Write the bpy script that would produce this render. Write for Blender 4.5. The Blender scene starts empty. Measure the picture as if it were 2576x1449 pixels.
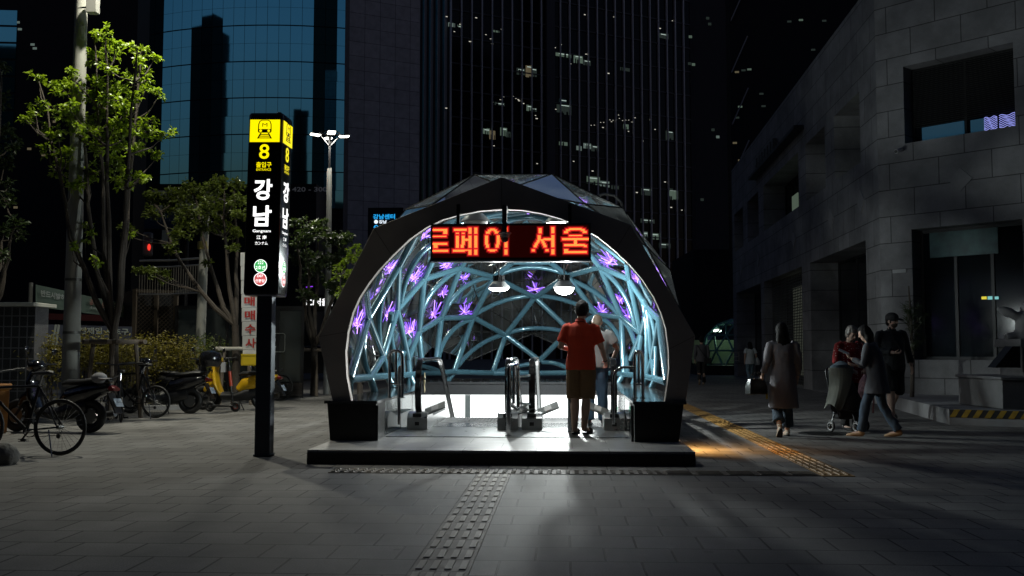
import bpy, bmesh, math, random
from mathutils import Vector, Matrix, noise
from mathutils.geometry import tessellate_polygon
R = math.radians
random.seed(11)
S = bpy.context.scene
C = S.collection
V = Vector
# ---------------------------------------------------------------- camera
F = 2452.7                       # focal length in pixels of a 2576 px wide view
CX, CY = 1288.0, 724.5
CAM = V((0, 0, 1.25))
YAW, PITCH = R(3.0), R(3.638)
cd = bpy.data.cameras.new("camera"); cam = bpy.data.objects.new("camera", cd); C.objects.link(cam)
cam.location = CAM; cam.rotation_euler = (math.pi/2 + PITCH, 0, YAW)
cd.sensor_width = 36; cd.lens = F/2576*36; cd.clip_end = 2000; cd.clip_start = .05
S.camera = cam
# ---------------------------------------------------------------- world: dusk sky after sunset
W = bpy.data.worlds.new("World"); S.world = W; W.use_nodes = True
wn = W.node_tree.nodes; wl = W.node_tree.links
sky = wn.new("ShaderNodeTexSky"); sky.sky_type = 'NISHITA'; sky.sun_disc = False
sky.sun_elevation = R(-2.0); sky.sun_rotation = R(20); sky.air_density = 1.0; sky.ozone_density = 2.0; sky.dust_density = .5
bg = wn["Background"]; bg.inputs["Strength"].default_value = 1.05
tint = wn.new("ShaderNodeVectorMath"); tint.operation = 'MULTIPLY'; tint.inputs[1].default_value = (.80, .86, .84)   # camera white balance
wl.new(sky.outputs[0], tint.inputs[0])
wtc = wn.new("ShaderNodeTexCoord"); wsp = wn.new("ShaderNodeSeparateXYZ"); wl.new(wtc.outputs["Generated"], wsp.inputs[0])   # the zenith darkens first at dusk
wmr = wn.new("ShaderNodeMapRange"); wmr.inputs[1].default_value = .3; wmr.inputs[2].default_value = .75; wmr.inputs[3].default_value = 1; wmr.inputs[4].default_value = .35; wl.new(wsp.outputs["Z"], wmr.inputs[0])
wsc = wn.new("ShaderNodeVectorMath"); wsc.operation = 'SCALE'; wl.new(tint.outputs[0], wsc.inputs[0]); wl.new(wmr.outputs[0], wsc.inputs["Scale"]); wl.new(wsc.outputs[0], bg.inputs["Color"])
S.view_settings.view_transform = 'Standard'; S.view_settings.look = 'None'
S.view_settings.exposure = 0; S.view_settings.gamma = 1
S.render.engine = 'CYCLES'
S.cycles.use_denoising = True
S.cycles.max_bounces = 7; S.cycles.transparent_max_bounces = 16; S.cycles.glossy_bounces = 5; S.cycles.diffuse_bounces = 3
S.cycles.sample_clamp_indirect = 4; S.cycles.caustics_reflective = False; S.cycles.caustics_refractive = False
# ---------------------------------------------------------------- pixel rays (2576 x 1449 view of the photograph)
_f = V((-math.sin(YAW)*math.cos(PITCH), math.cos(YAW)*math.cos(PITCH), math.sin(PITCH)))
_r = V((math.cos(YAW), math.sin(YAW), 0)); _u = _r.cross(_f)
_fh = V((-math.sin(YAW), math.cos(YAW), 0))
def ray(u, v): return _f + _r*((u-CX)/F) + _u*((CY-v)/F)
def P(u, v, Y): d = ray(u, v); return CAM + d*((Y-CAM.y)/d.y)              # on the plane y = Y
def G(u, v, z=0.): d = ray(u, v); return CAM + d*((z-CAM.z)/d.z)           # on the plane z
def PD(u, v, D): d = ray(u, v); return CAM + d*(D/d.dot(_fh))               # at ground distance D
def CW(x, y, z=0.): return V((0, 0, z)) + _r*x + _fh*y                      # camera ground frame to world
def z1(x, y): return ((1200+x/1.575)*.62891, (680+y/1.575)*.62891)
# ---------------------------------------------------------------- materials
MATS = {}
def mat(name, col=(.5, .5, .5), rough=.6, metal=0., spec=.5, emis=None, es=1., var=0., vs=6., bump=0., bs=40., coat=0., sub=0., sample=True):
    if name in MATS: return MATS[name]
    m = bpy.data.materials.new(name); MATS[name] = m; m.use_nodes = True
    n = m.node_tree.nodes; l = m.node_tree.links; b = n["Principled BSDF"]
    b.inputs["Base Color"].default_value = (*col, 1); b.inputs["Roughness"].default_value = rough
    b.inputs["Metallic"].default_value = metal; b.inputs["Specular IOR Level"].default_value = spec
    b.inputs["Coat Weight"].default_value = coat
    if emis: b.inputs["Emission Color"].default_value = (*emis, 1); b.inputs["Emission Strength"].default_value = es
    if not sample: m.cycles.emission_sampling = 'NONE'
    if var or bump:
        tc = n.new("ShaderNodeTexCoord")
    if var:
        t = n.new("ShaderNodeTexNoise"); t.inputs["Scale"].default_value = vs; t.inputs["Detail"].default_value = 6
        l.new(tc.outputs["Object"], t.inputs["Vector"])
        r = n.new("ShaderNodeMapRange"); r.inputs[1].default_value = .25; r.inputs[2].default_value = .75
        r.inputs[3].default_value = 1-var; r.inputs[4].default_value = 1+var; l.new(t.outputs["Fac"], r.inputs[0])
        mx = n.new("ShaderNodeVectorMath"); mx.operation = 'SCALE'; mx.inputs[0].default_value = col
        l.new(r.outputs[0], mx.inputs["Scale"]); l.new(mx.outputs[0], b.inputs["Base Color"])
        r2 = n.new("ShaderNodeMapRange"); r2.inputs[3].default_value = max(.02, rough*(1-.25)); r2.inputs[4].default_value = min(1, rough*1.25)
        l.new(t.outputs["Fac"], r2.inputs[0]); l.new(r2.outputs[0], b.inputs["Roughness"])
    if bump:
        t2 = n.new("ShaderNodeTexNoise"); t2.inputs["Scale"].default_value = bs; t2.inputs["Detail"].default_value = 4
        l.new(tc.outputs["Object"], t2.inputs["Vector"])
        bp = n.new("ShaderNodeBump"); bp.inputs["Strength"].default_value = bump; bp.inputs["Distance"].default_value = .02
        l.new(t2.outputs["Fac"], bp.inputs["Height"]); l.new(bp.outputs[0], b.inputs["Normal"])
    return m
def emit(name, col, s, sample=True): return mat(name, (.02, .02, .02), .5, emis=col, es=s, sample=sample)
def brick_mat(name, col, mortar, bw, rh, ms, axes='XY', rough=.6, spec=.4, var=.15, bump=.3, offs=.5, grain=0., sx=0., sy=0., spots=0.):
    m = bpy.data.materials.new(name); MATS[name] = m; m.use_nodes = True
    n = m.node_tree.nodes; l = m.node_tree.links; b = n["Principled BSDF"]
    tc = n.new("ShaderNodeTexCoord"); vec = tc.outputs["Object"]
    sp = n.new("ShaderNodeSeparateXYZ"); cb = n.new("ShaderNodeCombineXYZ"); l.new(vec, sp.inputs[0])
    ad = n.new("ShaderNodeMath"); ad.operation = 'ADD'; ad.inputs[1].default_value = sx; l.new(sp.outputs["X"], ad.inputs[0])
    ay = n.new("ShaderNodeMath"); ay.operation = 'ADD'; ay.inputs[1].default_value = sy; l.new(sp.outputs[axes[1]], ay.inputs[0])
    l.new(ad.outputs[0], cb.inputs[0]); l.new(ay.outputs[0], cb.inputs[1])
    bt = n.new("ShaderNodeTexBrick"); bt.offset = offs; bt.inputs["Scale"].default_value = 1
    bt.inputs["Brick Width"].default_value = bw; bt.inputs["Row Height"].default_value = rh; bt.inputs["Mortar Size"].default_value = ms
    bt.inputs["Mortar Smooth"].default_value = .2; bt.inputs["Bias"].default_value = 0
    bt.inputs["Color1"].default_value = (*[c*(1-var) for c in col], 1); bt.inputs["Color2"].default_value = (*[c*(1+var) for c in col], 1)
    bt.inputs["Mortar"].default_value = (*mortar, 1); l.new(cb.outputs[0], bt.inputs["Vector"])
    t = n.new("ShaderNodeTexNoise"); t.inputs["Scale"].default_value = 1.3; t.inputs["Detail"].default_value = 8; t.inputs["Roughness"].default_value = .65
    l.new(vec, t.inputs["Vector"])
    g = n.new("ShaderNodeTexNoise"); g.inputs["Scale"].default_value = 90; g.inputs["Detail"].default_value = 5; l.new(vec, g.inputs["Vector"])
    r = n.new("ShaderNodeMapRange"); r.inputs[1].default_value = .3; r.inputs[2].default_value = .7; r.inputs[3].default_value = .8; r.inputs[4].default_value = 1.2
    l.new(t.outputs["Fac"], r.inputs[0])
    r3 = n.new("ShaderNodeMapRange"); r3.inputs[1].default_value = .3; r3.inputs[2].default_value = .7; r3.inputs[3].default_value = 1-grain; r3.inputs[4].default_value = 1+grain
    l.new(g.outputs["Fac"], r3.inputs[0])
    mu = n.new("ShaderNodeMath"); mu.operation = 'MULTIPLY'; l.new(r.outputs[0], mu.inputs[0]); l.new(r3.outputs[0], mu.inputs[1])
    mx = n.new("ShaderNodeVectorMath"); mx.operation = 'SCALE'; l.new(bt.outputs["Color"], mx.inputs[0]); l.new(mu.outputs[0], mx.inputs["Scale"])
    if spots:                      # trodden gum and drip stains
        vo = n.new("ShaderNodeTexVoronoi"); vo.inputs["Scale"].default_value = 1.5; l.new(vec, vo.inputs["Vector"])
        nz = n.new("ShaderNodeMath"); nz.operation = 'MULTIPLY_ADD'; nz.inputs[1].default_value = .10; l.new(g.outputs["Fac"], nz.inputs[0]); l.new(vo.outputs["Distance"], nz.inputs[2])
        rs = n.new("ShaderNodeMapRange"); rs.inputs[1].default_value = .085; rs.inputs[2].default_value = .105; rs.inputs[3].default_value = 1-spots; rs.inputs[4].default_value = 1; l.new(nz.outputs[0], rs.inputs[0])
        t4 = n.new("ShaderNodeTexNoise"); t4.inputs["Scale"].default_value = .45; t4.inputs["Detail"].default_value = 9; t4.inputs["Roughness"].default_value = .7; l.new(vec, t4.inputs["Vector"])
        r4 = n.new("ShaderNodeMapRange"); r4.inputs[1].default_value = .36; r4.inputs[2].default_value = .6; r4.inputs[3].default_value = .68; r4.inputs[4].default_value = 1.08; l.new(t4.outputs["Fac"], r4.inputs[0])
        m4 = n.new("ShaderNodeMath"); m4.operation = 'MULTIPLY'; l.new(rs.outputs[0], m4.inputs[0]); l.new(r4.outputs[0], m4.inputs[1])
        m5 = n.new("ShaderNodeMath"); m5.operation = 'MULTIPLY'; l.new(m4.outputs[0], m5.inputs[0]); l.new(mu.outputs[0], m5.inputs[1]); l.new(m5.outputs[0], mx.inputs["Scale"])
    l.new(mx.outputs[0], b.inputs["Base Color"])
    r2 = n.new("ShaderNodeMapRange"); r2.inputs[1].default_value = .3; r2.inputs[2].default_value = .7
    r2.inputs[3].default_value = rough-.12; r2.inputs[4].default_value = min(1, rough+.12); l.new(g.outputs["Fac"], r2.inputs[0]); l.new(r2.outputs[0], b.inputs["Roughness"])
    b.inputs["Specular IOR Level"].default_value = spec
    hs = n.new("ShaderNodeMath"); hs.operation = 'MULTIPLY_ADD'; hs.inputs[1].default_value = -1; l.new(bt.outputs["Fac"], hs.inputs[0])
    gm = n.new("ShaderNodeMath"); gm.operation = 'MULTIPLY'; gm.inputs[1].default_value = .5; l.new(g.outputs["Fac"], gm.inputs[0]); l.new(gm.outputs[0], hs.inputs[2])
    bp = n.new("ShaderNodeBump"); bp.inputs["Strength"].default_value = bump; bp.inputs["Distance"].default_value = .006
    l.new(hs.outputs[0], bp.inputs["Height"]); l.new(bp.outputs[0], b.inputs["Normal"])
    return m
def glass_mat(name, tint=(.9, .95, .96), ior=1.45, rough=.02, gl=1., dust=0.):
    m = bpy.data.materials.new(name); MATS[name] = m; m.use_nodes = True
    n = m.node_tree.nodes; l = m.node_tree.links; n.remove(n["Principled BSDF"]); o = n["Material Output"]
    t = n.new("ShaderNodeBsdfTransparent"); t.inputs[0].default_value = (*tint, 1)
    g = n.new("ShaderNodeBsdfGlossy"); g.inputs["Roughness"].default_value = rough; g.inputs["Color"].default_value = (gl, gl, gl, 1)
    f = n.new("ShaderNodeFresnel"); f.inputs[0].default_value = ior
    x = n.new("ShaderNodeMixShader"); l.new(f.outputs[0], x.inputs[0]); l.new(t.outputs[0], x.inputs[1]); l.new(g.outputs[0], x.inputs[2])
    out = x.outputs[0]
    if dust:                      # dirt film on the glass
        tc = n.new("ShaderNodeTexCoord"); ns = n.new("ShaderNodeTexNoise"); ns.inputs["Scale"].default_value = 1.6; ns.inputs["Detail"].default_value = 7; l.new(tc.outputs["Object"], ns.inputs["Vector"])
        r = n.new("ShaderNodeMapRange"); r.inputs[1].default_value = .35; r.inputs[2].default_value = .75; r.inputs[3].default_value = dust*.3; r.inputs[4].default_value = dust*1.7; l.new(ns.outputs["Fac"], r.inputs[0])
        d = n.new("ShaderNodeBsdfDiffuse"); d.inputs[0].default_value = (.55, .6, .6, 1); tr = n.new("ShaderNodeBsdfTranslucent"); tr.inputs[0].default_value = (.55, .6, .6, 1)
        y = n.new("ShaderNodeMixShader"); l.new(d.outputs[0], y.inputs[1]); l.new(tr.outputs[0], y.inputs[2])
        z = n.new("ShaderNodeMixShader"); l.new(r.outputs[0], z.inputs[0]); l.new(out, z.inputs[1]); l.new(y.outputs[0], z.inputs[2]); out = z.outputs[0]
    l.new(out, o.inputs[0]); return m
# ---------------------------------------------------------------- mesh builder
ROOTLOC = {}
class MB:
    def __init__(s): s.v = []; s.f = []; s.m = []
    def add(s, vs, fs, mi=0):
        k = len(s.v); s.v += [V(p) for p in vs]; s.f += [tuple(i+k for i in f) for f in fs]; s.m += [mi]*len(fs); return s
    def box(s, c, d, rz=0, mi=0, M=None, taper=1.):
        c = V(c); x, y, z = d[0]/2, d[1]/2, d[2]/2
        M = M or Matrix.Rotation(rz, 3, 'Z')
        p = [(-x, -y, -z), (x, -y, -z), (x, y, -z), (-x, y, -z), (-x*taper, -y*taper, z), (x*taper, -y*taper, z), (x*taper, y*taper, z), (-x*taper, y*taper, z)]
        return s.add([c + M @ V(q) for q in p], [(3, 2, 1, 0), (4, 5, 6, 7), (0, 1, 5, 4), (1, 2, 6, 5), (2, 3, 7, 6), (3, 0, 4, 7)], mi)
    def bb(s, a, b, mi=0): a = V(a); b = V(b); return s.box((a+b)/2, [abs(q) for q in (b-a)], mi=mi)
    def bar(s, a, b, w, h, mi=0, up=(0, 0, 1)):
        a = V(a); b = V(b); d = (b-a); L = d.length
        if L < 1e-5: return s
        d = d/L; up = V(up)
        if abs(d.dot(up)) > .98: up = V((0, 1, 0))
        sx = d.cross(up).normalized(); sz = sx.cross(d)
        return s.box((a+b)/2, (w, L, h), M=Matrix((sx, d, sz)).transposed(), mi=mi)
    def loft(s, rings, mi=0, cap=True, closed=False):
        n = len(rings[0]); k = len(s.v)
        for r in rings: s.v += [V(p) for p in r]
        m = len(rings)
        for i in range(m if closed else m-1):
            a = k+i*n; b = k+((i+1) % m)*n
            for j in range(n):
                j2 = (j+1) % n; s.f.append((a+j, a+j2, b+j2, b+j)); s.m.append(mi)
        if cap and not closed:
            s.f.append(tuple(k+j for j in reversed(range(n)))); s.m.append(mi)
            s.f.append(tuple(k+(m-1)*n+j for j in range(n))); s.m.append(mi)
        return s
    def tube(s, pts, r, n=8, mi=0, cap=True, closed=False, flat=1., ref=None):
        pts = [V(p) for p in pts]; rs = r if isinstance(r, (list, tuple)) else [r]*len(pts); rings = []; up = None; m = len(pts)
        for i, p in enumerate(pts):
            if closed: t = pts[(i+1) % m]-pts[i-1]
            else: t = pts[min(i+1, m-1)]-pts[max(i-1, 0)]
            t.normalize()
            if up is None:
                up = V(ref) if ref else (V((0, 0, 1)) if abs(t.z) < .9 else V((0, 1, 0)))
            a = t.cross(up)
            if a.length < 1e-5: a = t.orthogonal()
            a.normalize(); b = a.cross(t); up = b
            rings.append([p + a*(math.cos(q)*rs[i]) + b*(math.sin(q)*rs[i]*flat) for q in [2*math.pi*j/n for j in range(n)]])
        return s.loft(rings, mi, cap, closed)
    def ell(s, pts, rad, n=16, mi=0, xref=(1, 0, 0)):      # stacked ellipses: rad = (across, front-back)
        rings = []; pts = [V(p) for p in pts]; m = len(pts)
        for i, p in enumerate(pts):
            t = (pts[min(i+1, m-1)]-pts[max(i-1, 0)]).normalized(); x = V(xref); x = (x - t*x.dot(t)).normalized(); y = t.cross(x)
            a, b = rad[i]; rings.append([p + x*(a*math.cos(q)) + y*(b*math.sin(q)) for q in [2*math.pi*j/n for j in range(n)]])
        return s.loft(rings, mi)
    def lathe(s, prof, c=(0, 0, 0), n=16, mi=0, M=None):
        c = V(c); M = M or Matrix.Identity(3)
        return s.loft([[c + M @ V((max(r, 1e-4)*math.cos(q), max(r, 1e-4)*math.sin(q), z)) for q in [2*math.pi*j/n for j in range(n)]] for r, z in prof], mi)
    def sph(s, c, r, n=12, m=8, mi=0, M=None):
        if not isinstance(r, (tuple, list)): r = (r, r, r)
        M = M or Matrix.Identity(3); c = V(c)
        rings = []
        for i in range(m+1):
            a = -math.pi/2 + math.pi*i/m; cr = max(math.cos(a), .02)
            rings.append([c + M @ V((r[0]*cr*math.cos(q), r[1]*cr*math.sin(q), r[2]*math.sin(a))) for q in [2*math.pi*j/n for j in range(n)]])
        return s.loft(rings, mi)
    def prism(s, poly, o, ex, ey, ez, d, mi=0):            # 2-D outline, extruded d along ez
        o, ex, ey, ez = V(o), V(ex), V(ey), V(ez); n = len(poly)
        a = [o+ex*p[0]+ey*p[1] for p in poly]; b = [q+ez*d for q in a]
        tri = tessellate_polygon([[V((p[0], p[1], 0)) for p in poly]])
        fs = [tuple(reversed(t)) for t in tri] + [tuple(i+n for i in t) for t in tri]
        fs += [(i, (i+1) % n, (i+1) % n+n, i+n) for i in range(n)]
        return s.add(a+b, fs, mi)
    def torus(s, c, Rr, r, axis=(1, 0, 0), n=32, m=8, mi=0, a0=0., a1=None):
        c = V(c); ax = V(axis).normalized(); e1 = ax.orthogonal().normalized() if a1 is None else None
        if e1 is None:
            e1 = V((0, 1, 0)) - ax*ax.y; e1.normalize()
        e2 = ax.cross(e1)
        if a1 is None: return s.tube([c+e1*(Rr*math.cos(q))+e2*(Rr*math.sin(q)) for q in [2*math.pi*i/n for i in range(n)]], r, m, mi, closed=True, ref=ax)
        return s.tube([c+e1*(Rr*math.cos(q))+e2*(Rr*math.sin(q)) for q in [a0+(a1-a0)*i/n for i in range(n+1)]], r, m, mi, ref=ax)
    def mesh(s, name, mats, smooth=True, ang=38):
        me = bpy.data.meshes.new(name); me.from_pydata([tuple(p) for p in s.v], [], s.f)
        for m in (mats if isinstance(mats, (list, tuple)) else [mats]): me.materials.append(m)
        if any(s.m): me.polygons.foreach_set("material_index", s.m)
        bm = bmesh.new(); bm.from_mesh(me); bmesh.ops.recalc_face_normals(bm, faces=bm.faces); bm.to_mesh(me); bm.free()
        if smooth:
            me.polygons.foreach_set("use_smooth", [True]*len(me.polygons)); me.set_sharp_from_angle(angle=R(ang))
        return me
    def build(s, name, mats, parent=None, local=False, smooth=True, bevel=0., ang=38, at=None):
        o = bpy.data.objects.new(name, None)
        off = V((0, 0, 0))
        if parent is not None and not local: off = ROOTLOC.get(parent.name, V((0, 0, 0)))
        if at is not None: off = V(at)
        if off.length: s.v = [p-off for p in s.v]
        me = s.mesh(name, mats, smooth, ang); bpy.data.objects.remove(o)
        o = bpy.data.objects.new(name, me); C.objects.link(o)
        if parent is not None: o.parent = parent; ROOTLOC[o.name] = ROOTLOC.get(parent.name, V((0, 0, 0)))
        else: o.location = off; ROOTLOC[o.name] = off
        if bevel:
            b = o.modifiers.new("bevel", 'BEVEL'); b.width = bevel; b.segments = 2; b.limit_method = 'ANGLE'; b.angle_limit = R(40)
        return o
def tag(o, label=None, cat=None, group=None, kind=None):
    if label: o["label"] = label
    if cat: o["category"] = cat
    if group: o["group"] = group
    if kind: o["kind"] = kind
    return o
def thing(name, label, cat, loc=(0, 0, 0), rz=0., group=None):
    o = bpy.data.objects.new(name, None); C.objects.link(o); o.location = loc; o.rotation_euler = (0, 0, rz); o.empty_display_size = .1
    ROOTLOC[o.name] = V(loc); return tag(o, label, cat, group)
def struct(o): return tag(o, kind='structure')
def kids(o): return [c for c in bpy.data.objects if c.parent == o]
def copy_tree(o, parent=None):
    c = o.copy(); C.objects.link(c)
    if parent is not None: c.parent = parent
    for k in kids(o): copy_tree(k, c)
    return c
_TX = {}
def text_geo(t, bold=0.):
    k = (t, bold)
    if k in _TX: return _TX[k]
    cu = bpy.data.curves.new("t", 'FONT'); cu.body = t; cu.align_x = 'LEFT'; cu.offset = bold; cu.resolution_u = 3
    o = bpy.data.objects.new("t", cu); C.objects.link(o)
    dg = bpy.context.evaluated_depsgraph_get(); me = bpy.data.meshes.new_from_object(o.evaluated_get(dg))
    vs = [tuple(v.co) for v in me.vertices]; fs = [tuple(p.vertices) for p in me.polygons]
    bpy.data.objects.remove(o); bpy.data.curves.remove(cu); bpy.data.meshes.remove(me)
    _TX[k] = (vs, fs); return vs, fs
def text(mb, t, o, ex, ey, w=None, h=None, bold=0., mi=0, th=.0):      # text fitted into w x h, centred on o
    vs, fs = text_geo(t, bold)
    x0 = min(p[0] for p in vs); x1 = max(p[0] for p in vs); y0 = min(p[1] for p in vs); y1 = max(p[1] for p in vs)
    sx = w/(x1-x0) if w else None; sy = h/(y1-y0) if h else None
    sx = sx or sy; sy = sy or sx
    o, ex, ey = V(o), V(ex), V(ey)
    mb.add([o + ex*((p[0]-(x0+x1)/2)*sx) + ey*((p[1]-(y0+y1)/2)*sy) for p in vs], fs, mi); return mb
def remesh(mb, voxel, it=6, disp=0., dsc=6., seed=0):
    me = bpy.data.meshes.new("r"); me.from_pydata([tuple(p) for p in mb.v], [], mb.f)
    bm = bmesh.new(); bm.from_mesh(me); bmesh.ops.recalc_face_normals(bm, faces=bm.faces); bm.to_mesh(me); bm.free()
    o = bpy.data.objects.new("r", me); C.objects.link(o)
    m = o.modifiers.new("r", 'REMESH'); m.mode = 'VOXEL'; m.voxel_size = voxel
    q = o.modifiers.new("s", 'SMOOTH'); q.iterations = it; q.factor = .5
    dg = bpy.context.evaluated_depsgraph_get(); r = bpy.data.meshes.new_from_object(o.evaluated_get(dg))
    bpy.data.objects.remove(o); bpy.data.meshes.remove(me)
    if disp:
        for v in r.vertices:
            p = v.co*dsc + V((seed*7.3, seed*3.1, 0)); p.z *= .45
            v.co = v.co + v.normal*(disp*(noise.noise(p)+.5*noise.noise(p*2.3)))
    r.polygons.foreach_set("use_smooth", [True]*len(r.polygons)); return r
def mesh_obj(name, me, m, parent, at=None):
    me.materials.clear()
    for q in (m if isinstance(m, (list, tuple)) else [m]): me.materials.append(q)
    o = bpy.data.objects.new(name, me); C.objects.link(o)
    if parent is not None: o.parent = parent; ROOTLOC[o.name] = ROOTLOC.get(parent.name, V((0, 0, 0)))
    return o
def lamp(name, kind, loc, energy, col, size=.1, parent=None, rot=None, spot=None, blend=.5):
    d = bpy.data.lights.new(name, kind); d.energy = energy; d.color = col
    if kind == 'AREA': d.shape = 'DISK'; d.size = size
    else: d.shadow_soft_size = size
    if spot: d.spot_size = R(spot); d.spot_blend = blend
    o = bpy.data.objects.new(name, d); C.objects.link(o); o.location = loc
    if rot: o.rotation_euler = rot
    if parent is not None: o.parent = parent; o.location = V(loc)-ROOTLOC.get(parent.name, V((0, 0, 0)))
    return o
# ================================================================ SETTING
paving = brick_mat("granite_paving", (.172, .168, .160), (.010, .010, .010), .42, .40, .0085, 'XY', rough=.70, spec=.36, var=.13, bump=.35, grain=.42, sx=.17, sy=.12, spots=.45)
platm = brick_mat("granite_platform", (.36, .36, .355), (.1, .1, .1), .8, .55, .004, 'XY', rough=.45, spec=.4, var=.05, bump=.12, grain=.15, sx=.3, spots=.12)
asphalt = mat("asphalt", (.04, .04, .042), .85, var=.3, vs=3, bump=.3)
black_granite = mat("black_granite", (.012, .012, .012), .35, var=.4, vs=60)
dark_metal = mat("dark_metal", (.02, .02, .022), .4, metal=.6)
steel = mat("brushed_steel", (.55, .57, .58), .24, metal=1., var=.1, vs=20)
chrome = mat("polished_steel", (.75, .76, .77), .09, metal=1.)
black_plastic = mat("black_plastic", (.012, .012, .013), .35, var=.2, vs=8)
rubber = mat("rubber", (.012, .012, .012), .55)
PX0, PX1, PY0, PY1 = -2.27, .85, 13.9, 19.0           # stair pit
def sheet(mb, x0, x1, y0, y1, z, mi=0): mb.add([(x0, y0, z), (x1, y0, z), (x1, y1, z), (x0, y1, z)], [(0, 1, 2, 3)], mi)
g = MB()
sheet(g, -160, PX0-.2, -60, 330, 0); sheet(g, PX1+.2, 160, -60, 330, 0); sheet(g, PX0-.2, PX1+.2, -60, PY0, 0); sheet(g, PX0-.2, PX1+.2, PY1+.3, 330, 0)
struct(g.build("ground", paving, smooth=False))
rd = MB(); p = [CW(-60, 31), CW(-4, 31), CW(-4, 60), CW(-60, 60)]
rd.add([(q.x, q.y, .004) for q in p], [(0, 1, 2, 3)]); struct(rd.build("road", asphalt, smooth=False))
# platform in front of the canopy
pl = MB(); x0, x1, yf, zt = -2.82, 1.42, 10.69, .155
pl.bb((x0, yf, .001), (x1, PY0-.02, zt)); struct(pl.build("platform", platm, bevel=.008))
pf = MB(); pf.bb((x0+.002, yf-.012, .001), (x1-.002, yf-.002, zt-.03)); struct(pf.build("platform_riser", black_granite))
# tactile paving
tac = mat("tactile_steel_tile", (.085, .064, .042), .7, var=.2, vs=9); tacb = mat("tactile_bar", (.25, .215, .16), .65, var=.15, vs=12)
tacy = mat("tactile_yellow", (.30, .17, .045), .55, var=.25, vs=7, bump=.2)
t = MB(); t.bb((-.87, -1, .0), (-.53, 9.86, .006))
y = 9.74
while y > -1:
    for k in range(4): t.box((-.70+(k-1.5)*.083, y, .0085), (.042, .235, .006), mi=1, taper=.93)
    y -= .31
    t.bb((-.87, y+.152, .0), (-.53, y+.158, .0065), mi=2)
for k in range(3): t.bb((-.878+.0*k, -1, 0), (-.872, 9.86, .005), mi=2); break
struct(t.build("tactile_path", [tac, tacb, asphalt], smooth=False))
t = MB(); t.bb((-2.4, 9.92, 0), (2.55, 10.24, .006))
x = -2.38
while x < 1.02:
    for k in range(3): t.box((x+.03, 9.97+k*.105+.012, .009), (.052, .055, .012), mi=1, taper=.75)
    x += .092
while x < 2.5:
    for k in range(4): t.box((x+.14, 9.97+k*.072, .009), (.27, .03, .012), mi=1, taper=.85)
    x += .31
struct(t.build("tactile_strip", [tac, tacb], smooth=False))
t = MB(); t.bb((2.56, 9.9, 0), (2.88, 40, .006))
y = 9.95
while y < 40:
    for k in range(4): t.box((2.72+(k-1.5)*.078, y+.14, .009), (.034, .285, .012), mi=0, taper=.8)
    y += .3
struct(t.build("tactile_guide_line", [tacy], smooth=False))
# manhole
mh = G(2070, 1091); m_ = MB(); m_.lathe([(.36, .001), (.36, .006), (.33, .007), (.32, .004), (0, .004)], (0, 0, 0), 28)
for k in range(7): m_.bb((-.25, -.27+k*.09-.02, .004), (.25, -.27+k*.09+.02, .008))
o = m_.build("manhole_cover", mat("cast_iron", (.03, .03, .03), .6, metal=.5), local=True); o.location = mh
tag(o, "round dark iron manhole cover set in the paving beside the walking woman", "manhole cover")

# ---- walls with real openings, built in a local frame: x along the wall, y into the wall, z up
def wall(root, name, L, H, ops, m, depth=.9):
    xs = sorted({0., L, *[o[0] for o in ops], *[o[1] for o in ops]}); zs = sorted({0., H, *[o[2] for o in ops], *[o[3] for o in ops]})
    w = MB()
    for i in range(len(xs)-1):
        for j in range(len(zs)-1):
            cx, cz = (xs[i]+xs[i+1])/2, (zs[j]+zs[j+1])/2
            if any(o[0] < cx < o[1] and o[2] < cz < o[3] for o in ops): continue
            w.add([(xs[i], 0, zs[j]), (xs[i+1], 0, zs[j]), (xs[i+1], 0, zs[j+1]), (xs[i], 0, zs[j+1])], [(0, 1, 2, 3)])
    for a, b, c, d in [o[:4] for o in ops]:
        e = depth
        w.add([(a, 0, c), (a, e, c), (a, e, d), (a, 0, d)], [(0, 1, 2, 3)]); w.add([(b, 0, c), (b, e, c), (b, e, d), (b, 0, d)], [(0, 1, 2, 3)])
        w.add([(a, 0, d), (b, 0, d), (b, e, d), (a, e, d)], [(0, 1, 2, 3)]); w.add([(a, 0, c), (b, 0, c), (b, e, c), (a, e, c)], [(0, 1, 2, 3)])
    o = w.build(name, m, root, local=True, smooth=False); return o
def child(o, loc, rz): o.location = loc; o.rotation_euler = (0, 0, rz); return o
# ================================================================ stone building on the right
stone = brick_mat("stone_cladding", (.24, .24, .245), (.075, .075, .075), 1.15, .62, .012, 'XZ', rough=.75, spec=.25, var=.10, bump=.2, offs=.5, grain=.2, sx=.3, spots=.01)
stone_plain = mat("stone_plain", (.26, .26, .265), .8, var=.12, vs=4, bump=.15, bs=60)
dglass = mat("dark_window_glass", (.006, .008, .01), .12, spec=.18)
wframe = mat("window_frame_dark", (.015, .015, .016), .5)
K1 = CW(8.61, 22.7); K0 = CW(10.79, 47.5); HB = 10.05
dl = (K1-K0); LL = dl.length; azl = math.atan2(dl.y, dl.x)
def s_of(u):         # distance along the long facade seen at column u
    d = ray(u, 880); d = V((d.x, d.y)); a = V((K0.x, K0.y)); e = V((dl.x, dl.y))/LL
    den = d.x*e.y-d.y*e.x; return (a.y*d.x-a.x*d.y)/-den*1.0 if False else (d.y*a.x-d.x*a.y)/den
B = thing("stone_office_building", "low grey stone clad office building with deep set windows at the right", "building", K0)
ups = [(1851.6, 1874), (1885.5, 1913.7), (1926.7, 2017), (2036, 2085.7), (2110, 2176)]
grd = [(1854.4, 1916.5), (1925, 2020.9), (2042, 2184)]
ops = [(s_of(a), s_of(b), 5.95, 7.75) for a, b in ups] + [(s_of(a), s_of(b), 0.02, 3.95) for a, b in grd]
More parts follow.
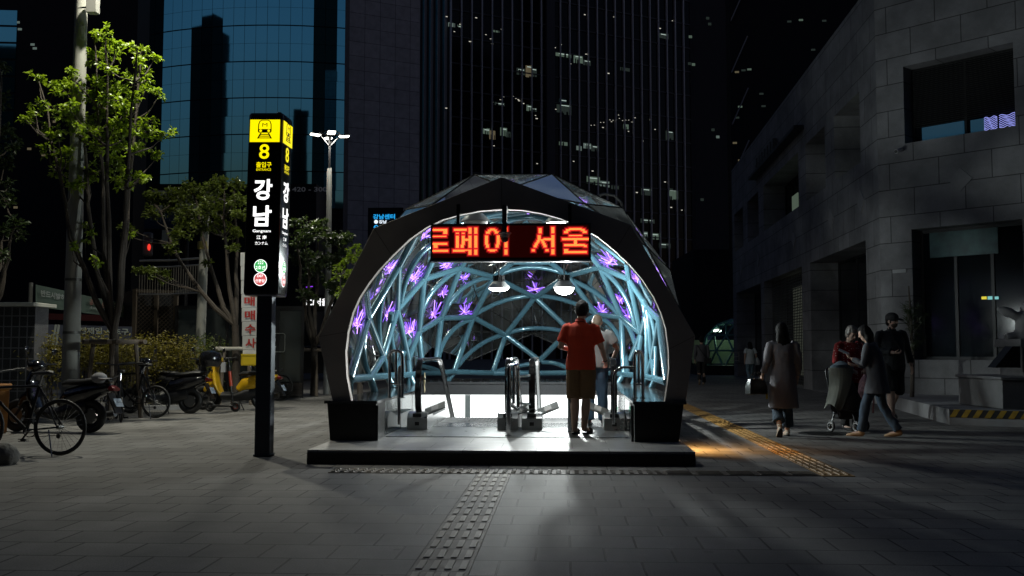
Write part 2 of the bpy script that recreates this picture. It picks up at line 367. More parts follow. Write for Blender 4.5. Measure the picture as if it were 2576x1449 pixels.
wl_ = child(wall(B, "long_wall", LL, HB, ops, stone), (0, 0, 0), azl)
ear = R(-47.8); dr = _r*.672-_fh*.7405; azr = math.atan2(dr.y, dr.x)
LR = 9.
opr = [(.66, 3.08, 6.0, 7.8), (.76, 3.15, 1.03, 4.0), (4.2, 6.6, 6.0, 7.8), (4.2, 6.6, 1.03, 4.0)]
wr_ = child(wall(B, "corner_wall", LR, HB, opr, stone), K1-K0, azr)
def in_frame(o, par, loc, rz): o.parent = par; o.location = loc; o.rotation_euler = (0, 0, rz); return o
rf = MB(); ir = [K0, K1, K1+dr*LR, K1+dr*LR+CW(14, 6)-CW(0, 0), K0+CW(14, 0)-CW(0, 0)]
rf.add([(q.x, q.y, HB-.02) for q in ir], [(0, 1, 2, 3, 4)]); q0, q1 = ir[0], ir[4]
rf.add([(q0.x, q0.y, 0), (q1.x, q1.y, 0), (q1.x, q1.y, HB-.02), (q0.x, q0.y, HB-.02)], [(0, 1, 2, 3)])
rf.build("roof", stone_plain, B, smooth=False)
officelit = emit("office_light_green", (.55, .75, .55), .11, False); officedim = emit("office_light_dim", (.3, .4, .3), .035, False)
def window(par, loc0, rz, a, b, c, d, y, nx, m, name="window", mull=.05):
    w = MB(); w.bb((a, y, c), (b, y+.06, c+mull)); w.bb((a, y, d-mull), (b, y+.06, d))
    for i in range(nx+1):
        x = a + (b-a)*i/nx; x = min(max(x, a+mull/2), b-mull/2); w.bb((x-mull/2, y-.004, c), (x+mull/2, y+.064, d))
    o = w.build(name, wframe, par, local=True); child(o, loc0, rz)
    g = MB(); g.add([(a, y+.03, c), (b, y+.03, c), (b, y+.03, d), (a, y+.03, d)], [(0, 1, 2, 3)])
    g.build("pane", m, o, local=True, smooth=False); return o
for k, (a, b) in enumerate(ups):
    sa, sb = s_of(a), s_of(b); w_ = window(B, (0, 0, 0), azl, sa, sb, 5.95, 7.75, .85, 5 if k == 2 else 2, dglass)
    if k in (2, 4):                # rooms with the lights on, seen through the glass
        l_ = MB(); xs = [sa+(sb-sa)*q for q in ((.2, .36, .44, .58, .68, .9) if k == 2 else (.72, .95))]
        for i in range(0, len(xs), 2): l_.bb((xs[i], .84, 6.1), (xs[i+1], .868, 7.1 if k == 2 else 7.5))
        l_.build("lit_room", officelit, w_, local=True)
        if k == 4: l_ = MB(); l_.bb((xs[0], .82, 6.95), (xs[1], .836, 7.0)); l_.bb((xs[0], .82, 6.25), (xs[1], .836, 6.28)); l_.build("tube_light", emit("tube_light", (.8, 1, .8), 1.2, False), w_, local=True)
for k, (a, b) in enumerate(grd):
    sa, sb = s_of(a), s_of(b)
    w_ = window(B, (0, 0, 0), azl, sa, sb, .02, 3.95, .85, 2 if k == 0 else 3, dglass, "shop_door" if k == 2 else "shop_window")
    if k == 1:                     # open-grid roller shutter with the lit shop behind
        s_ = MB()
        for i in range(26): x = sa+(sb-sa)*(i+.5)/26; s_.bb((x-.02, .30, .05), (x+.02, .325, 3.9))
        for i in range(40): z = .08+i*.097; s_.bb((sa, .30, z), (sb, .32, z+.028))
        child(s_.build("roller_shutter", mat("shutter_steel", (.1, .1, .1), .5, metal=.5), B, local=True), (0, 0, 0), azl)
        l_ = MB(); l_.bb((sa+(sb-sa)*.2, .84, .3), (sb-(sb-sa)*.12, .868, 3.6)); l_.build("lit_room", emit("shop_glow", (.55, .6, .45), .085, False), w_, local=True)
        l_ = MB(); l_.bb((sb-1.2, .80, 3.35), (sb-.7, .832, 3.42)); l_.bb((sb-.6, .80, 3.1), (sb-.4, .832, 3.16)); l_.build("ceiling_light", emit("shop_lamp", (1, 1, .9), 2.5, False), w_, local=True)
# corner wall windows: louvred upper window and dark shop window
w_ = window(B, K1-K0, azr, .66, 3.08, 6., 7.8, .42, 2, dglass)
lv = MB()
for i in range(30): lv.box((1.87, .40, 6.42+i*.046), (2.36, .05, .012), M=Matrix.Rotation(R(35), 3, 'X'))
child(lv.build("louvre", mat("louvre_grey", (.012, .012, .012), .6), B, local=True), K1-K0, azr)
bl = MB(); bl.bb((.9, .36, 6.04), (1.85, .40, 6.38)); bl.bb((2.0, .36, 6.04), (2.3, .40, 6.36)); bl.build("lit_pane", emit("blue_pane", (.05, .2, .34), .16, False), w_, local=True)
pn = MB(); rr = random.Random(3)  # violet LED reflection in the glass, drawn as thin glowing tubes
for a, b in ((2.3, 2.58), (2.62, 3.05)):
    for i in range(9):
        z = 6.06+i*.036; pts = [(a+(b-a)*q/8, .345, z+.02*math.sin(q*1.3+i*.5+a)) for q in range(9)]
        pn.tube(pts, .006, 4)
pn.build("led_reflection", emit("violet_reflection", (.35, .38, 1.), 1.1, False), w_, local=True)
w_ = window(B, K1-K0, azr, .76, 3.15, 1.03, 4., .42, 3, dglass, "shop_window", .07)
sg = MB(); sg.bb((1.0, .38, 3.35), (2.5, .415, 3.92)); sg.build("shop_panel", mat("teal_panel", (.05, .11, .11), .5, var=.5, vs=4), w_, local=True)
sg = MB(); text(sg, "24H", (2.27, .40, 2.34), (1, 0, 0), (0, 0, 1), h=.06) if False else None
for i, c_ in enumerate(("y", "w", "w", "y", "w")): pass
nl = MB(); nl.bb((2.12, .37, 2.36), (2.22, .40, 2.42)); nl.build("sign_reflection", emit("yellow_sign_reflection", (.9, .75, .05), .8, False), w_, local=True)  # reflections of signs behind the viewer, drawn as small glowing bars
nl = MB(); nl.bb((2.25, .37, 2.35), (2.34, .40, 2.42)); nl.bb((2.40, .37, 2.35), (2.47, .40, 2.41)); nl.build("sign_reflection", emit("cyan_sign_reflection", (.3, .8, .8), .6, False), w_, local=True)
# diamond reliefs, ledge, name letters, cctv, plate on the walls
for uu in (1868, 1912, 2003, 2098, 2176):
    s = s_of(uu); d_ = MB(); q = .3
    d_.prism([(s-q, 4.95), (s, 4.95-q), (s+q, 4.95), (s, 4.95+q)], (0, .02, 0), (1, 0, 0), (0, 0, 1), (0, 1, 0), -.05)
    child(d_.build("diamond_relief", stone_plain, B, local=True), (0, 0, 0), azl)
d_ = MB(); q = .26; d_.prism([(1.9-q, 5.0), (1.9, 5.0-q), (1.9+q, 5.0), (1.9, 5.0+q)], (0, .02, 0), (1, 0, 0), (0, 0, 1), (0, 1, 0), -.045)
child(d_.build("diamond_relief", stone_plain, B, local=True), K1-K0, azr)
s = (s_of(1908), s_of(2033)); d_ = MB(); d_.bb((s[0], -.32, 8.3), (s[1], 0.02, 8.42)); child(d_.build("sign_bar", wframe, B, local=True), (0, 0, 0), azl)
for i in range(7):
    d_ = MB(); x = s[0]+1.1+i*.62; d_.bb((x, -.2, 8.42), (x+.34, -.05, 8.95)); d_.bb((x+.1, -.206, 8.6), (x+.24, -.19, 8.7), 1)
    child(d_.build("sign_letter", [mat("dull_letter", (.09, .09, .09), .5), wframe], B, local=True), (0, 0, 0), azl)
d_ = MB(); d_.bb((.3, -.03, 3.02), (.62, .02, 3.1)); child(d_.build("wall_plate", mat("plate_pale", (.35, .36, .36), .5), B, local=True), K1-K0, azr)
nsp = MB(); nsp.bb((2.62, -.02, .5), (2.83, .01, .83)); nsp.bb((2.62, -.021, .40), (2.83, .01, .49), 1)
nsp.torus((2.725, -.026, .65), .055, .009, (0, 1, 0), 18, 5, 2); nsp.bar((2.685, -.026, .69), (2.765, -.026, .61), .015, .008, 2); nsp.bb((2.70, -.026, .645), (2.75, -.024, .655), 2)
for k in (-1, 1): nsp.bb((2.725+k*.055-.02, -.024, .755), (2.725+k*.055+.02, -.02, .79), 2)
o = nsp.build("no_smoking_sign", [mat("sign_white", (.5, .5, .5), .5), mat("sign_red_band", (.2, .05, .04), .5), wframe], local=True); o.location = K1; o.rotation_euler = (0, 0, azr)
tag(o, "small white no smoking notice on the low stone wall under the dark shop window", "notice")
# cctv on the corner
cv = K1 + dr*.62 + V((0, 0, 5.85)); o_ = thing("wall_camera", "small white surveillance camera on the stone wall by the louvred window", "camera", cv)
nrm = V((dr.y, -dr.x, 0)); m_ = MB(); m_.bar(cv, cv+nrm*.12, .04, .04); m_.build("bracket", mat("cctv_white", (.5, .5, .5), .4), o_)
m_ = MB(); m_.tube([cv+nrm*.1+V((0, 0, 0)), cv+nrm*.36-V((0, 0, .08))], .05, 10); m_.build("body", MATS["cctv_white"], o_)
m_ = MB(); m_.tube([cv+nrm*.355-V((0, 0, .08)), cv+nrm*.375-V((0, 0, .085))], .038, 10); m_.build("lens", black_plastic, o_)
# raised stone terrace with striped edge
A_, B_, C_ = G(2215, 1018), G(2389, 1069), G(2660, 1078); hz = .26
poly = [A_, B_, C_, K1+dr*7, K1+dr*.1, K1+(K0-K1)*.12+CW(-.05, 0)-CW(0, 0)]
tr = MB(); tr.prism([(q.x, q.y) for q in poly], (0, 0, .001), (1, 0, 0), (0, 1, 0), (0, 0, 1), hz); struct(tr.build("terrace_pavement", stone_plain, smooth=False))
def stripes(name, a, b, n):
    d = (b-a); L = d.length; d = d/L; nn = V((d.y, -d.x, 0)); 
    if nn.y > 0: nn = -nn
    m_ = MB(); w = L/n
    base = a+nn*.004; m_.prism([(0, .13), (L, .13), (L, hz+.002), (0, hz+.002)], base, d, (0, 0, 1), nn, .008, 0)
    for i in range(n):
        m_.prism([(i*w, .131), (i*w+w*.5, .131), (i*w+w*.5+.08, hz+.001), (i*w+.08, hz+.001)] if i < n-1 else [(i*w, .131), (i*w+w*.4, .131), (i*w+w*.4, hz+.001), (i*w+.05, hz+.001)], base+nn*.008, d, (0, 0, 1), nn, .004, 1)
    o = m_.build(name, [mat("kerb_black", (.02, .02, .02), .6), mat("kerb_yellow", (.30, .19, .02), .6, var=.3, vs=10)], smooth=False); return struct(o)
stripes("striped_kerb", A_, B_, 16); stripes("striped_kerb", B_, C_, 9)

# ================================================================ far towers
tower_glass = mat("tower_glass_black", (.004, .005, .006), .12, spec=.18)
mull_m = mat("mullion_grey", (.6, .6, .6), .5, metal=.3)
tile_dark = brick_mat("dark_stone_tile", (.50, .48, .475), (.2, .19, .19), 1.6, 1.45, .03, 'XZ', rough=.7, spec=.2, var=.07, bump=.1, offs=0., grain=.05)
slab_grey = mat("tower_grey", (.06, .06, .065), .7, var=.1, vs=.3)
blackwall = mat("black_facade", (.012, .012, .013), .5, spec=.25)
fdir = V((.9, .44, 0)); sdir = V((-.44, .9, 0))
def along(a, d, L): return (a[0]+d[0]*L, a[1]+d[1]*L)
def face_xz(u, a, d):           # distance along a face (camera ground frame) seen at column u
    t = (u-1288)/F; return (t*a[1]-a[0])/(d[0]-t*d[1])
def tower(name, label, a, d, L, back, H, m, cat="building"):
    p0 = CW(*a); az = math.atan2((_r*d[0]+_fh*d[1]).y, (_r*d[0]+_fh*d[1]).x)
    T = thing(name, label, cat, p0, az)
    b = MB(); b.bb((0, 0, 0), (L, back, H)); b.build("wall", m, T, local=True, smooth=False); return T
# main glass tower
a0 = (-8.38, 130.); L0 = 40.; H0 = 66.
T = tower("glass_office_tower", "tall dark glass office tower with thin vertical mullions and scattered lit windows", a0, fdir, L0, 13., H0, tower_glass)
us = [1129+i*(24.2-.0*i) for i in range(1)]
xs = []; x = 0.
mm = MB(); mm.bb((-.06, -.35, 0), (.09, 0, H0)); mu0 = mm.build("mullion", mull_m, T, local=True, smooth=False)
nm = 26
for i in range(1, nm+1):
    c = mu0.copy(); C.objects.link(c); c.location = (L0*i/nm, 0, 0)
for i in range(5):
    c = mu0.copy(); C.objects.link(c); c.location = (0, 1.2+i*2.6, 0); c.rotation_euler = (0, 0, -math.pi/2)
mm = MB(); mm.bb((0, -.16, -.05), (L0, 0, .12)); fl0 = mm.build("floor_band", mat("floor_band", (.07, .07, .072), .5), T, local=True, smooth=False); fl0.location = (0, 0, 3.1)
for i in range(1, 17):
    c = fl0.copy(); C.objects.link(c); c.location = (0, 0, 3.1+i*3.7)
mm = MB(); mm.bb((14.6, -.5, 0), (15.9, 0, H0)); mm.build("pilaster", mat("pilaster_dark", (.05, .05, .055), .6), T, local=True, smooth=False)
def zc(x, v, a=a0, d=fdir): D = a[1]+d[1]*x; return 1.25+(880.5-v)/F*D
litm = [emit("lit_warm", (.75, .62, .36), .12, False), emit("lit_green", (.5, .72, .55), .13, False), emit("lit_cool", (.6, .8, .72), .15, False), emit("lit_dim", (.3, .42, .36), .05, False), emit("lit_faint", (.1, .2, .24), .05, False)]
rr = random.Random(5)
# (u0,u1,v0,v1,tone) of window panes with the light on
LW = [(1124, 1142, 42, 54, 2), (1148, 1158, 48, 53, 1), (1240, 1256, 62, 67, 1), (1323, 1341, 153, 186, 0), (1336, 1352, 160, 184, 3), (1300, 1322, 160, 178, 3), (1244, 1270, 248, 258, 3), (1325, 1340, 256, 272, 1), (1336, 1352, 262, 275, 3),
      (1258, 1276, 314, 337, 1), (1214, 1232, 316, 333, 1), (1230, 1246, 322, 345, 0), (1272, 1290, 325, 340, 3), (1400, 1440, 118, 130, 1), (1446, 1470, 126, 148, 1), (1470, 1490, 138, 155, 3),
      (1402, 1440, 252, 280, 3), (1408, 1440, 240, 250, 4), (1452, 1466, 362, 374, 2), (1470, 1490, 355, 370, 2), (1490, 1510, 360, 376, 3), (1408, 1430, 350, 362, 1), (1565, 1590, 158, 168, 3), (1572, 1586, 306, 320, 1),
      (1478, 1512, 440, 462, 1), (1512, 1536, 452, 468, 2), (1540, 1560, 462, 474, 3), (1680, 1700, 322, 350, 3), (1684, 1710, 472, 500, 1), (1665, 1690, 68, 84, 3), (1390, 1412, 470, 485, 3), (1616, 1640, 470, 488, 3), (1620, 1632, 582, 600, 2), (1640, 1660, 585, 602, 1), (1614, 1650, 548, 560, 3), (1660, 1690, 610, 625, 3), (1550, 1570, 590, 600, 3)]
for (u0, u1, v0, v1, k) in LW:
    x0, x1 = face_xz(u0, a0, fdir), face_xz(u1, a0, fdir); w = MB(); n = rr.choice((1, 2, 2, 3)); z0, z1_ = zc(x0, v1), zc(x0, v0)
    x = x0
    for i in range(n):
        e = x0+(x1-x0)*(i+1)/n; h = rr.uniform(.0, .35)*(z1_-z0); w.bb((x, -.05, z0+h*.5), (e-.04, -.02, z1_-(rr.random() < .5)*h*.3)); x = e
    if rr.random() < .8: w.bb((x0+(x1-x0)*.2, -.06, z1_-.28), (x0+(x1-x0)*.85, -.052, z1_-.18), 1)
    for i in range(2): q = rr.uniform(.1, .8); w.bb((x0+(x1-x0)*q, -.07, z0), (x0+(x1-x0)*(q+.12), -.055, z0+rr.uniform(.3, .8)), 2)
    w.build("lit_window", [litm[k], emit("ceiling_strip", (.8, 1, .9), .5, False), blackwall], T, local=True, smooth=False)
dm = MB(); dm.bb((-.14, -.055, -.05), (.14, -.02, .05)); d0 = None
pts = [(1180, 92), (1155, 47), (1221, 74), (1233, 85), (1237, 98), (1261, 60), (1140, 66), (1120, 27), (1196, 30), (1266, 235), (1283, 237), (1290, 235), (1298, 240), (1304, 243), (1306, 246), (1258, 243), (1238, 250), (1120, 265), (1158, 282), (1242, 362), (1317, 253), (1351, 292), (1348, 284), (1400, 268), (1398, 108), (1413, 100), (1438, 150), (1535, 175), (1520, 315), (1602, 290), (1560, 283), (1542, 300), (1493, 427), (1585, 325), (1605, 482), (1677, 455), (1692, 520), (1719, 527), (1653, 320), (1640, 295), (1622, 350), (1550, 28), (1475, 22), (1700, 38), (1668, 58), (1478, 125), (1352, 408), (1208, 478), (1445, 402), (1528, 545)]
for (u, v) in pts:
    x = face_xz(u, a0, fdir)
    if d0 is None: d0 = dm.build("spot_light", emit("spot_light", (1, .95, .8), .6, False), T, local=True, smooth=False); c = d0
    else: c = d0.copy(); C.objects.link(c)
    c.location = (x, 0, zc(x, v)); s_ = rr.uniform(.6, 1.2); c.scale = (s_, 1, s_)
for i in range(14):   # string of party lights on one floor
    u = 1490+i*8; x = face_xz(u, a0, fdir); c = d0.copy(); C.objects.link(c); c.location = (x, 0, zc(x, 312-18*math.sin(i/13*2.4)+rr.uniform(-3, 3))); c.scale = (.55, 1, .6)
# grey tiled tower
a1 = (-16.15, 95.); x1 = face_xz(1052, a1, fdir)
tower("tiled_tower", "tall windowless tower wing clad in grey square tiles", a1, fdir, x1, 1.5, 64., tile_dark)
# blue curved glass tower
bglass = mat("blue_mirror_glass", (.15, .58, .70), .03, metal=1.)
RAD = 48.; cc = CW(-.195*203, 203); BT = thing("curved_glass_tower", "round tower of mirror glass panels reflecting the blue evening sky", "building", cc)
azc = math.atan2(-cc.y, -cc.x)
def panels(z0, z1_, aw, gap):
    mb_ = MB(); n = int(R(150)/aw)
    for i in range(-n//2, n//2):
        a, b = azc+i*aw+gap, azc+(i+1)*aw-gap; j = rp.uniform(-.0025, .0025); k = rp.uniform(-.006, .006)
        q = [(RAD+j, a, z0), (RAD-j, b, z0), (RAD-j+k, b, z1_), (RAD+j+k, a, z1_)]
        mb_.add([(r*math.cos(t), r*math.sin(t), z) for r, t, z in q], [(0, 1, 2, 3)])
    return mb_
rp = random.Random(2); zz = 24.; fh = 2.98
while zz < 84:
    panels(zz+.02, zz+fh-.02, 1.86/RAD, .0006).build("glass_band", bglass, BT, local=True, smooth=False); zz += fh
bm_ = MB(); bm_.loft([[((RAD-.12)*math.cos(azc+R(75)*q/24), (RAD-.12)*math.sin(azc+R(75)*q/24), z) for q in range(-24, 25)] for z in (0, 84)], cap=False)
bm_.build("wall", blackwall, BT, local=True)
zz = 24.; 
while zz < 84:
    r_ = MB(); r_.tube([((RAD+.03)*math.cos(azc+R(75)*q/40), (RAD+.03)*math.sin(azc+R(75)*q/40), zz) for q in range(-40, 41)], .085, 4); r_.build("joint_band", blackwall, BT, local=True); zz += 2*fh
PB = CW(-19.6, 86); po = thing("tower_podium", "black podium wall below the curved tower with dull raised digits", "building", PB, YAW)
q = MB(); q.bb((-30, 0, 0), (2.2, 6, 16)); q.build("wall", blackwall, po, local=True, smooth=False)
q = MB(); c_ = PD(784, 476, 85.9) ; c_ = c_-PB; c_.rotate(Matrix.Rotation(-YAW, 3, 'Z')); text(q, "420 - 3005", (c_.x, -.06, c_.z), (1, 0, 0), (0, 0, 1), w=3.5, h=.42, bold=.02); q.build("lettering", mat("dull_digits", (.5, .5, .5), .5, emis=(.03, .03, .03), es=.5), po, local=True, smooth=False)
q = MB()
for i in range(4): q.bb((-12.5+i*1.55, -.05, 13.2), (-11.1+i*1.55, -.02, 15.4))
q.build("lit_window", emit("lit_podium", (.35, .4, .32), .035, False), po, local=True)
# pale strip at the right end of the curved tower is its own glass; dark towers left and right
T2 = tower("dark_left_tower", "black office tower at the left edge with a few lit windows", (-38., 70.), V((1, .08, 0)), 10.3, 3., 60., blackwall)
for (u, v) in ((60, 100), (66, 110), (192, 188), (188, 192), (26, 60), (20, 42), (60, 370), (97, 386), (12, 325), (170, 180), (120, 300), (30, 520)):
    x = face_xz(u, (-38., 70.), V((1, .08, 0))); w = MB(); z_ = 1.25+(880.5-v)/F*(70+.08*x); w.bb((x-.12, -.05, z_-.08), (x+.16, -.02, z_+.08)); w.build("lit_window", litm[2 if v < 200 else 0], T2, local=True, smooth=False)
w = MB(); x = face_xz(0, (-38., 70.), V((1, .08, 0)))
for i in range(9): w.bb((x-1, -.06, 15+i*1.25), (x+.52-.04*i*0, -.02, 16.1+i*1.25))
w.build("glass_strip", bglass, T2, local=True, smooth=False)
T3 = tower("dark_slab_tower", "dark narrow tower right of the glass office tower", (22.5, 118.), V((1, .1, 0)), 4.6, 2., 62., slab_grey)
for (u, v, k) in ((1745, 80, 1), (1790, 30, 3), (1795, 45, 3), (1742, 150, 3), (1752, 152, 1), (1800, 320, 3), (1812, 338, 2), (1770, 500, 3)):
    x = face_xz(u, (22.5, 118.), V((1, .1, 0))); w = MB(); z_ = 1.25+(880.5-v)/F*(118); w.bb((x-.2, -.05, z_-.16), (x+.2, -.02, z_+.16)); w.build("lit_window", litm[k], T3, local=True, smooth=False)
T4 = tower("braced_dark_tower", "black tower with white diagonal braces behind the stone building", (21.6, 95.), V((1, -.1, 0)), 30., 3., 60., blackwall)
for i in range(7):
    m_ = MB(); z_ = 13+i*5.2; m_.bar((.1, -.2, z_), (1.7, -.2, z_+3.6), .12, .3, up=(0, 1, 0)); m_.build("brace", mat("brace_white", (.3, .3, .3), .5), T4, local=True, smooth=False)
for (u, v, k) in ((1863, 172, 0), (1880, 168, 3), (1895, 166, 1), (2000, 45, 3), (2030, 42, 1), (2090, 46, 3), (1862, 290, 3), (1870, 262, 1), (1930, 262, 3), (1925, 230, 3), (2010, 230, 3), (1855, 355, 0), (1868, 400, 0), (2060, 120, 3)):
    x = face_xz(u, (21.6, 95.), V((1, -.1, 0))); w = MB(); z_ = 1.25+(880.5-v)/F*(95); w.bb((x-.2, -.05, z_-.09), (x+.2, -.02, z_+.09)); w.build("lit_window", litm[k], T4, local=True, smooth=False)
T5 = tower("far_street_block", "dark street block closing the lane beside the far glass dome", (14.0, 75.), V((1, 0, 0)), 16., 10., 9., blackwall)
# towers behind the viewer mirrored in glass, plus unseen blocks added to shade the plaza
for lb, x, y, w_, dd, h in (("dark high tower across the street mirrored in the middle of the curved glass", 16, -78, 44, 20, 165), ("dark slim tower down the street mirrored left of the middle of the curved glass", -121, 72, 28, 26, 88),
        ("dark broad block mirrored at the left edge of the curved glass", -146, 148, 40, 44, 110), ("dark wide slab across the street mirrored in the office tower", 110, -60, 80, 20, 90),
        ("long unseen block added across the street to shade the plaza from the sky", -10, -48, 150, 16, 56), ("long unseen block added along the far left to shade the plaza", -82, -5, 16, 84, 30), ("unseen block added behind the stone building side to shade the plaza", 62, -14, 18, 60, 50)):
    b = MB(); b.bb((-w_/2, -dd/2, 0), (w_/2, dd/2, h)); o = b.build("offview_block", blackwall, local=True, smooth=False); o.location = CW(x, y); o.rotation_euler = (0, 0, YAW); tag(o, lb, "building")
# ================================================================ SUBWAY CANOPY
YP = 11.85                                  # front face of the portal frame
XC = -.70
blue = mat("blue_tube_paint", (.07, .165, .215), .22, metal=.35, spec=.8, coat=.5)
frame_m = mat("portal_metal", (.42, .375, .34), .55, metal=.3, var=.12, vs=2.5)
clearg = glass_mat("canopy_glass", (.88, .93, .94), 1.32, .03, dust=.06)
balg = glass_mat("balustrade_glass", (.88, .95, .94), 1.5, .01)
violet = emit("violet_led", (.24, .09, .85), 2.2)
violet_hot = emit("violet_led_core", (.5, .28, 1.), 3.)
granite_pol = mat("polished_granite", (.05, .052, .055), .12, spec=.6, var=.35, vs=70)
white_box = emit("light_wall", (.95, 1., .985), 2.3)
mirror_steel = mat("mirror_steel", (.72, .75, .75), .07, metal=1., bump=.04, bs=3)
K = thing("subway_canopy", "domed glass subway entrance canopy on blue steel tubes with dark angular portal frame", "subway entrance", (XC, YP, 0))
# portal frame
outer = [z1(*p) for p in ((205, 1460), (115, 1050), (465, 365), (1270, 45), (2085, 345), (2490, 1045), (2430, 1460))]
inner = [z1(*p) for p in ((322, 1460), (292, 1300), (285, 1150), (300, 1020), (330, 900), (375, 800), (430, 715), (500, 625), (580, 540), (690, 435), (800, 358), (900, 312), (1000, 283), (1130, 258), (1270, 247), (1400, 252), (1520, 272), (1640, 305), (1760, 355), (1880, 425), (1985, 510), (2080, 600), (2160, 695), (2225, 795), (2275, 900), (2305, 1000), (2322, 1130), (2325, 1250), (2315, 1350), (2298, 1460))]
ow = [P(u, v, YP) for u, v in outer]; iw = [P(u, v, YP) for u, v in inner]
ow[0].z = ow[-1].z = iw[0].z = iw[-1].z = .62
m = MB(); m.prism([(p.x, p.z) for p in ow] + [(p.x, p.z) for p in reversed(iw)], (0, YP, 0), (1, 0, 0), (0, 0, 1), (0, 1, 0), .12)
m.build("portal_frame", frame_m, K, bevel=.006)
m = MB()
for i in range(1, 6):
    q = min(iw, key=lambda p: (p-ow[i]).length); m.bar(ow[i]+V((0, -.0015, 0)), q+V((0, -.0015, 0)), .004, .003, up=(0, 1, 0))
m.build("panel_joint", black_plastic, K)
m = MB(); m.tube([p+V((0, .13, 0)) for p in iw], .009, 6); m.build("edge_trim", mat("edge_trim", (.4, .42, .42), .25, metal=.8), K)
# plinths and side walls
def plinth(u0, u1, vt, vb, outx, sgn):
    a = G(u0 if sgn < 0 else u1, vb, .155); ins = (PX0 if sgn < 0 else PX1)
    y0 = a.y; ox = a.x; tx = P(823 if sgn < 0 else 1720, 1020, y0).x
    m = MB(); zt = .60
    lo, hi = (ox, ins) if sgn < 0 else (ins, ox); lt, ht = (tx, ins) if sgn < 0 else (ins, tx)
    vs = [(lo, y0, .157), (hi, y0, .157), (hi, y0+.6, .157), (lo, y0+.6, .157), (lt, y0-.0, zt), (ht, y0, zt), (ht, y0+.6, zt), (lt, y0+.6, zt)]
    m.add(vs, [(3, 2, 1, 0), (4, 5, 6, 7), (0, 1, 5, 4), (1, 2, 6, 5), (2, 3, 7, 6), (3, 0, 4, 7)]); m.build("plinth", black_granite, K, bevel=.004)
    m = MB(); m.bb((lt-.03, y0-.03, zt+.002), (ht+.03*(sgn > 0)*0+.02, PY1+2.2, zt+.036)) if sgn < 0 else m.bb((lt-.02, y0-.03, zt+.002), (ht+.03, PY1+2.2, zt+.036))
    m.build("coping", granite_pol, K)
    m = MB(); m.bb((min(ox, tx)+.02 if sgn < 0 else ins+.012, y0+.61, -.3), (ins-.012 if sgn < 0 else max(ox, tx)-.02, PY1+2.2, zt)); m.build("side_wall", granite_pol, K)
    m = MB(); x = ins; m.bb((x-.01, y0+.61, -5), (x+.0, PY1+.2, zt-.004)); m.build("steel_cladding", mirror_steel, K)
    m = MB()
    for k in range(6): y = y0+.75+k*1.05; m.bb((x-.0 if sgn < 0 else x-.013, y, .16), (x+.003 if sgn < 0 else x-.009, y+.006, zt-.01))
    m.build("cladding_joint", dark_metal, K)
    m = MB(); m.bb((ins-.0 if sgn < 0 else ins-.04, y0-.012, .157), (ins+.03 if sgn < 0 else ins-.01, y0+.02, zt-.02)); m.build("corner_trim", dark_metal, K)
plinth(830, 945, 1015, 1108, 0, -1); plinth(1593, 1708, 1018, 1112, 0, 1)
# pit: back light wall, black lintel, floor plate
m = MB(); m.bb((PX0+.005, PY1, -5), (PX1-.03, PY1+.05, .378)); m.build("light_wall", white_box, K)
m = MB(); m.bb((PX0, PY1-.02, .38), (PX1, PY1+.3, .585)); m.bb((PX0-.45, PY1-.04, .59), (PX1+.45, PY1+2.2, .63)); m.build("lintel", granite_pol, K)
m = MB(); m.bb((-1.90, PY1-.12, -5), (-1.80, PY1-.03, .378)); m.build("light_wall_post", mat("grey_post", (.12, .14, .14), .4), K)
m = MB(); m.bb((PX0, PY0, -5.05), (PX1, PY1+.3, -5)); m.bb((PX0, PY0-.02, -5), (PX1, PY0+.02, -.1)); m.build("pit_floor", stone_plain, K)
m = MB(); m.bb((PX0+.03, 12.3, .1555), (PX1-.05, PY0-.03, .163)); m.build("steel_floor_plate", mat("floor_steel", (.34, .35, .35), .3, metal=.85, var=.2, vs=6, bump=.05, bs=160), K)
# ---- steel tubes: nodes on the dome surface
EC = V((XC+.02, 15.3, 1.4)); EA = (2.26, 5.8, 2.22)
def surf(u, v, k=1.):
    d = ray(u, v); o = CAM-EC; A = [q*k for q in EA]
    a = sum((d[i]/A[i])**2 for i in range(3)); b = 2*sum(d[i]*o[i]/A[i]**2 for i in range(3)); c = sum((o[i]/A[i])**2 for i in range(3))-1
    D = b*b-4*a*c
    t = (-b+math.sqrt(D))/(2*a) if D > 0 else -b/(2*a)
    p = CAM+d*t
    if p.y < YP+.3: p = CAM+d*((YP+.3)/d.y)
    return p
def Z(x, y, k=1.): return surf(*z1(x, y), k)
N = dict(n1=(621, 607), n2=(427, 936), n3=(611, 879), n4=(780, 688), n5=(1010, 617), n6=(890, 932), n7=(748, 1021), n8=(1091, 928), n9=(523, 1176), n10=(408, 748), n11=(682, 1194), n12=(1222, 674), n13=(728, 405), n14=(838, 565),
         n15=(1130, 430), n16=(1340, 580), n17=(1000, 330), n18=(1180, 290), n19=(1420, 262),
         b5=(1295, 1040), b3=(1480, 802), b2=(1685, 665), b6=(1510, 1200), b7=(1700, 1010), b8=(1870, 912), b9=(1575, 580), b10=(1410, 330),
         r1=(1890, 610), r2=(2075, 688), r3=(2192, 868), r4=(2265, 945), r5=(2025, 925), r6=(2152, 1032), r7=(2222, 1195), r8=(1838, 545), r9=(1870, 440), r10=(2060, 580), r11=(2085, 1190), r12=(1700, 430), r13=(1640, 320),
         g1=(312, 1318), g2=(440, 1306), g3=(551, 1298), g4=(690, 1290), g5=(775, 1284), g6=(850, 1280), g7=(971, 1272), g8=(1212, 1280), g9=(1530, 1280), g10=(1690, 1278), g11=(1850, 1280), g12=(2040, 1288), g13=(2120, 1296), g14=(2185, 1304), g15=(2240, 1318), g16=(2312, 1336))
W3 = {k: Z(*p) for k, p in N.items()}
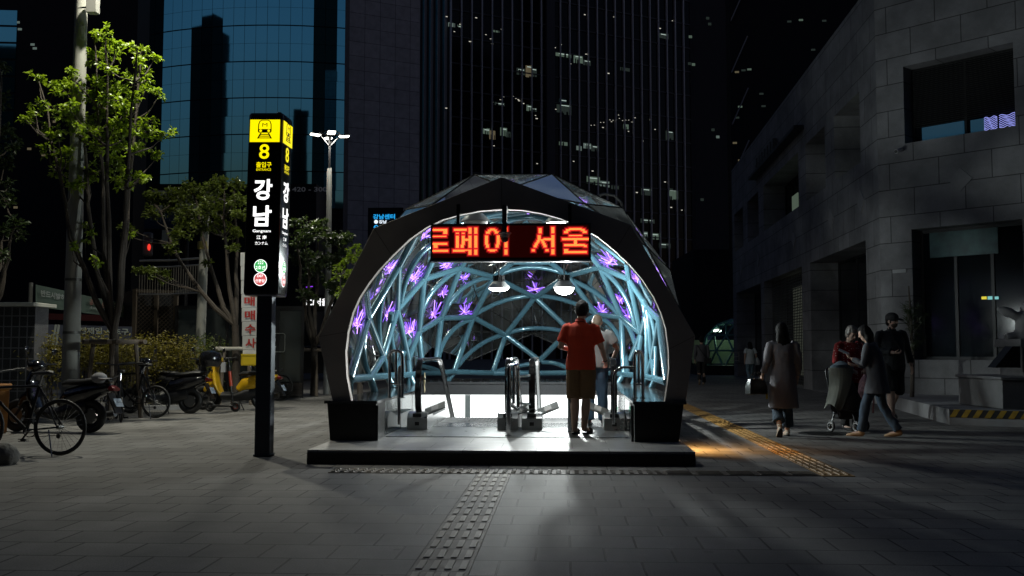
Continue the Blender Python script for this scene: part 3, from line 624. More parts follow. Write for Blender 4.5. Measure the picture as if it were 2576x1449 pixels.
def straight(a, b, r=.058):
    a = W3[a] if isinstance(a, str) else a; b = W3[b] if isinstance(b, str) else b
    m = MB(); m.tube([a, b], r, 12); m.build("steel_tube", blue, K)
for e in """n1 n2,n1 n13,n2 n10,n2 g1,n2 n9,n1 n3,n3 n4,n3 n9,n3 n11,n9 g2,n9 g3,n4 n7,n4 n14,n4 n5,n5 n6,n5 n12,n5 n15,n6 n7,n6 n8,n6 g6,n7 n11,n7 g5,n11 g4,n8 n12,n8 g7,n8 b5,
b5 b3,n12 b3,b3 b2,b3 b7,b5 b6,b5 g8,b7 b6,b7 b8,n12 n16,b2 b9,b2 r1,b2 b8,r1 r2,r2 r3,r1 r5,r1 r8,r5 b8,r5 r6,r2 r6,r3 r7,r3 r6,r4 g16,r3 r4,r4 r7,r6 r11,r5 g12,r6 g13,r7 g14,r7 g15,r2 r10,r10 r9,
n17 n18,n18 n19,n14 n17,b9 n16,r8 r12,n15 n16""".replace("\n", "").split(","):
    straight(*e.split())
ringk = ["g%d" % i for i in range(1, 17)]
for a, b in zip(ringk, ringk[1:]): straight(a, b, .058)
def arc(pts, r=.050):
    p = [Z(*q) for q in pts]
    if len(p) == 3:
        c = [p[0]*((1-t)*(1-t)) + (p[1]*2-(p[0]+p[2])*.5)*(2*t*(1-t)) + p[2]*(t*t) for t in [i/12 for i in range(13)]]
    else: c = p
    m = MB(); m.tube(c, r, 10); m.build("curved_tube", blue, K)
for q in [((872, 1190), (943, 1031), (1080, 938)), ((905, 905), (1040, 735), (1215, 678)), ((759, 975), (822, 783), (1004, 622)), ((632, 847), (702, 614), (825, 472)), ((504, 1109), (500, 890), (560, 690)),
          ((430, 940), (396, 1140), (440, 1300)), ((575, 900), (575, 1060), (617, 1295)), ((1100, 912), (1470, 792), (1860, 902)), ((1000, 1230), (1130, 1105), (1290, 1035)), ((1310, 1030), (1480, 996), (1690, 1022)),
          ((1240, 664), (1460, 612), (1680, 660)), ((1212, 1280), (1330, 1245), (1500, 1215)), ((1525, 1212), (1620, 1222), (1700, 1262)), ((1700, 690), (1870, 780), (2010, 915)), ((1890, 930), (2010, 1050), (2065, 1285)),
          ((2035, 940), (2105, 1070), (2150, 1300)), ((1915, 640), (2045, 790), (2115, 1010)), ((2085, 705), (2170, 870), (2185, 1290)), ((1040, 330), (1400, 250), (1690, 330)), ((1095, 395), (1400, 300), (1620, 345)), ((2170, 820), (2235, 1010), (2240, 1310)), ((690, 1080), (640, 1180), (610, 1290))]:
    arc(q)
# feet of the tubes down to the coping
for k, (dx, dy) in dict(g1=(-8, 110), g2=(42, 125), g3=(52, 110), g4=(-8, 100), g4b=(40, 90), g6=(-30, 60), g7=(-50, 70), g12=(-40, 60), g13=(-40, 110), g14=(-50, 120), g15=(-50, 120)).items():
    p = W3[k[:2] if k[-1] == 'b' else k]; n_ = N[k[:2] if k[-1] == 'b' else k]; d = ray(*z1(n_[0]+dx, n_[1]+dy)); q = CAM+d*((p.y)/d.y)
    t = (.63-p.z)/(q.z-p.z) if abs(q.z-p.z) > .02 else 1; q = p+(q-p)*min(max(t, .1), 2); straight(p, q, .055)
# ---- outer glass facets, stood off the tubes
GA = (2.46, 6.2, 2.46)
def gp(th, y):                # th 0..pi left to right over the top
    s = math.sqrt(max(0, 1-((y-EC.y)/GA[1])**2)); return V((EC.x-GA[0]*s*math.cos(th), y, EC.z+GA[2]*s*math.sin(th)))
rows = []; ys = [YP+.24, 13.3, 14.7, 16.2, 17.7, 19.2, 20.5]
for i, y in enumerate(ys):
    n = 8; off = .5*(i % 2)
    th = [-.28 + (math.pi+.56)*(j+off)/n for j in range(n+1-(i % 2))]
    if i == 0: s_ = .84; rows.append([EC+V((-2.2*math.cos(t)*.98, y-EC.y, 2.0*math.sin(t)*.93)) for t in th])
    else: rows.append([gp(t, y) for t in th])
gl = MB(); jn = MB()
def tri(a, b, c):
    n_ = (b-a).cross(c-a).normalized()
    gl.add([a, b, c], [(0, 1, 2)])
    for p, q in ((a, b), (b, c), (c, a)): jn.tube([p, q], .011, 4)
for i in range(len(rows)-1):
    A, B_ = rows[i], rows[i+1]
    if i % 2: A, B_ = B_, A
    for j in range(len(B_)): tri(A[j], A[j+1], B_[j])
    for j in range(len(B_)-1): tri(B_[j], B_[j+1], A[j+1])
back = rows[-1]; apex = V((EC.x, 21.4, 1.6))
for j in range(len(back)-1): tri(back[j], back[j+1], apex)
gl.build("glass_facets", clearg, K, smooth=False); jn.build("glass_joints", mat("silicone_black", (.02, .02, .02), .7), K)
# spider fittings and violet star lights between tubes and glass
rs = random.Random(4)
sp_ = None
for (x, y) in [(760, 640), (800, 715), (560, 660), (1030, 700), (1255, 780), (1690, 790), (1915, 710), (1095, 1075), (930, 1020), (1490, 960), (1470, 590), (1230, 590), (1690, 590), (470, 1170), (700, 1180), (2075, 1130), (640, 940), (1380, 265), (1590, 300)]:
    p = Z(x, y, 1.05); nrm = (EC-p); nrm = V((nrm.x/EA[0]**2, nrm.y/EA[1]**2, nrm.z/EA[2]**2)).normalized(); a = nrm.orthogonal().normalized(); b = nrm.cross(a); t = rs.uniform(0, 3)
    m = MB()
    for k in range(4):
        e = a*math.cos(t+k*math.pi/2+.3*(-1)**k)+b*math.sin(t+k*math.pi/2+.3*(-1)**k); m.tube([p, p+e*.16-nrm*.03, p+e*.19-nrm*.1], [.012, .010, .014], 6)
    m.tube([p, p+nrm*.14], .012, 6); m.build("spider_fitting", chrome, K)
for (x, y, s) in [(358, 930, 1.), (555, 880, 1.), (735, 650, 1.05), (575, 590, .7), (845, 880, 1.), (1045, 870, .9), (702, 985, .9), (940, 590, .8), (1480, 735, .85), (1925, 560, 1.), (1900, 865, .9), (2070, 890, 1.05), (2105, 655, .9), (905, 760, .6), (800, 390, .7), (2010, 800, .7), (1035, 665, .45), (2150, 985, .6)]:
    p = Z(x, y, 1.06); nrm = (EC-p); nrm = V((nrm.x/EA[0]**2, nrm.y/EA[1]**2, nrm.z/EA[2]**2)).normalized(); up = V((0, 0, 1))
    m = MB()
    ud = (up-nrm*up.dot(nrm)).normalized(); sd_ = nrm.cross(ud)
    for k in range(22):           # a fan of thin rods, opening upwards like a lotus
        a = R(-125+250*k/21+rs.uniform(-6, 6)); d = (ud*math.cos(a)+sd_*math.sin(a)+nrm*rs.uniform(-.35, .55)).normalized()
        L = rs.uniform(.13, .24)*s*(1.25 if abs(a) < .7 else .95); st = p-ud*.10*s+d*.02+nrm*rs.uniform(-.02, .05); m.tube([st, st+d*L], .0062, 5, mi=1 if k % 4 == 0 else 0)
    m.sph(p-ud*.10*s, .03*s, 8, 5, 1); m.build("star_light", [violet, violet_hot], K)
# ---- LED board
LB = thing("led_board", "black LED message board with red Korean letters hanging in the portal", "message board", P(1285, 610, YP-.13))
yb = YP-.14; tl, br = P(1083, 563, yb), P(1487, 657, yb); Wd = br.x-tl.x; Hd = tl.z-br.z
m = MB(); m.bb((tl.x, yb+.005, br.z), (br.x, yb+.125, tl.z)); m.build("case", mat("led_case", (.09, .09, .095), .45, metal=.4), LB, bevel=.004)
ix0 = tl.x+Wd*35/2435; ix1 = br.x-Wd*35/2435; iz1 = tl.z-Hd*33/565; iz0 = br.z+Hd*60/565
m = MB(); m.bb((ix0, yb+.001, iz0), (ix1, yb+.004, iz1)); m.build("screen", mat("led_screen", (.02, .004, .003), .4, emis=(.5, .02, .01), es=.022, sample=False), LB)
m = MB(); m.bb((tl.x-.004, yb-.012, br.z), (br.x+.004, yb+.004, br.z+Hd*25/565)); m.build("bottom_rail", mat("led_rail", (.5, .56, .58), .3, metal=.5), LB)
px = (ix1-ix0)/160; pz = (iz1-iz0)/32
RECT = [(0, 14, 3, 4), (11, 14, 5, 7), (0, 13, 10, 10), (0, 14, 17, 18), (1, 4, 19, 21), (0, 15, 24, 25), (22, 34, 3, 4), (24, 26, 7, 7), (30, 32, 7, 7), (24, 26, 10, 21), (30, 32, 10, 18), (29, 31, 19, 21), (33, 36, 13, 14), (37, 39, 2, 7), (37, 39, 10, 21), (37, 39, 24, 28), (43, 45, 2, 7), (43, 45, 10, 21), (43, 45, 24, 28), (21, 32, 24, 25), (33, 36, 24, 24),
        (59, 63, 3, 4), (57, 59, 4, 5), (55, 58, 6, 7), (63, 65, 4, 5), (64, 67, 6, 7), (54, 56, 10, 18), (55, 57, 19, 21), (66, 68, 10, 18), (65, 67, 19, 21), (57, 65, 24, 24), (59, 63, 25, 25), (74, 76, 2, 7), (74, 76, 10, 21), (74, 76, 24, 28), (70, 73, 13, 14),
        (109, 111, 3, 7), (108, 110, 10, 14), (107, 109, 15, 16), (106, 108, 17, 17), (105, 107, 18, 19), (104, 106, 20, 21), (102, 104, 24, 25), (111, 113, 14, 15), (112, 114, 16, 17), (113, 115, 18, 19), (114, 116, 20, 21), (116, 118, 24, 25), (114, 121, 13, 14), (122, 124, 2, 7), (122, 124, 10, 21), (122, 124, 24, 28),
        (140, 152, 3, 4), (137, 140, 4, 5), (135, 138, 6, 7), (152, 155, 4, 5), (154, 157, 6, 7), (140, 152, 10, 10), (133, 159, 13, 14), (145, 147, 15, 18), (135, 155, 19, 20), (155, 157, 20, 21), (135, 138, 24, 25), (135, 157, 26, 27)]
lit = sorted({(c, r) for a, b, c0, c1 in RECT for c in range(a, b+1) for r in range(c0, c1+1)})
m = MB(); h = MB()
for c, r in lit:
    cx = ix0+(c+.5)*px; cz = iz1-(r+.5)*pz; q = px*.33
    m.add([(cx-q, yb-.002, cz-q), (cx+q, yb-.002, cz-q), (cx+q, yb-.002, cz+q), (cx-q, yb-.002, cz+q)], [(0, 1, 2, 3)])
m.build("lit_letters", emit("led_lit", (1., .165, .03), 5.5), LB, smooth=False)
hs = {(c+i, r+j) for c, r in lit for i in (-1, 0, 1) for j in (-1, 0, 1)}-set(lit)  # red halo of the letters, drawn as glowing cells around them
for c, r in hs:
    if 0 <= c < 160 and 0 <= r < 32:
        cx = ix0+(c+.5)*px; cz = iz1-(r+.5)*pz; q = px*.46; h.add([(cx-q, yb-.001, cz-q), (cx+q, yb-.001, cz-q), (cx+q, yb-.001, cz+q), (cx-q, yb-.001, cz+q)], [(0, 1, 2, 3)])
h.build("led_halo", emit("led_halo_red", (1., .03, .03), .95), LB, smooth=False)
h = MB(); h2 = {(c+i, r+j) for c, r in hs for i in (-1, 0, 1) for j in (-1, 0, 1)}-set(lit)-hs  # outer, dimmer ring of the same drawn halo
for c, r in h2:
    if 0 <= c < 160 and 0 <= r < 32:
        cx = ix0+(c+.5)*px; cz = iz1-(r+.5)*pz; q = px*.46; h.add([(cx-q, yb-.001, cz-q), (cx+q, yb-.001, cz-q), (cx+q, yb-.001, cz+q), (cx-q, yb-.001, cz+q)], [(0, 1, 2, 3)])
h.build("led_halo", emit("led_halo_dim", (1., .02, .02), .24), LB, smooth=False)
for (x, w) in ((870, .07), (1000, .03)):
    pass
m = MB(); a = P(*z1(997, 345), yb+.08); m.bb((a.x-.02, yb+.06, a.z), (a.x+.02, yb+.10, a.z+.25)); m.build("hanger", dark_metal, LB)
m = MB(); a = P(*z1(1700, 345), yb+.08); m.bb((a.x-.02, yb+.06, a.z), (a.x+.02, yb+.10, a.z+.25)); m.build("hanger", dark_metal, LB)
# camera dome in front of the board
cu, cv_ = z1(1289, 400); cp = P(cu, cv_, yb-.16); DC = thing("dome_camera", "small dome security camera on a dark rod in front of the red LED board", "camera", cp)
m = MB(); m.bb((cp.x-.028, cp.y-.028, cp.z+.01), (cp.x+.028, cp.y+.028, P(*z1(1289, 240), YP-.2).z)); m.bb((cp.x-.028, cp.y, P(*z1(1289, 240), YP-.2).z-.03), (cp.x+.028, YP+.01, P(*z1(1289, 240), YP-.2).z+.02)); m.build("rod", mat("camera_rod", (.05, .045, .045), .5), DC)
m = MB(); m.lathe([(.0, .015), (.08, .012), (.082, 0), (.065, -.01), (.055, -.05), (.0, -.055)], cp, 18); m.build("housing", mat("camera_housing", (.6, .52, .52), .4), DC)
m = MB(); m.lathe([(.05, -.05), (.042, -.085), (.024, -.105), (0, -.11)], cp, 16); m.build("dome_lens", mat("camera_dome", (.12, .06, .07), .12), DC)
# ---- high bay lamps
lampw = emit("lamp_disc", (1., 1., .96), 22)
def highbay(u, v, Y, label, power, hang, on=True, r=.19, dome=.28):
    p = P(u, v, Y); L = thing("high_bay_lamp", label, "lamp", p, group=None)
    m = MB(); m.lathe([(r, 0), (r*.95, .03), (r*.6, .10), (r*.45, .12), (0, .12)], p, 24); m.lathe([(r, 0), (r*.9, .004), (r*.86, .02)], p, 24); m.build("reflector", mat("lamp_grey", (.30, .31, .31), .4, metal=.5), L)
    m = MB(); m.lathe([(0, -r*dome), (r*.3, -r*dome*.96), (r*.6, -r*dome*.75), (r*.8, -r*dome*.4), (r*.88, .0), (r*.86, .012), (0, .012)], p, 24); m.build("diffuser", lampw if on else mat("lamp_off", (.6, .6, .58), .4), L)
    m = MB()
    for k in range(16):
        a = 2*math.pi*k/16; m.box(p+V((.075*math.cos(a), .075*math.sin(a), .165)), (.05, .012, .09), rz=a)
    m.lathe([(.05, .12), (.05, .22), (0, .22)], p, 12); m.build("heat_sink", black_plastic, L)
    m = MB(); m.tube([p+V((0, 0, .21)), p+V((0, 0, .21+hang))], .012, 6); m.torus(p+V((0, 0, .235)), .03, .008, (1, 0, 0), 14, 6); m.build("hanger", dark_metal, L)
    if on: lamp("lamp_light", 'POINT', p-V((0, 0, r*dome+.09)), power, (.94, 1., .98), .07, L)
highbay(*z1(1253, 745), 16.3, "round lit high bay lamp hanging from the left dome node", 190, .45)
highbay(*z1(1664, 742), 16.3, "blazing round high bay lamp hanging from the right dome node", 520, .42, dome=.62)
highbay(*z1(1105, 328), 12.7, "dark ribbed high bay lamp above the LED board left of its rod", 0, .1, on=False)
highbay(*z1(1628, 336), 13.2, "white lit high bay lamp peeking over the LED board right of its rod", 70, .1)
# ---- escalators
hand = mat("handrail_rubber", (.012, .012, .013), .16, spec=.7); deck = mat("newel_steel", (.42, .43, .43), .3, metal=.9, var=.12, vs=8)
def balustrade(x, T, sgn, lab):
    yf = 13.42; zt = 1.12; zb = .36; ye = 15.75; sl = math.tan(R(30))
    prof = [(yf+.10, zb), (yf+.02, zb+.12), (yf-.01, zb+.32), (yf, zb+.5), (yf+.05, zt-.12), (yf+.13, zt-.03), (yf+.24, zt), (ye-.25, zt), (ye, zt-.03), (ye+.25, zt-.14)] + [(ye+.25+q, zt-.14-q*sl) for q in (.5, 1., 2., 2.9)]
    def strip(pr, w, h):
        rings = []
        for i, (y, z) in enumerate(pr):
            a, b = pr[max(i-1, 0)], pr[min(i+1, len(pr)-1)]; t = V((0, b[0]-a[0], b[1]-a[1])).normalized(); n_ = V((0, -t.z, t.y)); c = V((x, y, z))
            rings.append([c+V((w*sx, 0, 0))+n_*(h*sz) for sx, sz in ((-1, -.5), (-1, .3), (-.7, .8), (.7, .8), (1, .3), (1, -.5))])
        m = MB(); m.loft(rings); return m
    strip(prof, .043, .022).build("handrail", hand, T)
    ins = [(y+.035 if i < 6 else y, z-.03 if i > 3 else z) for i, (y, z) in enumerate(prof)]
    strip(ins, .024, .02).build("rail_track", chrome, T)
    m = MB(); poly = [(y+.06 if i < 6 else y, z-.05 if i > 4 else z) for i, (y, z) in enumerate(prof)]; poly += [(poly[-1][0], poly[-1][1]-.7), (ye+.2, .1), (yf+.12, .1)]
    m.prism(poly, (x-.005, 0, 0), (0, 1, 0), (0, 0, 1), (1, 0, 0), .010); m.build("glass_panel", balg, T)
    m = MB(); bw = .14; m.prism([(yf-.08, .165), (yf+.5, .165), (yf+.5, .34), (yf+.12, .40), (yf-.02, .38), (yf-.08, .32)], (x-bw, 0, 0), (0, 1, 0), (0, 0, 1), (1, 0, 0), 2*bw)
    m.bb((x-.03, yf-.084, .22), (x+.03, yf-.076, .27), 1); m.bb((x-.06, yf-.088, .335), (x+.06, yf+.03, .385), 1); m.build("newel_base", [deck, black_plastic], T, bevel=.006)
    m = MB(); p0 = [(yf+.4, .30), (ye, .30), (ye+3.2, .30-3.2*sl), (ye+3.2, .05-3.2*sl), (ye, -.1), (yf+.4, .1)]
    m.prism(p0, (x-.11, 0, 0), (0, 1, 0), (0, 0, 1), (1, 0, 0), .22); m.build("skirt", deck, T)
    m = MB(); c = V((x+sgn*.22, yf+.12, .44)); M_ = Matrix.Rotation(R(-22)*sgn, 3, 'Y') @ Matrix.Rotation(R(20), 3, 'X'); m.box(c, (.3, .22, .02), M=M_); m.box(c+M_ @ V((0, 0, .012)), (.1, .16, .004), M=M_, mi=1); m.build("notice_plate", [mat("plate_steel", (.35, .37, .36), .35, metal=.6), mat("plate_paper", (.7, .7, .68), .5)], T)
def escalator(xa, xb, label):
    T = thing("escalator", label, "escalator", ((xa+xb)/2, 13.4, .155))
    balustrade(xa, T, 1, ""); balustrade(xb, T, 1 if xb < 0 else -1, "")
    m = MB(); y = 13.86; z = .163
    steps = [(y, z)]
    m.bb((xa+.12, PY0-.06, .158), (xb-.12, 14.6, .166)); m.build("comb_plate", mat("comb_steel", (.4, .41, .41), .22, metal=.95, bump=.1, bs=220), T)
    m = MB(); y = 14.62; z = .158
    for k in range(12):
        dz = 0 if k < 3 else .21; z -= dz
        m.bb((xa+.12, y, z-.22), (xb-.12, y+.395, z)); y += .4
        for j in range(18): xx = xa+.13+(xb-xa-.26)*(j+.5)/18; m.bb((xx-.012, y-.398, z), (xx+.012, y-.012, z+.008))
    m.build("steps", mat("step_steel", (.22, .22, .22), .4, metal=.8), T)
    return T
EL = escalator(-2.0, -.76, "left escalator with a long handrail loop and glass balustrade going down")
ER = escalator(-.43, .69, "right escalator with the two men at its top and black handrails")
m = MB(); m.lathe([(.0, 0), (.09, 0), (.09, .004), (0, .004)], (0, 0, 0), 20, M=Matrix.Rotation(R(90), 3, 'Y')); o = m.build("warning_sticker", mat("sticker", (.75, .62, .35), .5), EL, local=True); o.location = V((-1.992, 14.0, .78))-ROOTLOC[EL.name]; o.scale = (1, .6, 1.6)
m = MB(); m.bar((-1.985, 14.03, .70), (-1.985, 13.97, .80), .02, .006, up=(1, 0, 0)); m.sph((-1.985, 13.97, .84), .02, 8, 6); m.build("sticker_mark", black_plastic, EL)
# ---- bars, bollards and grab rails
def pipe(T, pts, r=.024, name="tube", mt=None): m = MB(); m.tube(pts, r, 10); return m.build(name, mt or chrome, T)
def rnd(pts, r=.08, n=5):     # rounded polyline
    pts = [V(p) for p in pts]; o = [pts[0]]
    for i in range(1, len(pts)-1):
        a, b, c = pts[i-1], pts[i], pts[i+1]; d1 = (a-b).normalized()*min(r, (a-b).length*.5); d2 = (c-b).normalized()*min(r, (c-b).length*.5)
        for k in range(n+1): t = k/n; o.append((b+d1)*((1-t)**2)+b*(2*t*(1-t))+(b+d2)*t*t)
    return o+[pts[-1]]
b0 = G(1279, 1097, .155); T = thing("guide_barrier", "polished steel post and loop barrier between the two escalators", "barrier", b0)
m = MB(); m.lathe([(.05, .0), (.05, .01), (.028, .012), (.028, .47), (0, .47)], b0, 14); m.build("post", chrome, T)
xb, yb0 = b0.x, b0.y
pipe(T, rnd([(xb, yb0, .6), (xb-.0, yb0, 1.05), (xb+.09, yb0+.55, 1.06), (xb+.10, yb0+.55, .45), (xb, yb0, .58)], .06), .024, "loop")
pipe(T, rnd([(xb+.0, yb0+.14, 1.045), (xb+.02, yb0+.14, .62)], .06), .02, "rail"); pipe(T, [(xb+.05, yb0+.3, 1.05), (xb+.05, yb0+.3, .55)], .02, "rail")
pipe(T, rnd([(xb+.09, yb0+.55, .9), (xb+.2, yb0+.7, .9), (xb+.24, yb0+.8, .9)], .06), .018, "rail"); pipe(T, rnd([(xb+.09, yb0+.55, .55), (xb+.2, yb0+.7, .52), (xb+.24, yb0+.8, .52)], .06), .018, "rail")
bo = G(1437, 1087, .155); m = MB(); m.lathe([(.085, 0), (.085, .008), (.046, .012), (.046, .78), (.04, .8), (0, .8)], bo, 18); o = m.build("steel_bollard", steel, at=bo); tag(o, "thick round brushed steel bollard beside the leg of the man in red", "bollard")
def grab(u0, u1, vt, vb, label, mid):
    zc_ = .637; a = G(u0, vb, zc_); b = G(u1, vb+2, zc_); y = (a.y+b.y)/2; a.y = b.y = y; zt = P(u0, vt, y).z
    T = thing("grab_rail", label, "grab rail", (a+b)/2)
    pipe(T, rnd([a, (a.x, y, zt), (b.x, y, zt), b], .09), .022, "hoop"); zl = a.z+(zt-a.z)*.30
    pipe(T, [(a.x, y, zl), (b.x, y, zl)], .018, "cross_bar"); pipe(T, [((a.x+b.x)/2, y, zt), ((a.x+b.x)/2, y, zl)], .018, "upright")
    m = MB()
    for q in (a, b): m.lathe([(.04, 0), (.04, .01), (.025, .012)], q, 12)
    m.build("foot_flange", chrome, T); return T, a, b, y, zt
T, a, b, y, zt = grab(983, 1008, 882, 1000, "left steel grab rail hoop on the coping by the left escalator", 0)
zh = P(1010, 922, y).z; pipe(T, rnd([(b.x, y, zh), (PX0+.16, y, zh), (PX0+.17, y, .30)], .16), .02, "side_bar")
T, a, b, y, zt = grab(1596, 1619, 884, 1000, "right steel grab rail hoop on the coping by the right escalator", 0)
zh = P(1590, 924, y).z; pipe(T, rnd([(a.x, y, zh), (PX1-.20, y, zh), (PX1-.21, y, .30)], .16), .02, "side_bar")
m = MB(); q = V((PX1-.14, 13.75, .44)); m.lathe([(0, 0), (.045, 0), (.045, .02), (0, .02)], q, 14, M=Matrix.Rotation(R(90), 3, 'X')); m.box(q+V((0, .0, -.09)), (.03, .03, .16)); o = m.build("signal_light", emit("signal_green", (.05, .8, .4), .9), at=q); tag(o, "small green lit direction light on a stub beside the right escalator", "signal light")
# ---- orange ground lamp on the right flank
ol = V((1.44, 12.40, .46)); T = thing("flank_lamp", "small orange lamp fixed to the outer flank of the right plinth", "lamp", ol)
m = MB(); m.bb(ol-V((.05, .06, .05)), ol+V((.0, .06, .05))); m.build("body", dark_metal, T)
m = MB(); m.bb(ol+V((.001, -.05, -.04)), ol+V((.012, .05, .04))); m.build("lens", emit("orange_lens", (1, .45, .1), 6), T)
lamp("orange_light", 'SPOT', ol+V((.05, 0, .02)), 95, (1, .52, .16), .03, T, rot=(R(6), R(-30), 0), spot=142, blend=1.)
# ================================================================ PEOPLE
skin = mat("skin", (.5, .32, .24), .55, sub=.1); skin_p = mat("skin_pale", (.5, .34, .27), .55)
hair_b = mat("hair_black", (.008, .007, .007), .62, spec=.15, bump=.3, bs=120); hair_g = mat("hair_grey", (.12, .11, .10), .5, bump=.3, bs=120); hair_s = mat("hair_short_grey", (.22, .17, .12), .6, bump=.2, bs=150)
eye_m = mat("eye_dark", (.01, .01, .01), .2); lip_m = mat("lip", (.28, .09, .08), .5)
def cloth(name, col, var=.08, rough=.85): return mat(name, col, rough, var=var, vs=9, bump=.25, bs=300)
def hand(mb, w, d, pn, s, curl=.5, side=1):
    # palm then four fingers of different lengths and a thumb; d = along the forearm, pn = palm normal
    d = V(d).normalized(); pn = V(pn); pn = (pn-d*pn.dot(d)).normalized(); a = d.cross(pn)*side
    w = V(w); pc = w+d*.045*s
    mb.ell([w-d*.02*s, w+d*.01*s, w+d*.045*s, w+d*.085*s, w+d*.095*s], [(.024*s, .019*s), (.030*s, .018*s), (.039*s, .017*s), (.037*s, .014*s), (.02*s, .008*s)], 10, xref=a)
    for k, L in enumerate((.068, .078, .073, .056)):
        b = w+d*.085*s+a*((1.5-k)*.0195*s); q = curl*(.75+.12*k); d1 = (d*math.cos(q*.6)+pn*math.sin(q*.6)); d2 = (d*math.cos(q*1.5)+pn*math.sin(q*1.5)); d3 = (d*math.cos(q*2.1)+pn*math.sin(q*2.1))
        mb.tube([b-d*.01*s, b+d1*L*.45*s, b+d1*L*.45*s+d2*L*.33*s, b+d1*L*.45*s+d2*L*.33*s+d3*L*.26*s], [.0095*s, .009*s, .008*s, .006*s], 7)
    b = w+d*.025*s+a*.028*s; t1 = (d*.65+a*.6+pn*.35*curl).normalized(); t2 = (d*.85+a*.15+pn*.5*curl).normalized()
    mb.tube([b, b+t1*.035*s, b+t1*.035*s+t2*.03*s, b+t1*.035*s+t2*.052*s], [.012*s, .0115*s, .010*s, .007*s], 7)
BASE = dict(pel=(0, 0, .93), sp=(0, .01, 1.10), ch=(0, 0, 1.28), sh=(0, -.01, 1.405), nk=(0, .0, 1.47), hd=(0, .022, 1.60), look=(0, 1, 0),
            sL=(-.185, -.01, 1.39), eL=(-.235, -.03, 1.12), wL=(-.235, .04, .88), sR=(.185, -.01, 1.39), eR=(.235, -.03, 1.12), wR=(.235, .04, .88),
            hL=(-.09, 0, .91), kL=(-.095, .02, .49), aL=(-.10, -.02, .085), fL=(-.10, .15, .03), hR=(.09, 0, .91), kR=(.095, .02, .49), aR=(.10, -.02, .085), fR=(.10, .15, .03),
            cL=.5, cR=.5, pL=(1, 0, 0), pR=(-1, 0, 0))
def person(label, loc, head, H=1.70, sk=None, wide=1., build=1., women=False, face=False, group=None, **J):
    j = dict(BASE); j.update(J); s = H/1.72
    for k, v in j.items():
        if isinstance(v, tuple) and k not in ("pL", "pR", "look"): j[k] = V(v)*s
    T = thing("person", label, "person", loc, head, group)
    b = build; tw = (.155, .135, .17, .165) if not women else (.155, .118, .145, .145)
    tp = [j['pel']-V((0, 0, .07*s)), j['pel'], j['sp'], j['ch'], j['sh'], j['nk']-V((0, 0, .03*s))]
    tr = [(tw[0]*.8, .09), (tw[0], .105*b), (tw[1]*b, .098*b), (tw[2], .112*b), (tw[3]*.95, .075), (.06, .06)]
    tr = [(x*s*wide, y*s) for x, y in tr]
    m = MB(); m.ell(tp, tr, 18)
    fw = V(j['look']).normalized(); up = (j['hd']-j['nk']).normalized(); fw = (fw-up*fw.dot(up)).normalized(); sx = fw.cross(up); M = Matrix((sx, fw, up)).transposed()
    m.tube([j['sh']-up*.02*s, j['nk'], j['hd']-up*.05*s], [.062*s, .054*s, .052*s], 12)
    c = j['hd']; m.sph(c+up*.015*s, (.074*s, .092*s, .108*s), 16, 12, M=M); m.sph(c-up*.055*s+fw*.02*s, (.056*s, .068*s, .062*s), 14, 10, M=M)
    m.tube([c+fw*.085*s+up*.02*s, c+fw*.108*s-up*.022*s], [.009*s, .016*s], 8)
    m.sph(c+fw*.075*s+up*.028*s, (.05*s, .02*s, .01*s), 10, 6, M=M)
    for q in (-1, 1): m.sph(c+sx*q*.076*s-up*.005*s-fw*.005*s, (.012*s, .02*s, .032*s), 8, 8, M=M)
    for q in "LR":
        S_, E_, W_ = j['s'+q], j['e'+q], j['w'+q]
        m.tube([S_*.86+j['sh']*.14, S_, S_*.5+E_*.5, E_, E_*.55+W_*.45, W_], [.055*s, .054*s*b, .046*s*b, .038*s, .036*s, .026*s], 10)
        hand(m, W_, (W_-E_), j['p'+q], s, j['c'+q], side=(-1 if q == 'L' else 1))
        Hp, Kn, An, Ft = j['h'+q], j['k'+q], j['a'+q], j['f'+q]
        m.tube([Hp+V((0, 0, .03*s)), Hp*.6+Kn*.4, Kn, Kn*.62+An*.38+V((0, -.012*s, 0)), An], [.088*s*b, .074*s*b, .056*s, .061*s, .038*s], 12)
        m.tube([An-V((0, .03*s, .02*s)), An+(Ft-An)*.5-V((0, 0, .012*s)), Ft], [.036*s, .036*s, .028*s], 10, flat=.8)
    body = mesh_obj("body", remesh(m, .0085, 3), sk or skin, T)
    if face:
        for q in (-1, 1):
            e = MB(); e.sph(c+fw*.083*s+sx*q*.031*s+up*.012*s, .0105*s, 8, 6); e.build("eye", eye_m, T, local=True)
        e = MB(); e.sph(c+fw*.088*s-up*.058*s, (.022*s, .006*s, .006*s), 8, 5, M=M); e.build("mouth", lip_m, T, local=True)
        e = MB()
        for q in (-1, 1): e.tube([c+fw*.088*s+sx*q*.016*s+up*.034*s, c+fw*.082*s+sx*q*.046*s+up*.034*s], .004*s, 5)
        e.build("eyebrow", hair_b, T, local=True)
    return dict(T=T, j=j, s=s, M=M, sx=sx, fw=fw, up=up, tp=tp, tr=tr, b=b)
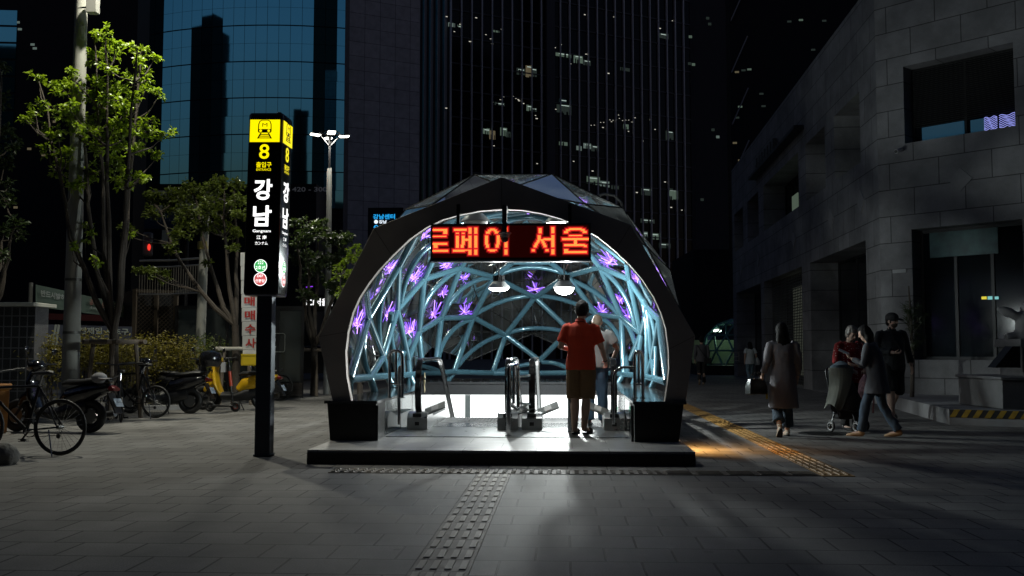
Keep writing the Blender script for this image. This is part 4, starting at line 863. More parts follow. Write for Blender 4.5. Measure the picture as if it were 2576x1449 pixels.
def top(p, mtl, name="shirt", drop=.0, inf=.022, sleeve=.6, srad=.066, hem=1.12, flare=0., collar=None, seed=1, neck=True):
    j, s = p['j'], p['s']; m = MB(); pel = j['pel']
    pts = [pel-V((0, 0, drop*s))]; rad = [(p['tr'][1][0]*hem+(inf+flare)*s, p['tr'][1][1]*hem+(inf+flare)*s)]
    n = max(1, int(drop/.12))
    for k in range(1, n+1):
        t = k/n; pts.append(pel-V((0, 0, drop*s*(1-t)))+V((0, 0, .0))); rad.append((p['tr'][1][0]*hem+(inf+flare*(1-t))*s, p['tr'][1][1]*hem+(inf+flare*(1-t))*s)) 
    if (pts[-1]-pts[-2] if len(pts) > 1 else V((0, 0, 1))).length < .01: pts.pop(); rad.pop()
    for k, ex in ((2, inf*1.25), (3, inf), (4, inf*.8)): pts.append(p['tp'][k]); rad.append((p['tr'][k][0]+ex*s, p['tr'][k][1]+ex*s))
    pts.append(p['tp'][5]+V((0, 0, .004))); rad.append((.074*s, .07*s))
    m.ell(pts, rad, 20)
    for q in "LR":
        S_, E_, W_ = j['s'+q], j['e'+q], j['w'+q]; pts = [S_*.75+j['sh']*.25, S_, S_*.5+E_*.5, E_, E_*.5+W_*.5, W_]; L = sleeve*5
        rr_ = [srad*s*1.02, srad*s, srad*.97*s, srad*.86*s, srad*.74*s, srad*.6*s] if sleeve > .5 else [srad*s, srad*s, srad*1.05*s, srad*1.05*s, 0, 0]
        k = int(L); f = L-k; pp = pts[:k+1]; r2 = rr_[:k+1]
        if k < 5 and f > .02: pp.append(pts[k]*(1-f)+pts[k+1]*f); r2.append(r2[-1]*1.02)
        m.tube(pp, r2, 12)
    o = mesh_obj(name, remesh(m, .013, 4, .012*s, 8, seed), mtl, p['T'])
    if collar:
        c = MB(); nk = p['tp'][5]+V((0, 0, .016)); up = p['up']
        c.ell([nk-up*.02, nk+up*.022], [(.076*s, .076*s), (.068*s, .068*s)], 18); c.build("collar", collar, p['T'], local=True)
    return o
def legs(p, mtl, name="trousers", end=1., r=(.105, .092, .072, .066, .07), seed=2, hip=1.):
    j, s = p['j'], p['s']; m = MB()
    m.ell([j['pel']-V((0, 0, .11*s)), j['pel']-V((0, 0, .03*s)), j['pel']+V((0, 0, .05*s))], [(.15*s*hip, .115*s), (.175*s*hip, .128*s), (.16*s*hip, .118*s)], 18)
    for q in "LR":
        Hp, Kn, An = j['h'+q], j['k'+q], j['a'+q]; pts = [Hp+V((0, 0, .01)), Hp*.55+Kn*.45, Kn, Kn*.5+An*.5, An+V((0, 0, .0))]
        L = end*4; k = int(L); f = L-k; pp = pts[:k+1]; r2 = [q_*s for q_ in r[:k+1]]
        if k < 4 and f > .02: pp.append(pts[k]*(1-f)+pts[k+1]*f); r2.append((r[k]*(1-f)+r[k+1]*f)*s)
        m.tube(pp, r2, 12)
    return mesh_obj(name, remesh(m, .013, 4, .013*s, 9, seed), mtl, p['T'])
def shoes(p, mtl, h=.05, sole=None):
    j, s = p['j'], p['s']
    for q in "LR":
        An, Ft = j['a'+q], j['f'+q]; d = (Ft-An); d0 = d.normalized(); up = V((0, 0, 1)); up = (up-d0*up.dot(d0)).normalized(); 
        heel = An-d0*.035*s; fl = V((d.x, d.y, 0)).normalized()
        a = An+(-fl*.055-V((0, 0, .035)))*s; b = Ft+d0*.075*s
        m = MB(); m.ell([a, a+(b-a)*.12, a+(b-a)*.4, a+(b-a)*.72, a+(b-a)*.93, b], [(.018*s, .02*s), (.034*s, .040*s), (.038*s, .038*s), (.046*s, .034*s), (.034*s, .024*s), (.012*s, .012*s)], 14)
        m.ell([An-V((0, 0, .03*s)), An+V((0, 0, h*s-.04*s))], [(.036*s, .045*s), (.041*s, .047*s)], 12)
        o = mesh_obj("shoe", remesh(m, .009, 3), mtl, p['T'])
        if sole:
            m = MB(); e = (b-a).normalized(); dn = up*-.034*s
            m.ell([a+dn+e*.0, a+(b-a)*.3+dn, a+(b-a)*.7+dn, b+dn*.8], [(.02*s, .008*s), (.038*s, .01*s), (.046*s, .01*s), (.02*s, .007*s)], 12); m.build("sole", sole, o, local=True)
def hair_cap(p, mtl, back=.0, sz=1.05, low=-.01, seed=1, rough=.004, front=.0):
    s, M, c = p['s'], p['M'], p['j']['hd']; fw, up, sx = p['fw'], p['up'], p['sx']; m = MB()
    m.sph(c+up*.027*s-fw*.010*s, (.083*s*sz, .098*s*sz, .107*s*sz), 18, 12, M=M)
    m.sph(c-up*.028*s-fw*.045*s, (.070*s*sz, .055*s, .068*s), 14, 10, M=M)
    me = remesh(m, .009, 2, rough, 30, seed)
    bm = bmesh.new(); bm.from_mesh(me)     # open the cap at the face
    kill = [v for v in bm.verts if (v.co-c).dot(fw) > (.035+front)*s and (v.co-c).dot(up) < .058*s]; bmesh.ops.delete(bm, geom=kill, context='VERTS'); bm.to_mesh(me); bm.free()
    return mesh_obj("hair", me, mtl, p['T'])
def long_hair(p, mtl, L=.38, w=.10, seed=1):
    s, M, c = p['s'], p['M'], p['j']['hd']; fw, up, sx = p['fw'], p['up'], p['sx']; m = MB()
    m.sph(c+up*.025*s-fw*.012*s, (.092*s, .104*s, .115*s), 18, 12, M=M)
    pts = [c+up*.05*s-fw*.03*s, c-up*.06*s-fw*.05*s, c-fw*.075*s-V((0, 0, L*.5*s)), c-fw*.09*s-V((0, 0, L*.85*s)), c-fw*.085*s-V((0, 0, L*s))]
    m.ell(pts, [(.085*s, .08*s), (.098*s, .07*s), (w*1.08*s, .06*s), (w*.95*s, .045*s), (w*.6*s, .02*s)], 18, xref=sx)
    me = remesh(m, .011, 3, .008, 16, seed); bm = bmesh.new(); bm.from_mesh(me)
    kill = [v for v in bm.verts if (v.co-c).dot(fw) > .03*s and abs((v.co-c).dot(sx)) < .075*s and -.2*s < (v.co-c).dot(up) < .06*s]; bmesh.ops.delete(bm, geom=kill, context='VERTS'); bm.to_mesh(me); bm.free()
    return mesh_obj("hair", me, mtl, p['T'])
NAVY = cloth("denim_blue", (.10, .19, .30)); dn2 = cloth("denim_dark", (.03, .05, .075)); blk = cloth("black_cloth", (.012, .012, .013))
red = cloth("red_polo", (.62, .05, .014), .05); brown = cloth("brown_shorts", (.19, .11, .05), .12); greyc = cloth("grey_shirt", (.42, .44, .44))
# man in the red polo
pr = person("man in a red polo shirt, brown shorts and dark sandals at the escalator", G(1462, 1092, .163), R(-8), H=1.72, wide=1.0, build=1.06,
            sL=(-.180, 0, 1.375), sR=(.185, -.0, 1.37), sh=(0, -.01, 1.40), eL=(-.265, -.03, 1.12), wL=(-.17, .20, 1.10), eR=(.27, .03, 1.11), wR=(.295, .24, .95), cR=.9, cL=.8, look=(.02, 1, -.25), hd=(.01, .05, 1.595), pL=(.3, 0, 1), pR=(-.6, 0, -1),
            kL=(-.08, .03, .49), aL=(-.075, -.06, .085), fL=(-.07, .11, .03), kR=(.07, .04, .49), aR=(.035, .03, .085), fR=(.09, .19, .03))
top(pr, red, "polo_shirt", drop=.10, inf=.026, sleeve=.50, srad=.070, hem=1.08, collar=cloth("red_collar", (.4, .03, .012)), seed=3)
legs(pr, brown, "shorts", end=.54, r=(.112, .112, .112, .11, .1), seed=5, hip=1.0); hair_cap(pr, hair_b, sz=1.13, seed=2, rough=.007)
j = pr['j']
for q in "LR":
    a, f = j['a'+q], j['f'+q]; m = MB(); m.ell([a+V((0, -.07, -.07)), f+V((0, -.1, -.02)), f+V((0, .1, -.02))], [(.034, .011), (.047, .012), (.03, .010)], 12)
    o = m.build("sandal", blk, pr['T'], local=True); m = MB(); t = f+V((0, -.02, .0)); m.ell([t+V((0, -.06, .016)), t+V((0, .03, .002))], [(.045, .036), (.044, .03)], 12); m.build("strap", blk, o, local=True)
m = MB(); m.ell([j['wR']-V((0, 0, .0)), j['wR']+(j['eR']-j['wR']).normalized()*.02], [(.03, .03), (.03, .03)], 12)
m.build("watch", black_plastic, pr['T'], local=True)
# man in grey in front of him
pg = person("balding man in a grey short sleeved shirt and blue jeans holding the handrail", G(1499, 1070, .163), R(-6), H=1.63, wide=1.08, build=1.08,
            hd=(.02, .10, 1.57), nk=(.01, .04, 1.455), look=(.05, 1, -.55), eR=(.33, .06, 1.16), wR=(.235, .30, .975), sR=(.20, .0, 1.385), pR=(0, 0, -1), cR=.6, aR=(.11, .04, .085), fR=(.12, .2, .03))
top(pg, greyc, "shirt", drop=.06, inf=.032, sleeve=.44, srad=.08, hem=1.08, collar=greyc, seed=8); legs(pg, NAVY, "jeans", r=(.112, .1, .085, .078, .08), seed=9); shoes(pg, mat("trainer_grey", (.25, .25, .26), .6)); hair_cap(pg, hair_s, sz=.96, seed=3, rough=.003)
# woman in the long coat
walkL = dict(kL=(-.10, .06, .49), aL=(-.12, -.20, .19), fL=(-.115, -.13, .045), kR=(.085, .07, .49), aR=(.085, .10, .085), fR=(.09, .27, .03))
coatm = cloth("grey_long_coat", (.16, .15, .165))
pc = person("woman with long black hair in a long grey coat walking away with a handbag", G(1972, 1098), R(4), H=1.64, women=True, eL=(-.25, -.04, 1.12), wL=(-.28, .10, .94), cL=1.6, pL=(1, 0, 0), **walkL)
top(pc, coatm, "coat", drop=.50, inf=.034, sleeve=.93, srad=.070, hem=1.0, flare=.045, seed=11); legs(pc, dn2, "trousers", end=.93, r=(.10, .088, .078, .082, .095), seed=12); shoes(pc, mat("shoe_pale", (.5, .42, .33), .5), sole=blk); long_hair(pc, hair_b, .40, .105, 4)
# far man and far woman
pf_ = person("man in a dark jacket with a shoulder bag far off by the lit dome", G(1766, 968), R(2), H=1.72, **walkL)
top(pf_, cloth("dark_grey_jacket", (.09, .09, .10)), "jacket", drop=.1, inf=.035, sleeve=.95, srad=.072, hem=1.1, seed=14); legs(pf_, blk, seed=15); shoes(pf_, mat("shoe_brown", (.2, .15, .1), .6)); hair_cap(pf_, hair_b, sz=1.1)
m = MB(); m.tube([V((-.17, .13, 1.42)), V((-.16, -.12, 1.40)), V((.0, -.16, 1.15)), V((.15, -.16, .95))], .012, 6); m.build("bag_strap", blk, pf_['T'], local=True); m = MB(); m.box((.18, -.14, .86), (.26, .09, .2)); m.build("shoulder_bag", blk, pf_['T'], local=True, bevel=.02)
pw = person("woman with dark hair in a loose white top and pale jeans walking far off", G(1888, 961), R(10), H=1.56, women=True, eR=(.26, -.05, 1.12), wR=(.27, .1, .95), **walkL)
top(pw, cloth("white_blouse", (.55, .6, .62)), "blouse", drop=.16, inf=.035, sleeve=.44, srad=.08, hem=1.1, flare=.03, seed=17); legs(pw, cloth("jeans_pale", (.15, .24, .30)), seed=18); shoes(pw, blk); long_hair(pw, hair_b, .30, .10, 7)
o = MB(); o.ell([V((.30, .02, .66)), V((.29, .02, .80)), V((.26, .02, .97))], [(.10, .05), (.12, .06), (.05, .02)], 10); o = o.build("white_shopping_bag", cloth("bag_white", (.6, .62, .64)), local=True); o.location = pw['T'].location; o.rotation_euler = (0, 0, R(10)); tag(o, "white bag hanging from the hand of the woman in the white top", "bag")
# polka dot woman facing us behind the pushchair
pd = mat("polka_dot_red", (.30, .012, .015), .8)
n = pd.node_tree.nodes; l = pd.node_tree.links; tc = n.new("ShaderNodeTexCoord"); vo = n.new("ShaderNodeTexVoronoi"); vo.inputs["Scale"].default_value = 26; vo.inputs["Randomness"].default_value = .25
l.new(tc.outputs["Object"], vo.inputs["Vector"]); rp_ = n.new("ShaderNodeMapRange"); rp_.inputs[1].default_value = .22; rp_.inputs[2].default_value = .26; rp_.inputs[3].default_value = 1; rp_.inputs[4].default_value = 0; l.new(vo.outputs["Distance"], rp_.inputs[0])
mx = n.new("ShaderNodeMix"); mx.data_type = 'RGBA'; mx.inputs[6].default_value = (.32, .014, .016, 1); mx.inputs[7].default_value = (.65, .55, .5, 1); l.new(rp_.outputs[0], mx.inputs[0]); l.new(mx.outputs[2], n["Principled BSDF"].inputs["Base Color"])
pq = person("woman with short greying hair in a red dotted blouse", G(2142, 1082), R(196), H=1.64, women=True, wide=1.15, build=1.15, face=True, sk=skin_p, hd=(.0, .06, 1.575), look=(-.15, 1, -.35),
            eL=(-.27, -.02, 1.10), wL=(-.13, .22, .99), eR=(.26, .0, 1.11), wR=(.13, .25, 1.0), cL=1.4, cR=1.4, pL=(0, 0, -1), pR=(0, 0, -1))
top(pq, pd, "dotted_blouse", drop=.16, inf=.03, sleeve=.62, srad=.075, hem=1.08, seed=21); legs(pq, blk, seed=22); shoes(pq, blk); hair_cap(pq, hair_g, sz=1.1, seed=9, rough=.01)
# woman bending over with the phone
cg = cloth("grey_cardigan", (.085, .09, .105))
ph = person("woman with a dark bob and grey cardigan leaning in with a phone", G(2200, 1098), R(58), H=1.62, women=True, pel=(0, -.06, .92), sp=(0, -.03, 1.09), ch=(0, .01, 1.27), sh=(0, .035, 1.39), nk=(0, .06, 1.46), hd=(0, .11, 1.58), look=(.1, 1, -.5),
            sL=(-.17, .035, 1.375), eL=(-.22, .08, 1.10), wL=(-.08, .29, 1.19), sR=(.17, .03, 1.375), eR=(.22, .05, 1.10), wR=(.06, .27, 1.09), cL=1.1, cR=.9, pL=(.4, .2, 1), pR=(-.5, .2, 1), hL=(-.085, -.05, .9), hR=(.085, -.05, .9),
            kL=(-.09, .10, .49), aL=(-.10, .17, .085), fL=(-.10, .33, .03), kR=(.10, -.10, .48), aR=(.12, -.33, .10), fR=(.12, -.18, .035))
top(ph, cg, "cardigan", drop=.26, inf=.034, sleeve=.95, srad=.066, hem=1.05, flare=.05, seed=24); legs(ph, cloth("jeans_mid", (.035, .06, .095)), r=(.1, .088, .072, .068, .075), seed=25); shoes(ph, mat("shoe_tan", (.33, .21, .11), .5)); long_hair(ph, hair_b, .22, .10, 12)
o = MB(); o.box((0, 0, 0), (.074, .15, .009)); o.box((0, 0, .0052), (.068, .138, .001), mi=1); o = o.build("mobile_phone", [mat("phone_white", (.6, .6, .6), .3), mat("phone_screen", (.4, .45, .5), .2)], local=True, bevel=.003)
q = Matrix.Rotation(R(62), 4, 'Z') @ V((-.03, .40, 1.225)); o.location = ph['T'].location+q.to_3d(); o.rotation_euler = (R(28), R(-20), R(62)); tag(o, "white mobile phone held up by the leaning woman with the dark bob", "phone")
# tall man in the cap
pm = person("tall man in a black cap, dark shirt and shorts striding forward", G(2248, 1058), R(188), H=1.90, face=True, sk=skin_p, wide=1.08, build=1.05, look=(-.5, .8, 0), eR=(.27, -.02, 1.12), wR=(.06, .19, 1.09), cR=1.3, pR=(0, -.3, 1), eL=(-.30, -.08, 1.14), wL=(-.33, -.02, .88),
            kL=(-.09, -.02, .48), aL=(-.08, -.24, .20), fL=(-.08, -.12, .08), kR=(.08, .10, .49), aR=(.07, .10, .085), fR=(.09, .26, .03))
dg_ = cloth("dark_green_shirt", (.03, .034, .036)); top(pm, dg_, "shirt", drop=.12, inf=.03, sleeve=.93, srad=.072, hem=1.06, collar=dg_, seed=31); legs(pm, blk, "shorts", end=.52, r=(.115, .11, .105, .1, .1), seed=32); shoes(pm, mat("trainer_dark", (.07, .07, .07), .6), sole=mat("sole_white", (.5, .5, .5), .6)); hair_cap(pm, hair_b, sz=1.0)
s, c, M = pm['s'], pm['j']['hd'], pm['M']; m = MB(); m.sph(c+pm['up']*.055*s, (.093*s, .108*s, .085*s), 16, 10, M=M); cap = m.build("cap", blk, pm['T'], local=True)
m = MB(); m.ell([c+pm['up']*.05*s+pm['fw']*.06*s, c+pm['up']*.045*s+pm['fw']*.13*s, c+pm['up']*.03*s+pm['fw']*.19*s], [(.08*s, .008*s), (.078*s, .007*s), (.045*s, .005*s)], 14, xref=pm['sx']); m.build("peak", blk, cap, local=True)
m = MB(); m.tube([V((.10, .14, 1.5))*s, V((.05, .165, 1.3))*s, V((-.1, .16, 1.1))*s, V((-.16, .1, 1.0))*s], .014, 6, flat=.4); m.build("bag_strap", mat("strap_grey", (.06, .06, .06), .7), pm['T'], local=True)
m = MB(); m.sph(c-pm['up']*.06*s+pm['fw']*.035*s, (.058*s, .062*s, .05*s), 12, 8, M=M); m.build("beard", mat("beard_brown", (.07, .045, .03), .7, bump=.4, bs=200), pm['T'], local=True)
# handbag
hbp = pc['T'].location + V((-.36, .12, 0)); hb = thing("handbag", "black structured leather handbag hanging from the hand of the woman in the coat", "handbag", hbp+V((0, 0, .60)), R(24))
lea = mat("black_leather", (.03, .033, .033), .28, spec=.6, bump=.1, bs=60)
m = MB(); m.loft([[(-.15, -.075, 0), (.15, -.075, 0), (.15, .075, 0), (-.15, .075, 0)], [(-.15, -.07, .12), (.15, -.07, .12), (.15, .07, .12), (-.15, .07, .12)], [(-.115, -.035, .235), (.115, -.035, .235), (.115, .035, .235), (-.115, .035, .235)]]); m.build("body", lea, hb, local=True, bevel=.012)
for q in (-1, 1):
    m = MB(); m.tube([(.075*math.cos(a), q*.036, .225+.10*math.sin(a)) for a in [math.pi*i/12 for i in range(13)]], .008, 6); hd_ = m.build("handle", lea, hb, local=True)
    m = MB(); [m.sph((x, q*.038, .23), .014, 8, 6) for x in (-.075, .075)]; m.build("buckle", chrome, hd_, local=True)
m = MB(); m.box((.13, -.07, -.02), (.03, .008, .09)); m.build("yellow_tag", mat("tag_yellow", (.5, .4, .05), .5), hb, local=True)
# pushchair
sc = G(2128, 1086); st = thing("pushchair", "folding pushchair with a grey cloth over it and white ringed wheels", "pushchair", sc, R(10))
m = MB(); m.ell([(0, .02, .30), (.02, .05, .5), (0, .12, .75)], [(.2, .22), (.22, .22), (.18, .16)], 14); mesh_obj("seat", remesh(m, .02, 4, .012, 6, 3), blk, st)
for k, (x, y) in enumerate(((-.25, -.02), (.06, -.22), (.34, .05), (.16, .34))):
    m = MB(); m.torus((x, y, .09), .072, .018, (1, .25, 0), 22, 8); w_ = m.build("wheel", rubber, st, local=True)
    m = MB(); m.torus((x-.012, y-.004, .09), .056, .007, (1, .25, 0), 22, 6); m.torus((x+.012, y+.004, .09), .056, .007, (1, .25, 0), 22, 6); m.build("rim", mat("rim_white", (.55, .55, .55), .5), w_, local=True)
    m = MB(); m.sph((x, y, .09), .03, 8, 6); m.tube([(x, y, .09), (x*.8, y*.8, .24), (x*.5, y*.4+.05, .4)], .013, 8); m.build("frame_leg", black_plastic, st, local=True)
m = MB(); m.tube(rnd([(-.16, .12, .45), (-.2, .26, .98), (.2, .26, .98), (.18, .12, .45)], .1), .014, 8); m.build("push_bar", black_plastic, st, local=True)
m = MB(); m.box((.05, .1, .3), (.36, .3, .22)); m.build("basket", blk, st, local=True, bevel=.04)
m = MB(); cv = []
for i in range(9):
    t = i/8; z = .98-.6*t; cx = -.04-.14*t*t; hw = .19-.02*t; cv.append([(cx+hw*math.cos(a)*(1-.25*t), .02+.2*math.sin(a)*(1+.1*math.sin(5*a)*t), z-.05*math.sin(a*3)*t) for a in [math.pi*.45+2*math.pi*.62*k/16 for k in range(17)]])
for i in range(8):
    for k in range(16): m.add([cv[i][k], cv[i][k+1], cv[i+1][k+1], cv[i+1][k]], [(0, 1, 2, 3)])
m.build("cover_cloth", cloth("pram_cloth", (.12, .125, .105)), st, local=True)
m = MB(); m.ell([(.0, .1, .92), (-.02, .06, 1.0), (.0, .12, 1.03)], [(.2, .16), (.18, .14), (.08, .06)], 14); m.build("folded_jacket", cloth("denim_faded", (.12, .17, .21)), st, local=True)
o = MB(); o.ell([(0, 0, 0), (0, .0, .1), (0, .02, .26), (0, .03, .36)], [(.08, .05), (.125, .085), (.09, .06), (.025, .02)], 14); me_ = remesh(o, .014, 3, .012, 9, 5)
bp_ = mat("pink_pattern_cloth", (.45, .28, .33), .8, var=.5, vs=30); o = mesh_obj("backpack", me_, bp_, None); o.location = sc+V((.27, -.16, .52)); tag(o, "small pink patterned backpack hanging on the pushchair", "backpack")
for q in (-.07, .08):
    m = MB(); m.tube([(q, -.04, .12), (q*1.1, -.07, -.06), (q, -.05, -.22)], .014, 6, flat=.4); m.build("strap", mat("strap_pink", (.4, .24, .28), .7), o, local=True)
# ================================================================ STATION SIGN PILLAR
sb = G(664, 1147); SP = thing("station_sign", "tall black lit station sign pillar with yellow train symbol and large white Korean letters", "sign", sb)
slate = mat("sign_post_blue_grey", (.035, .045, .065), .5, metal=.3, var=.08, vs=4); sblack = mat("sign_black", (.006, .006, .0065), .18, spec=.6); sgrey = mat("sign_corner_grey", (.13, .12, .12), .45)
yel = emit("sign_yellow", (1., .83, .0), 1.15); whi = emit("sign_letter_white", (1, 1, 1), 1.6); bki = mat("sign_print_black", (.01, .01, .0), .6)
Ys = sb.y
fa, fb = P(619, 742, Ys-.12), P(697, 742, Ys-.12); SZ0 = fa.z; SZ1 = P(632, 289, Ys-.12).z
rzs = R(-7); tilt = R(.9)
Wf = (fb-fa).length*1.0; cx = (P(617, 742, Ys-.12)+P(722, 742, Ys-.12))*.5
SM = Matrix.Rotation(tilt, 3, 'Y') @ Matrix.Rotation(R(-1), 3, 'Z')
Wf = .42; SO = V((P(668, 742, Ys).x, Ys, SZ0)); HS = SZ1-SZ0
def sp_(x, y, z): return SO + SM @ V((x, y, z))
m = MB(); m.bb((sb.x-.092, Ys-.09, .02), (sb.x+.092, Ys+.09, SZ0+.05)); m.bb((sb.x-.105, Ys-.1, .001), (sb.x+.105, Ys+.1, .03)); m.build("post", slate, SP, bevel=.02)
hw = Wf/2; hd_ = .21
def rring(z, k=1., r=.05):
    o = []
    for cx_, cy_, a0 in ((hw-r, -hd_+r, -90), (hw-r, hd_-r, 0), (-hw+r, hd_-r, 90), (-hw+r, -hd_+r, 180)):
        for i in range(6): a = R(a0+i*18); o.append(sp_((cx_+r*math.cos(a))*k, (cy_+r*math.sin(a))*k, z))
    return o
m = MB(); m.loft([rring(0, .96), rring(.03), rring(HS*.835)]); m.build("case", sblack, SP)
m = MB(); m.loft([rring(HS*.8355, .995), rring(HS*.965, .995)]); m.build("top_case", sgrey, SP)
m = MB(); m.loft([rring(HS*.966), rring(HS*.99), rring(HS, .95)]); m.build("cap", sblack, SP)
m = MB(); m.torus(sp_(.1, 0, HS+.02), .035, .008, (0, 1, 0), 16, 6); m.build("lifting_ring", dark_metal, SP)
m = MB(); m.loft([rring(-.012, .93), rring(-.001, .955)]); m.build("underside", mat("sign_underside", (.2, .2, .28), .3), SP)
def face(ex, ey, w, back):        # the printed face in the plane through back, ex across, ey up
    ex, ey = SM @ V(ex), SM @ V(ey); nrm = ex.cross(ey)
    def pt(x, z, k=.004): return SO + SM @ V(back) + ex*x*w + ey*z*HS + nrm*k
    f = MB(); a = .43; f.add([pt(-a, .838), pt(a, .838), pt(a, .962), pt(-a, .962)], [(0, 1, 2, 3)]); f.build("yellow_panel", yel, SP, smooth=False)
    t = MB(); c = pt(0, .915, .009); u = w*.43; v = HS*.062
    rr_ = lambda x0, y0, x1, y1, r: [(x1-r, y0), (x1, y0+r), (x1, y1-r), (x1-r, y1), (x0+r, y1), (x0, y1-r), (x0, y0+r), (x0+r, y0)]
    def pl(poly, k=.0): t.prism([(p[0]*u, p[1]*v) for p in poly], c+nrm*k, ex, ey, nrm, .0025, 0)
    def ring(o, i): 
        n = len(o); 
        for k in range(n): q = (k+1) % n; pl([o[k], o[q], i[q], i[k]])
    ob = [(-.40, -.42), (.40, -.42), (.46, -.30), (.44, .35), (.36, .62), (.22, .72), (-.22, .72), (-.36, .62), (-.44, .35), (-.46, -.30)]
    ring(ob, [(x*.87, y*.9+.02) for x, y in ob]); pl([(-.42, -.40), (.42, -.40), (.42, -.10), (-.42, -.10)])
    text(t, "M", c+ex*0+ey*v*.27+nrm*.003, ex, ey, w=u*.34, h=v*.32)
    for sg in (-1, 1): pl([(sg*.20, -.45), (sg*.30, -.45), (sg*.50, -.95), (sg*.40, -.95)])
    for k, y in enumerate((-.55, -.70, -.86)): pl([(-.25-k*.08, y), (.25+k*.08, y), (.26+k*.08, y-.07), (-.26-k*.08, y-.07)])
    t.build("train_symbol", bki, SP, smooth=False)
    t = MB()
    for sg in (-1, 1): t.prism([(.09*u*math.cos(q)+sg*.27*u, .09*u*math.sin(q)-.25*v) for q in [2*math.pi*i/12 for i in range(12)]], c+nrm*.003, ex, ey, nrm, .002, 0)
    t.build("headlight_mark", yel, SP, smooth=False)
    t = MB(); text(t, "8", pt(0, .785), ex, ey, w=w*.29, h=HS*.082, bold=.012); text(t, "출입구", pt(0, .712), ex, ey, w=w*.44, h=HS*.031, bold=.016); text(t, "ENTRANCE", pt(0, .685), ex, ey, w=w*.42, h=HS*.013, bold=.004); t.build("entrance_number", yel, SP, smooth=False)
    for tx_, z_ in (("강", .575), ("남", .43)): t = MB(); text(t, tx_, pt(0, z_), ex, ey, w=w*.53, h=HS*.115, bold=.032); t.build("station_name", whi, SP, smooth=False)
    t = MB(); text(t, "Gangnam", pt(0, .345), ex, ey, w=w*.52, h=HS*.020, bold=.006); text(t, "江 南", pt(0, .312), ex, ey, w=w*.29, h=HS*.021, bold=.006); text(t, "カンナム", pt(0, .28), ex, ey, w=w*.36, h=HS*.018, bold=.006); t.build("small_name", whi, SP, smooth=False)
    for z, colr, a_, b_ in ((.155, (.03, .62, .12), "222", "2호선"), (.083, (.85, .14, .14), "D07", "신분당")):
        t = MB(); rr2 = w*.185
        def disc(r, k, mi): t.prism([(r*math.cos(q), r*math.sin(q)) for q in [2*math.pi*i/28 for i in range(28)]], pt(0, z, k), ex, ey, nrm, .002, mi)
        disc(rr2, .002, 0); disc(rr2*.9, .005, 1); text(t, a_, pt(0, z+.018, .0085), ex, ey, w=rr2*.9, bold=.006); text(t, b_, pt(0, z-.008, .0085), ex, ey, w=rr2*1.45, bold=.01)
        for k in range(len(t.m)):
            pass
        t.m = [0 if i < 0 else q for i, q in enumerate(t.m)]
        t.build("line_badge", [whi, emit("badge_"+a_, colr, .8)], SP, smooth=False)
face((1, 0, 0), (0, 0, 1), Wf, (0, -hd_, 0)); face((0, 1, 0), (0, 0, 1), hd_*2, (hw, 0, 0))
# ================================================================ POLES AND LAMPS
conc = mat("pole_concrete", (.30, .30, .27), .85, var=.12, vs=5, bump=.15, bs=40)
pb = PD(177, 955, 18.4); pb.z = 0
pt_ = PD(207, -60, 18.4); UP = thing("utility_pole", "thick pale concrete utility pole behind the golden hedge", "pole", pb)
m = MB(); m.tube([pb, pt_+V((0, 0, 1.6))], [.165, .10], 18); m.build("shaft", conc, UP)
for z in (2.55, 1.55):
    m = MB(); t_ = z/(pt_.z+1.6); q = pb+(pt_+V((0, 0, 1.6))-pb)*t_; r_ = .165-.065*t_+.006; m.lathe([(r_-.01, 0), (r_, .004), (r_, .05), (r_-.01, .054)], q, 18); m.build("steel_band", mat("band_steel", (.12, .12, .11), .5, metal=.6), UP)
hx = PD(234, 12, 18.2); m = MB(); m.box(hx, (.2, .16, .34)); m.bar(hx-V((.12, 0, .05)), hx-V((.3, 0, .05)), .03, .03); m.build("control_box", mat("box_grey", (.28, .28, .26), .6), UP, bevel=.01)
lt = pt_+V((.0, 0, 1.5)); m = MB(); m.tube([lt, lt+V((.6, -.25, .35)), lt+V((1.5, -.7, .45))], .03, 8); m.build("lamp_arm", dark_metal, UP)
m = MB(); hp = lt+V((1.7, -.8, .45)); m.box(hp, (.5, .2, .08), rz=R(-25)); m.build("lamp_head", dark_metal, UP, bevel=.02)
m = MB(); m.box(hp-V((0, 0, .046)), (.42, .15, .008), rz=R(-25)); m.build("lamp_lens", emit("street_led", (1, .97, .85), 12), UP)
lamp("pole_light", 'SPOT', hp-V((0, 0, .06)), 3600, (1., .97, .80), .12, UP, rot=(0, 0, 0), spot=116, blend=.8)
LBp = PD(822, 990, 27.5); LBp.z = 0; LP = thing("street_lamp", "slim pale street lamp with a crown of four lit heads behind the sign pillar", "street lamp", LBp)
lz = PD(824, 345, 27.5).z
m = MB(); m.tube([LBp, V((LBp.x, LBp.y, lz-.9))], [.105, .07], 14); m.build("shaft", mat("lamp_pole", (.45, .45, .42), .5, metal=.2), LP)
m = MB(); m.tube([V((LBp.x, LBp.y, lz-.9)), V((LBp.x, LBp.y, lz+.12))], .035, 8); m.torus((LBp.x, LBp.y, lz+.12), .27, .018, (0, 0, 1), 24, 6)
for k in range(4):
    a = R(20+90*k); m.tube([(LBp.x, LBp.y, lz-.28), (LBp.x+.2*math.cos(a), LBp.y+.2*math.sin(a), lz-.05), (LBp.x+.30*math.cos(a), LBp.y+.30*math.sin(a), lz+.05)], .02, 6)
m.build("crown_frame", dark_metal, LP)
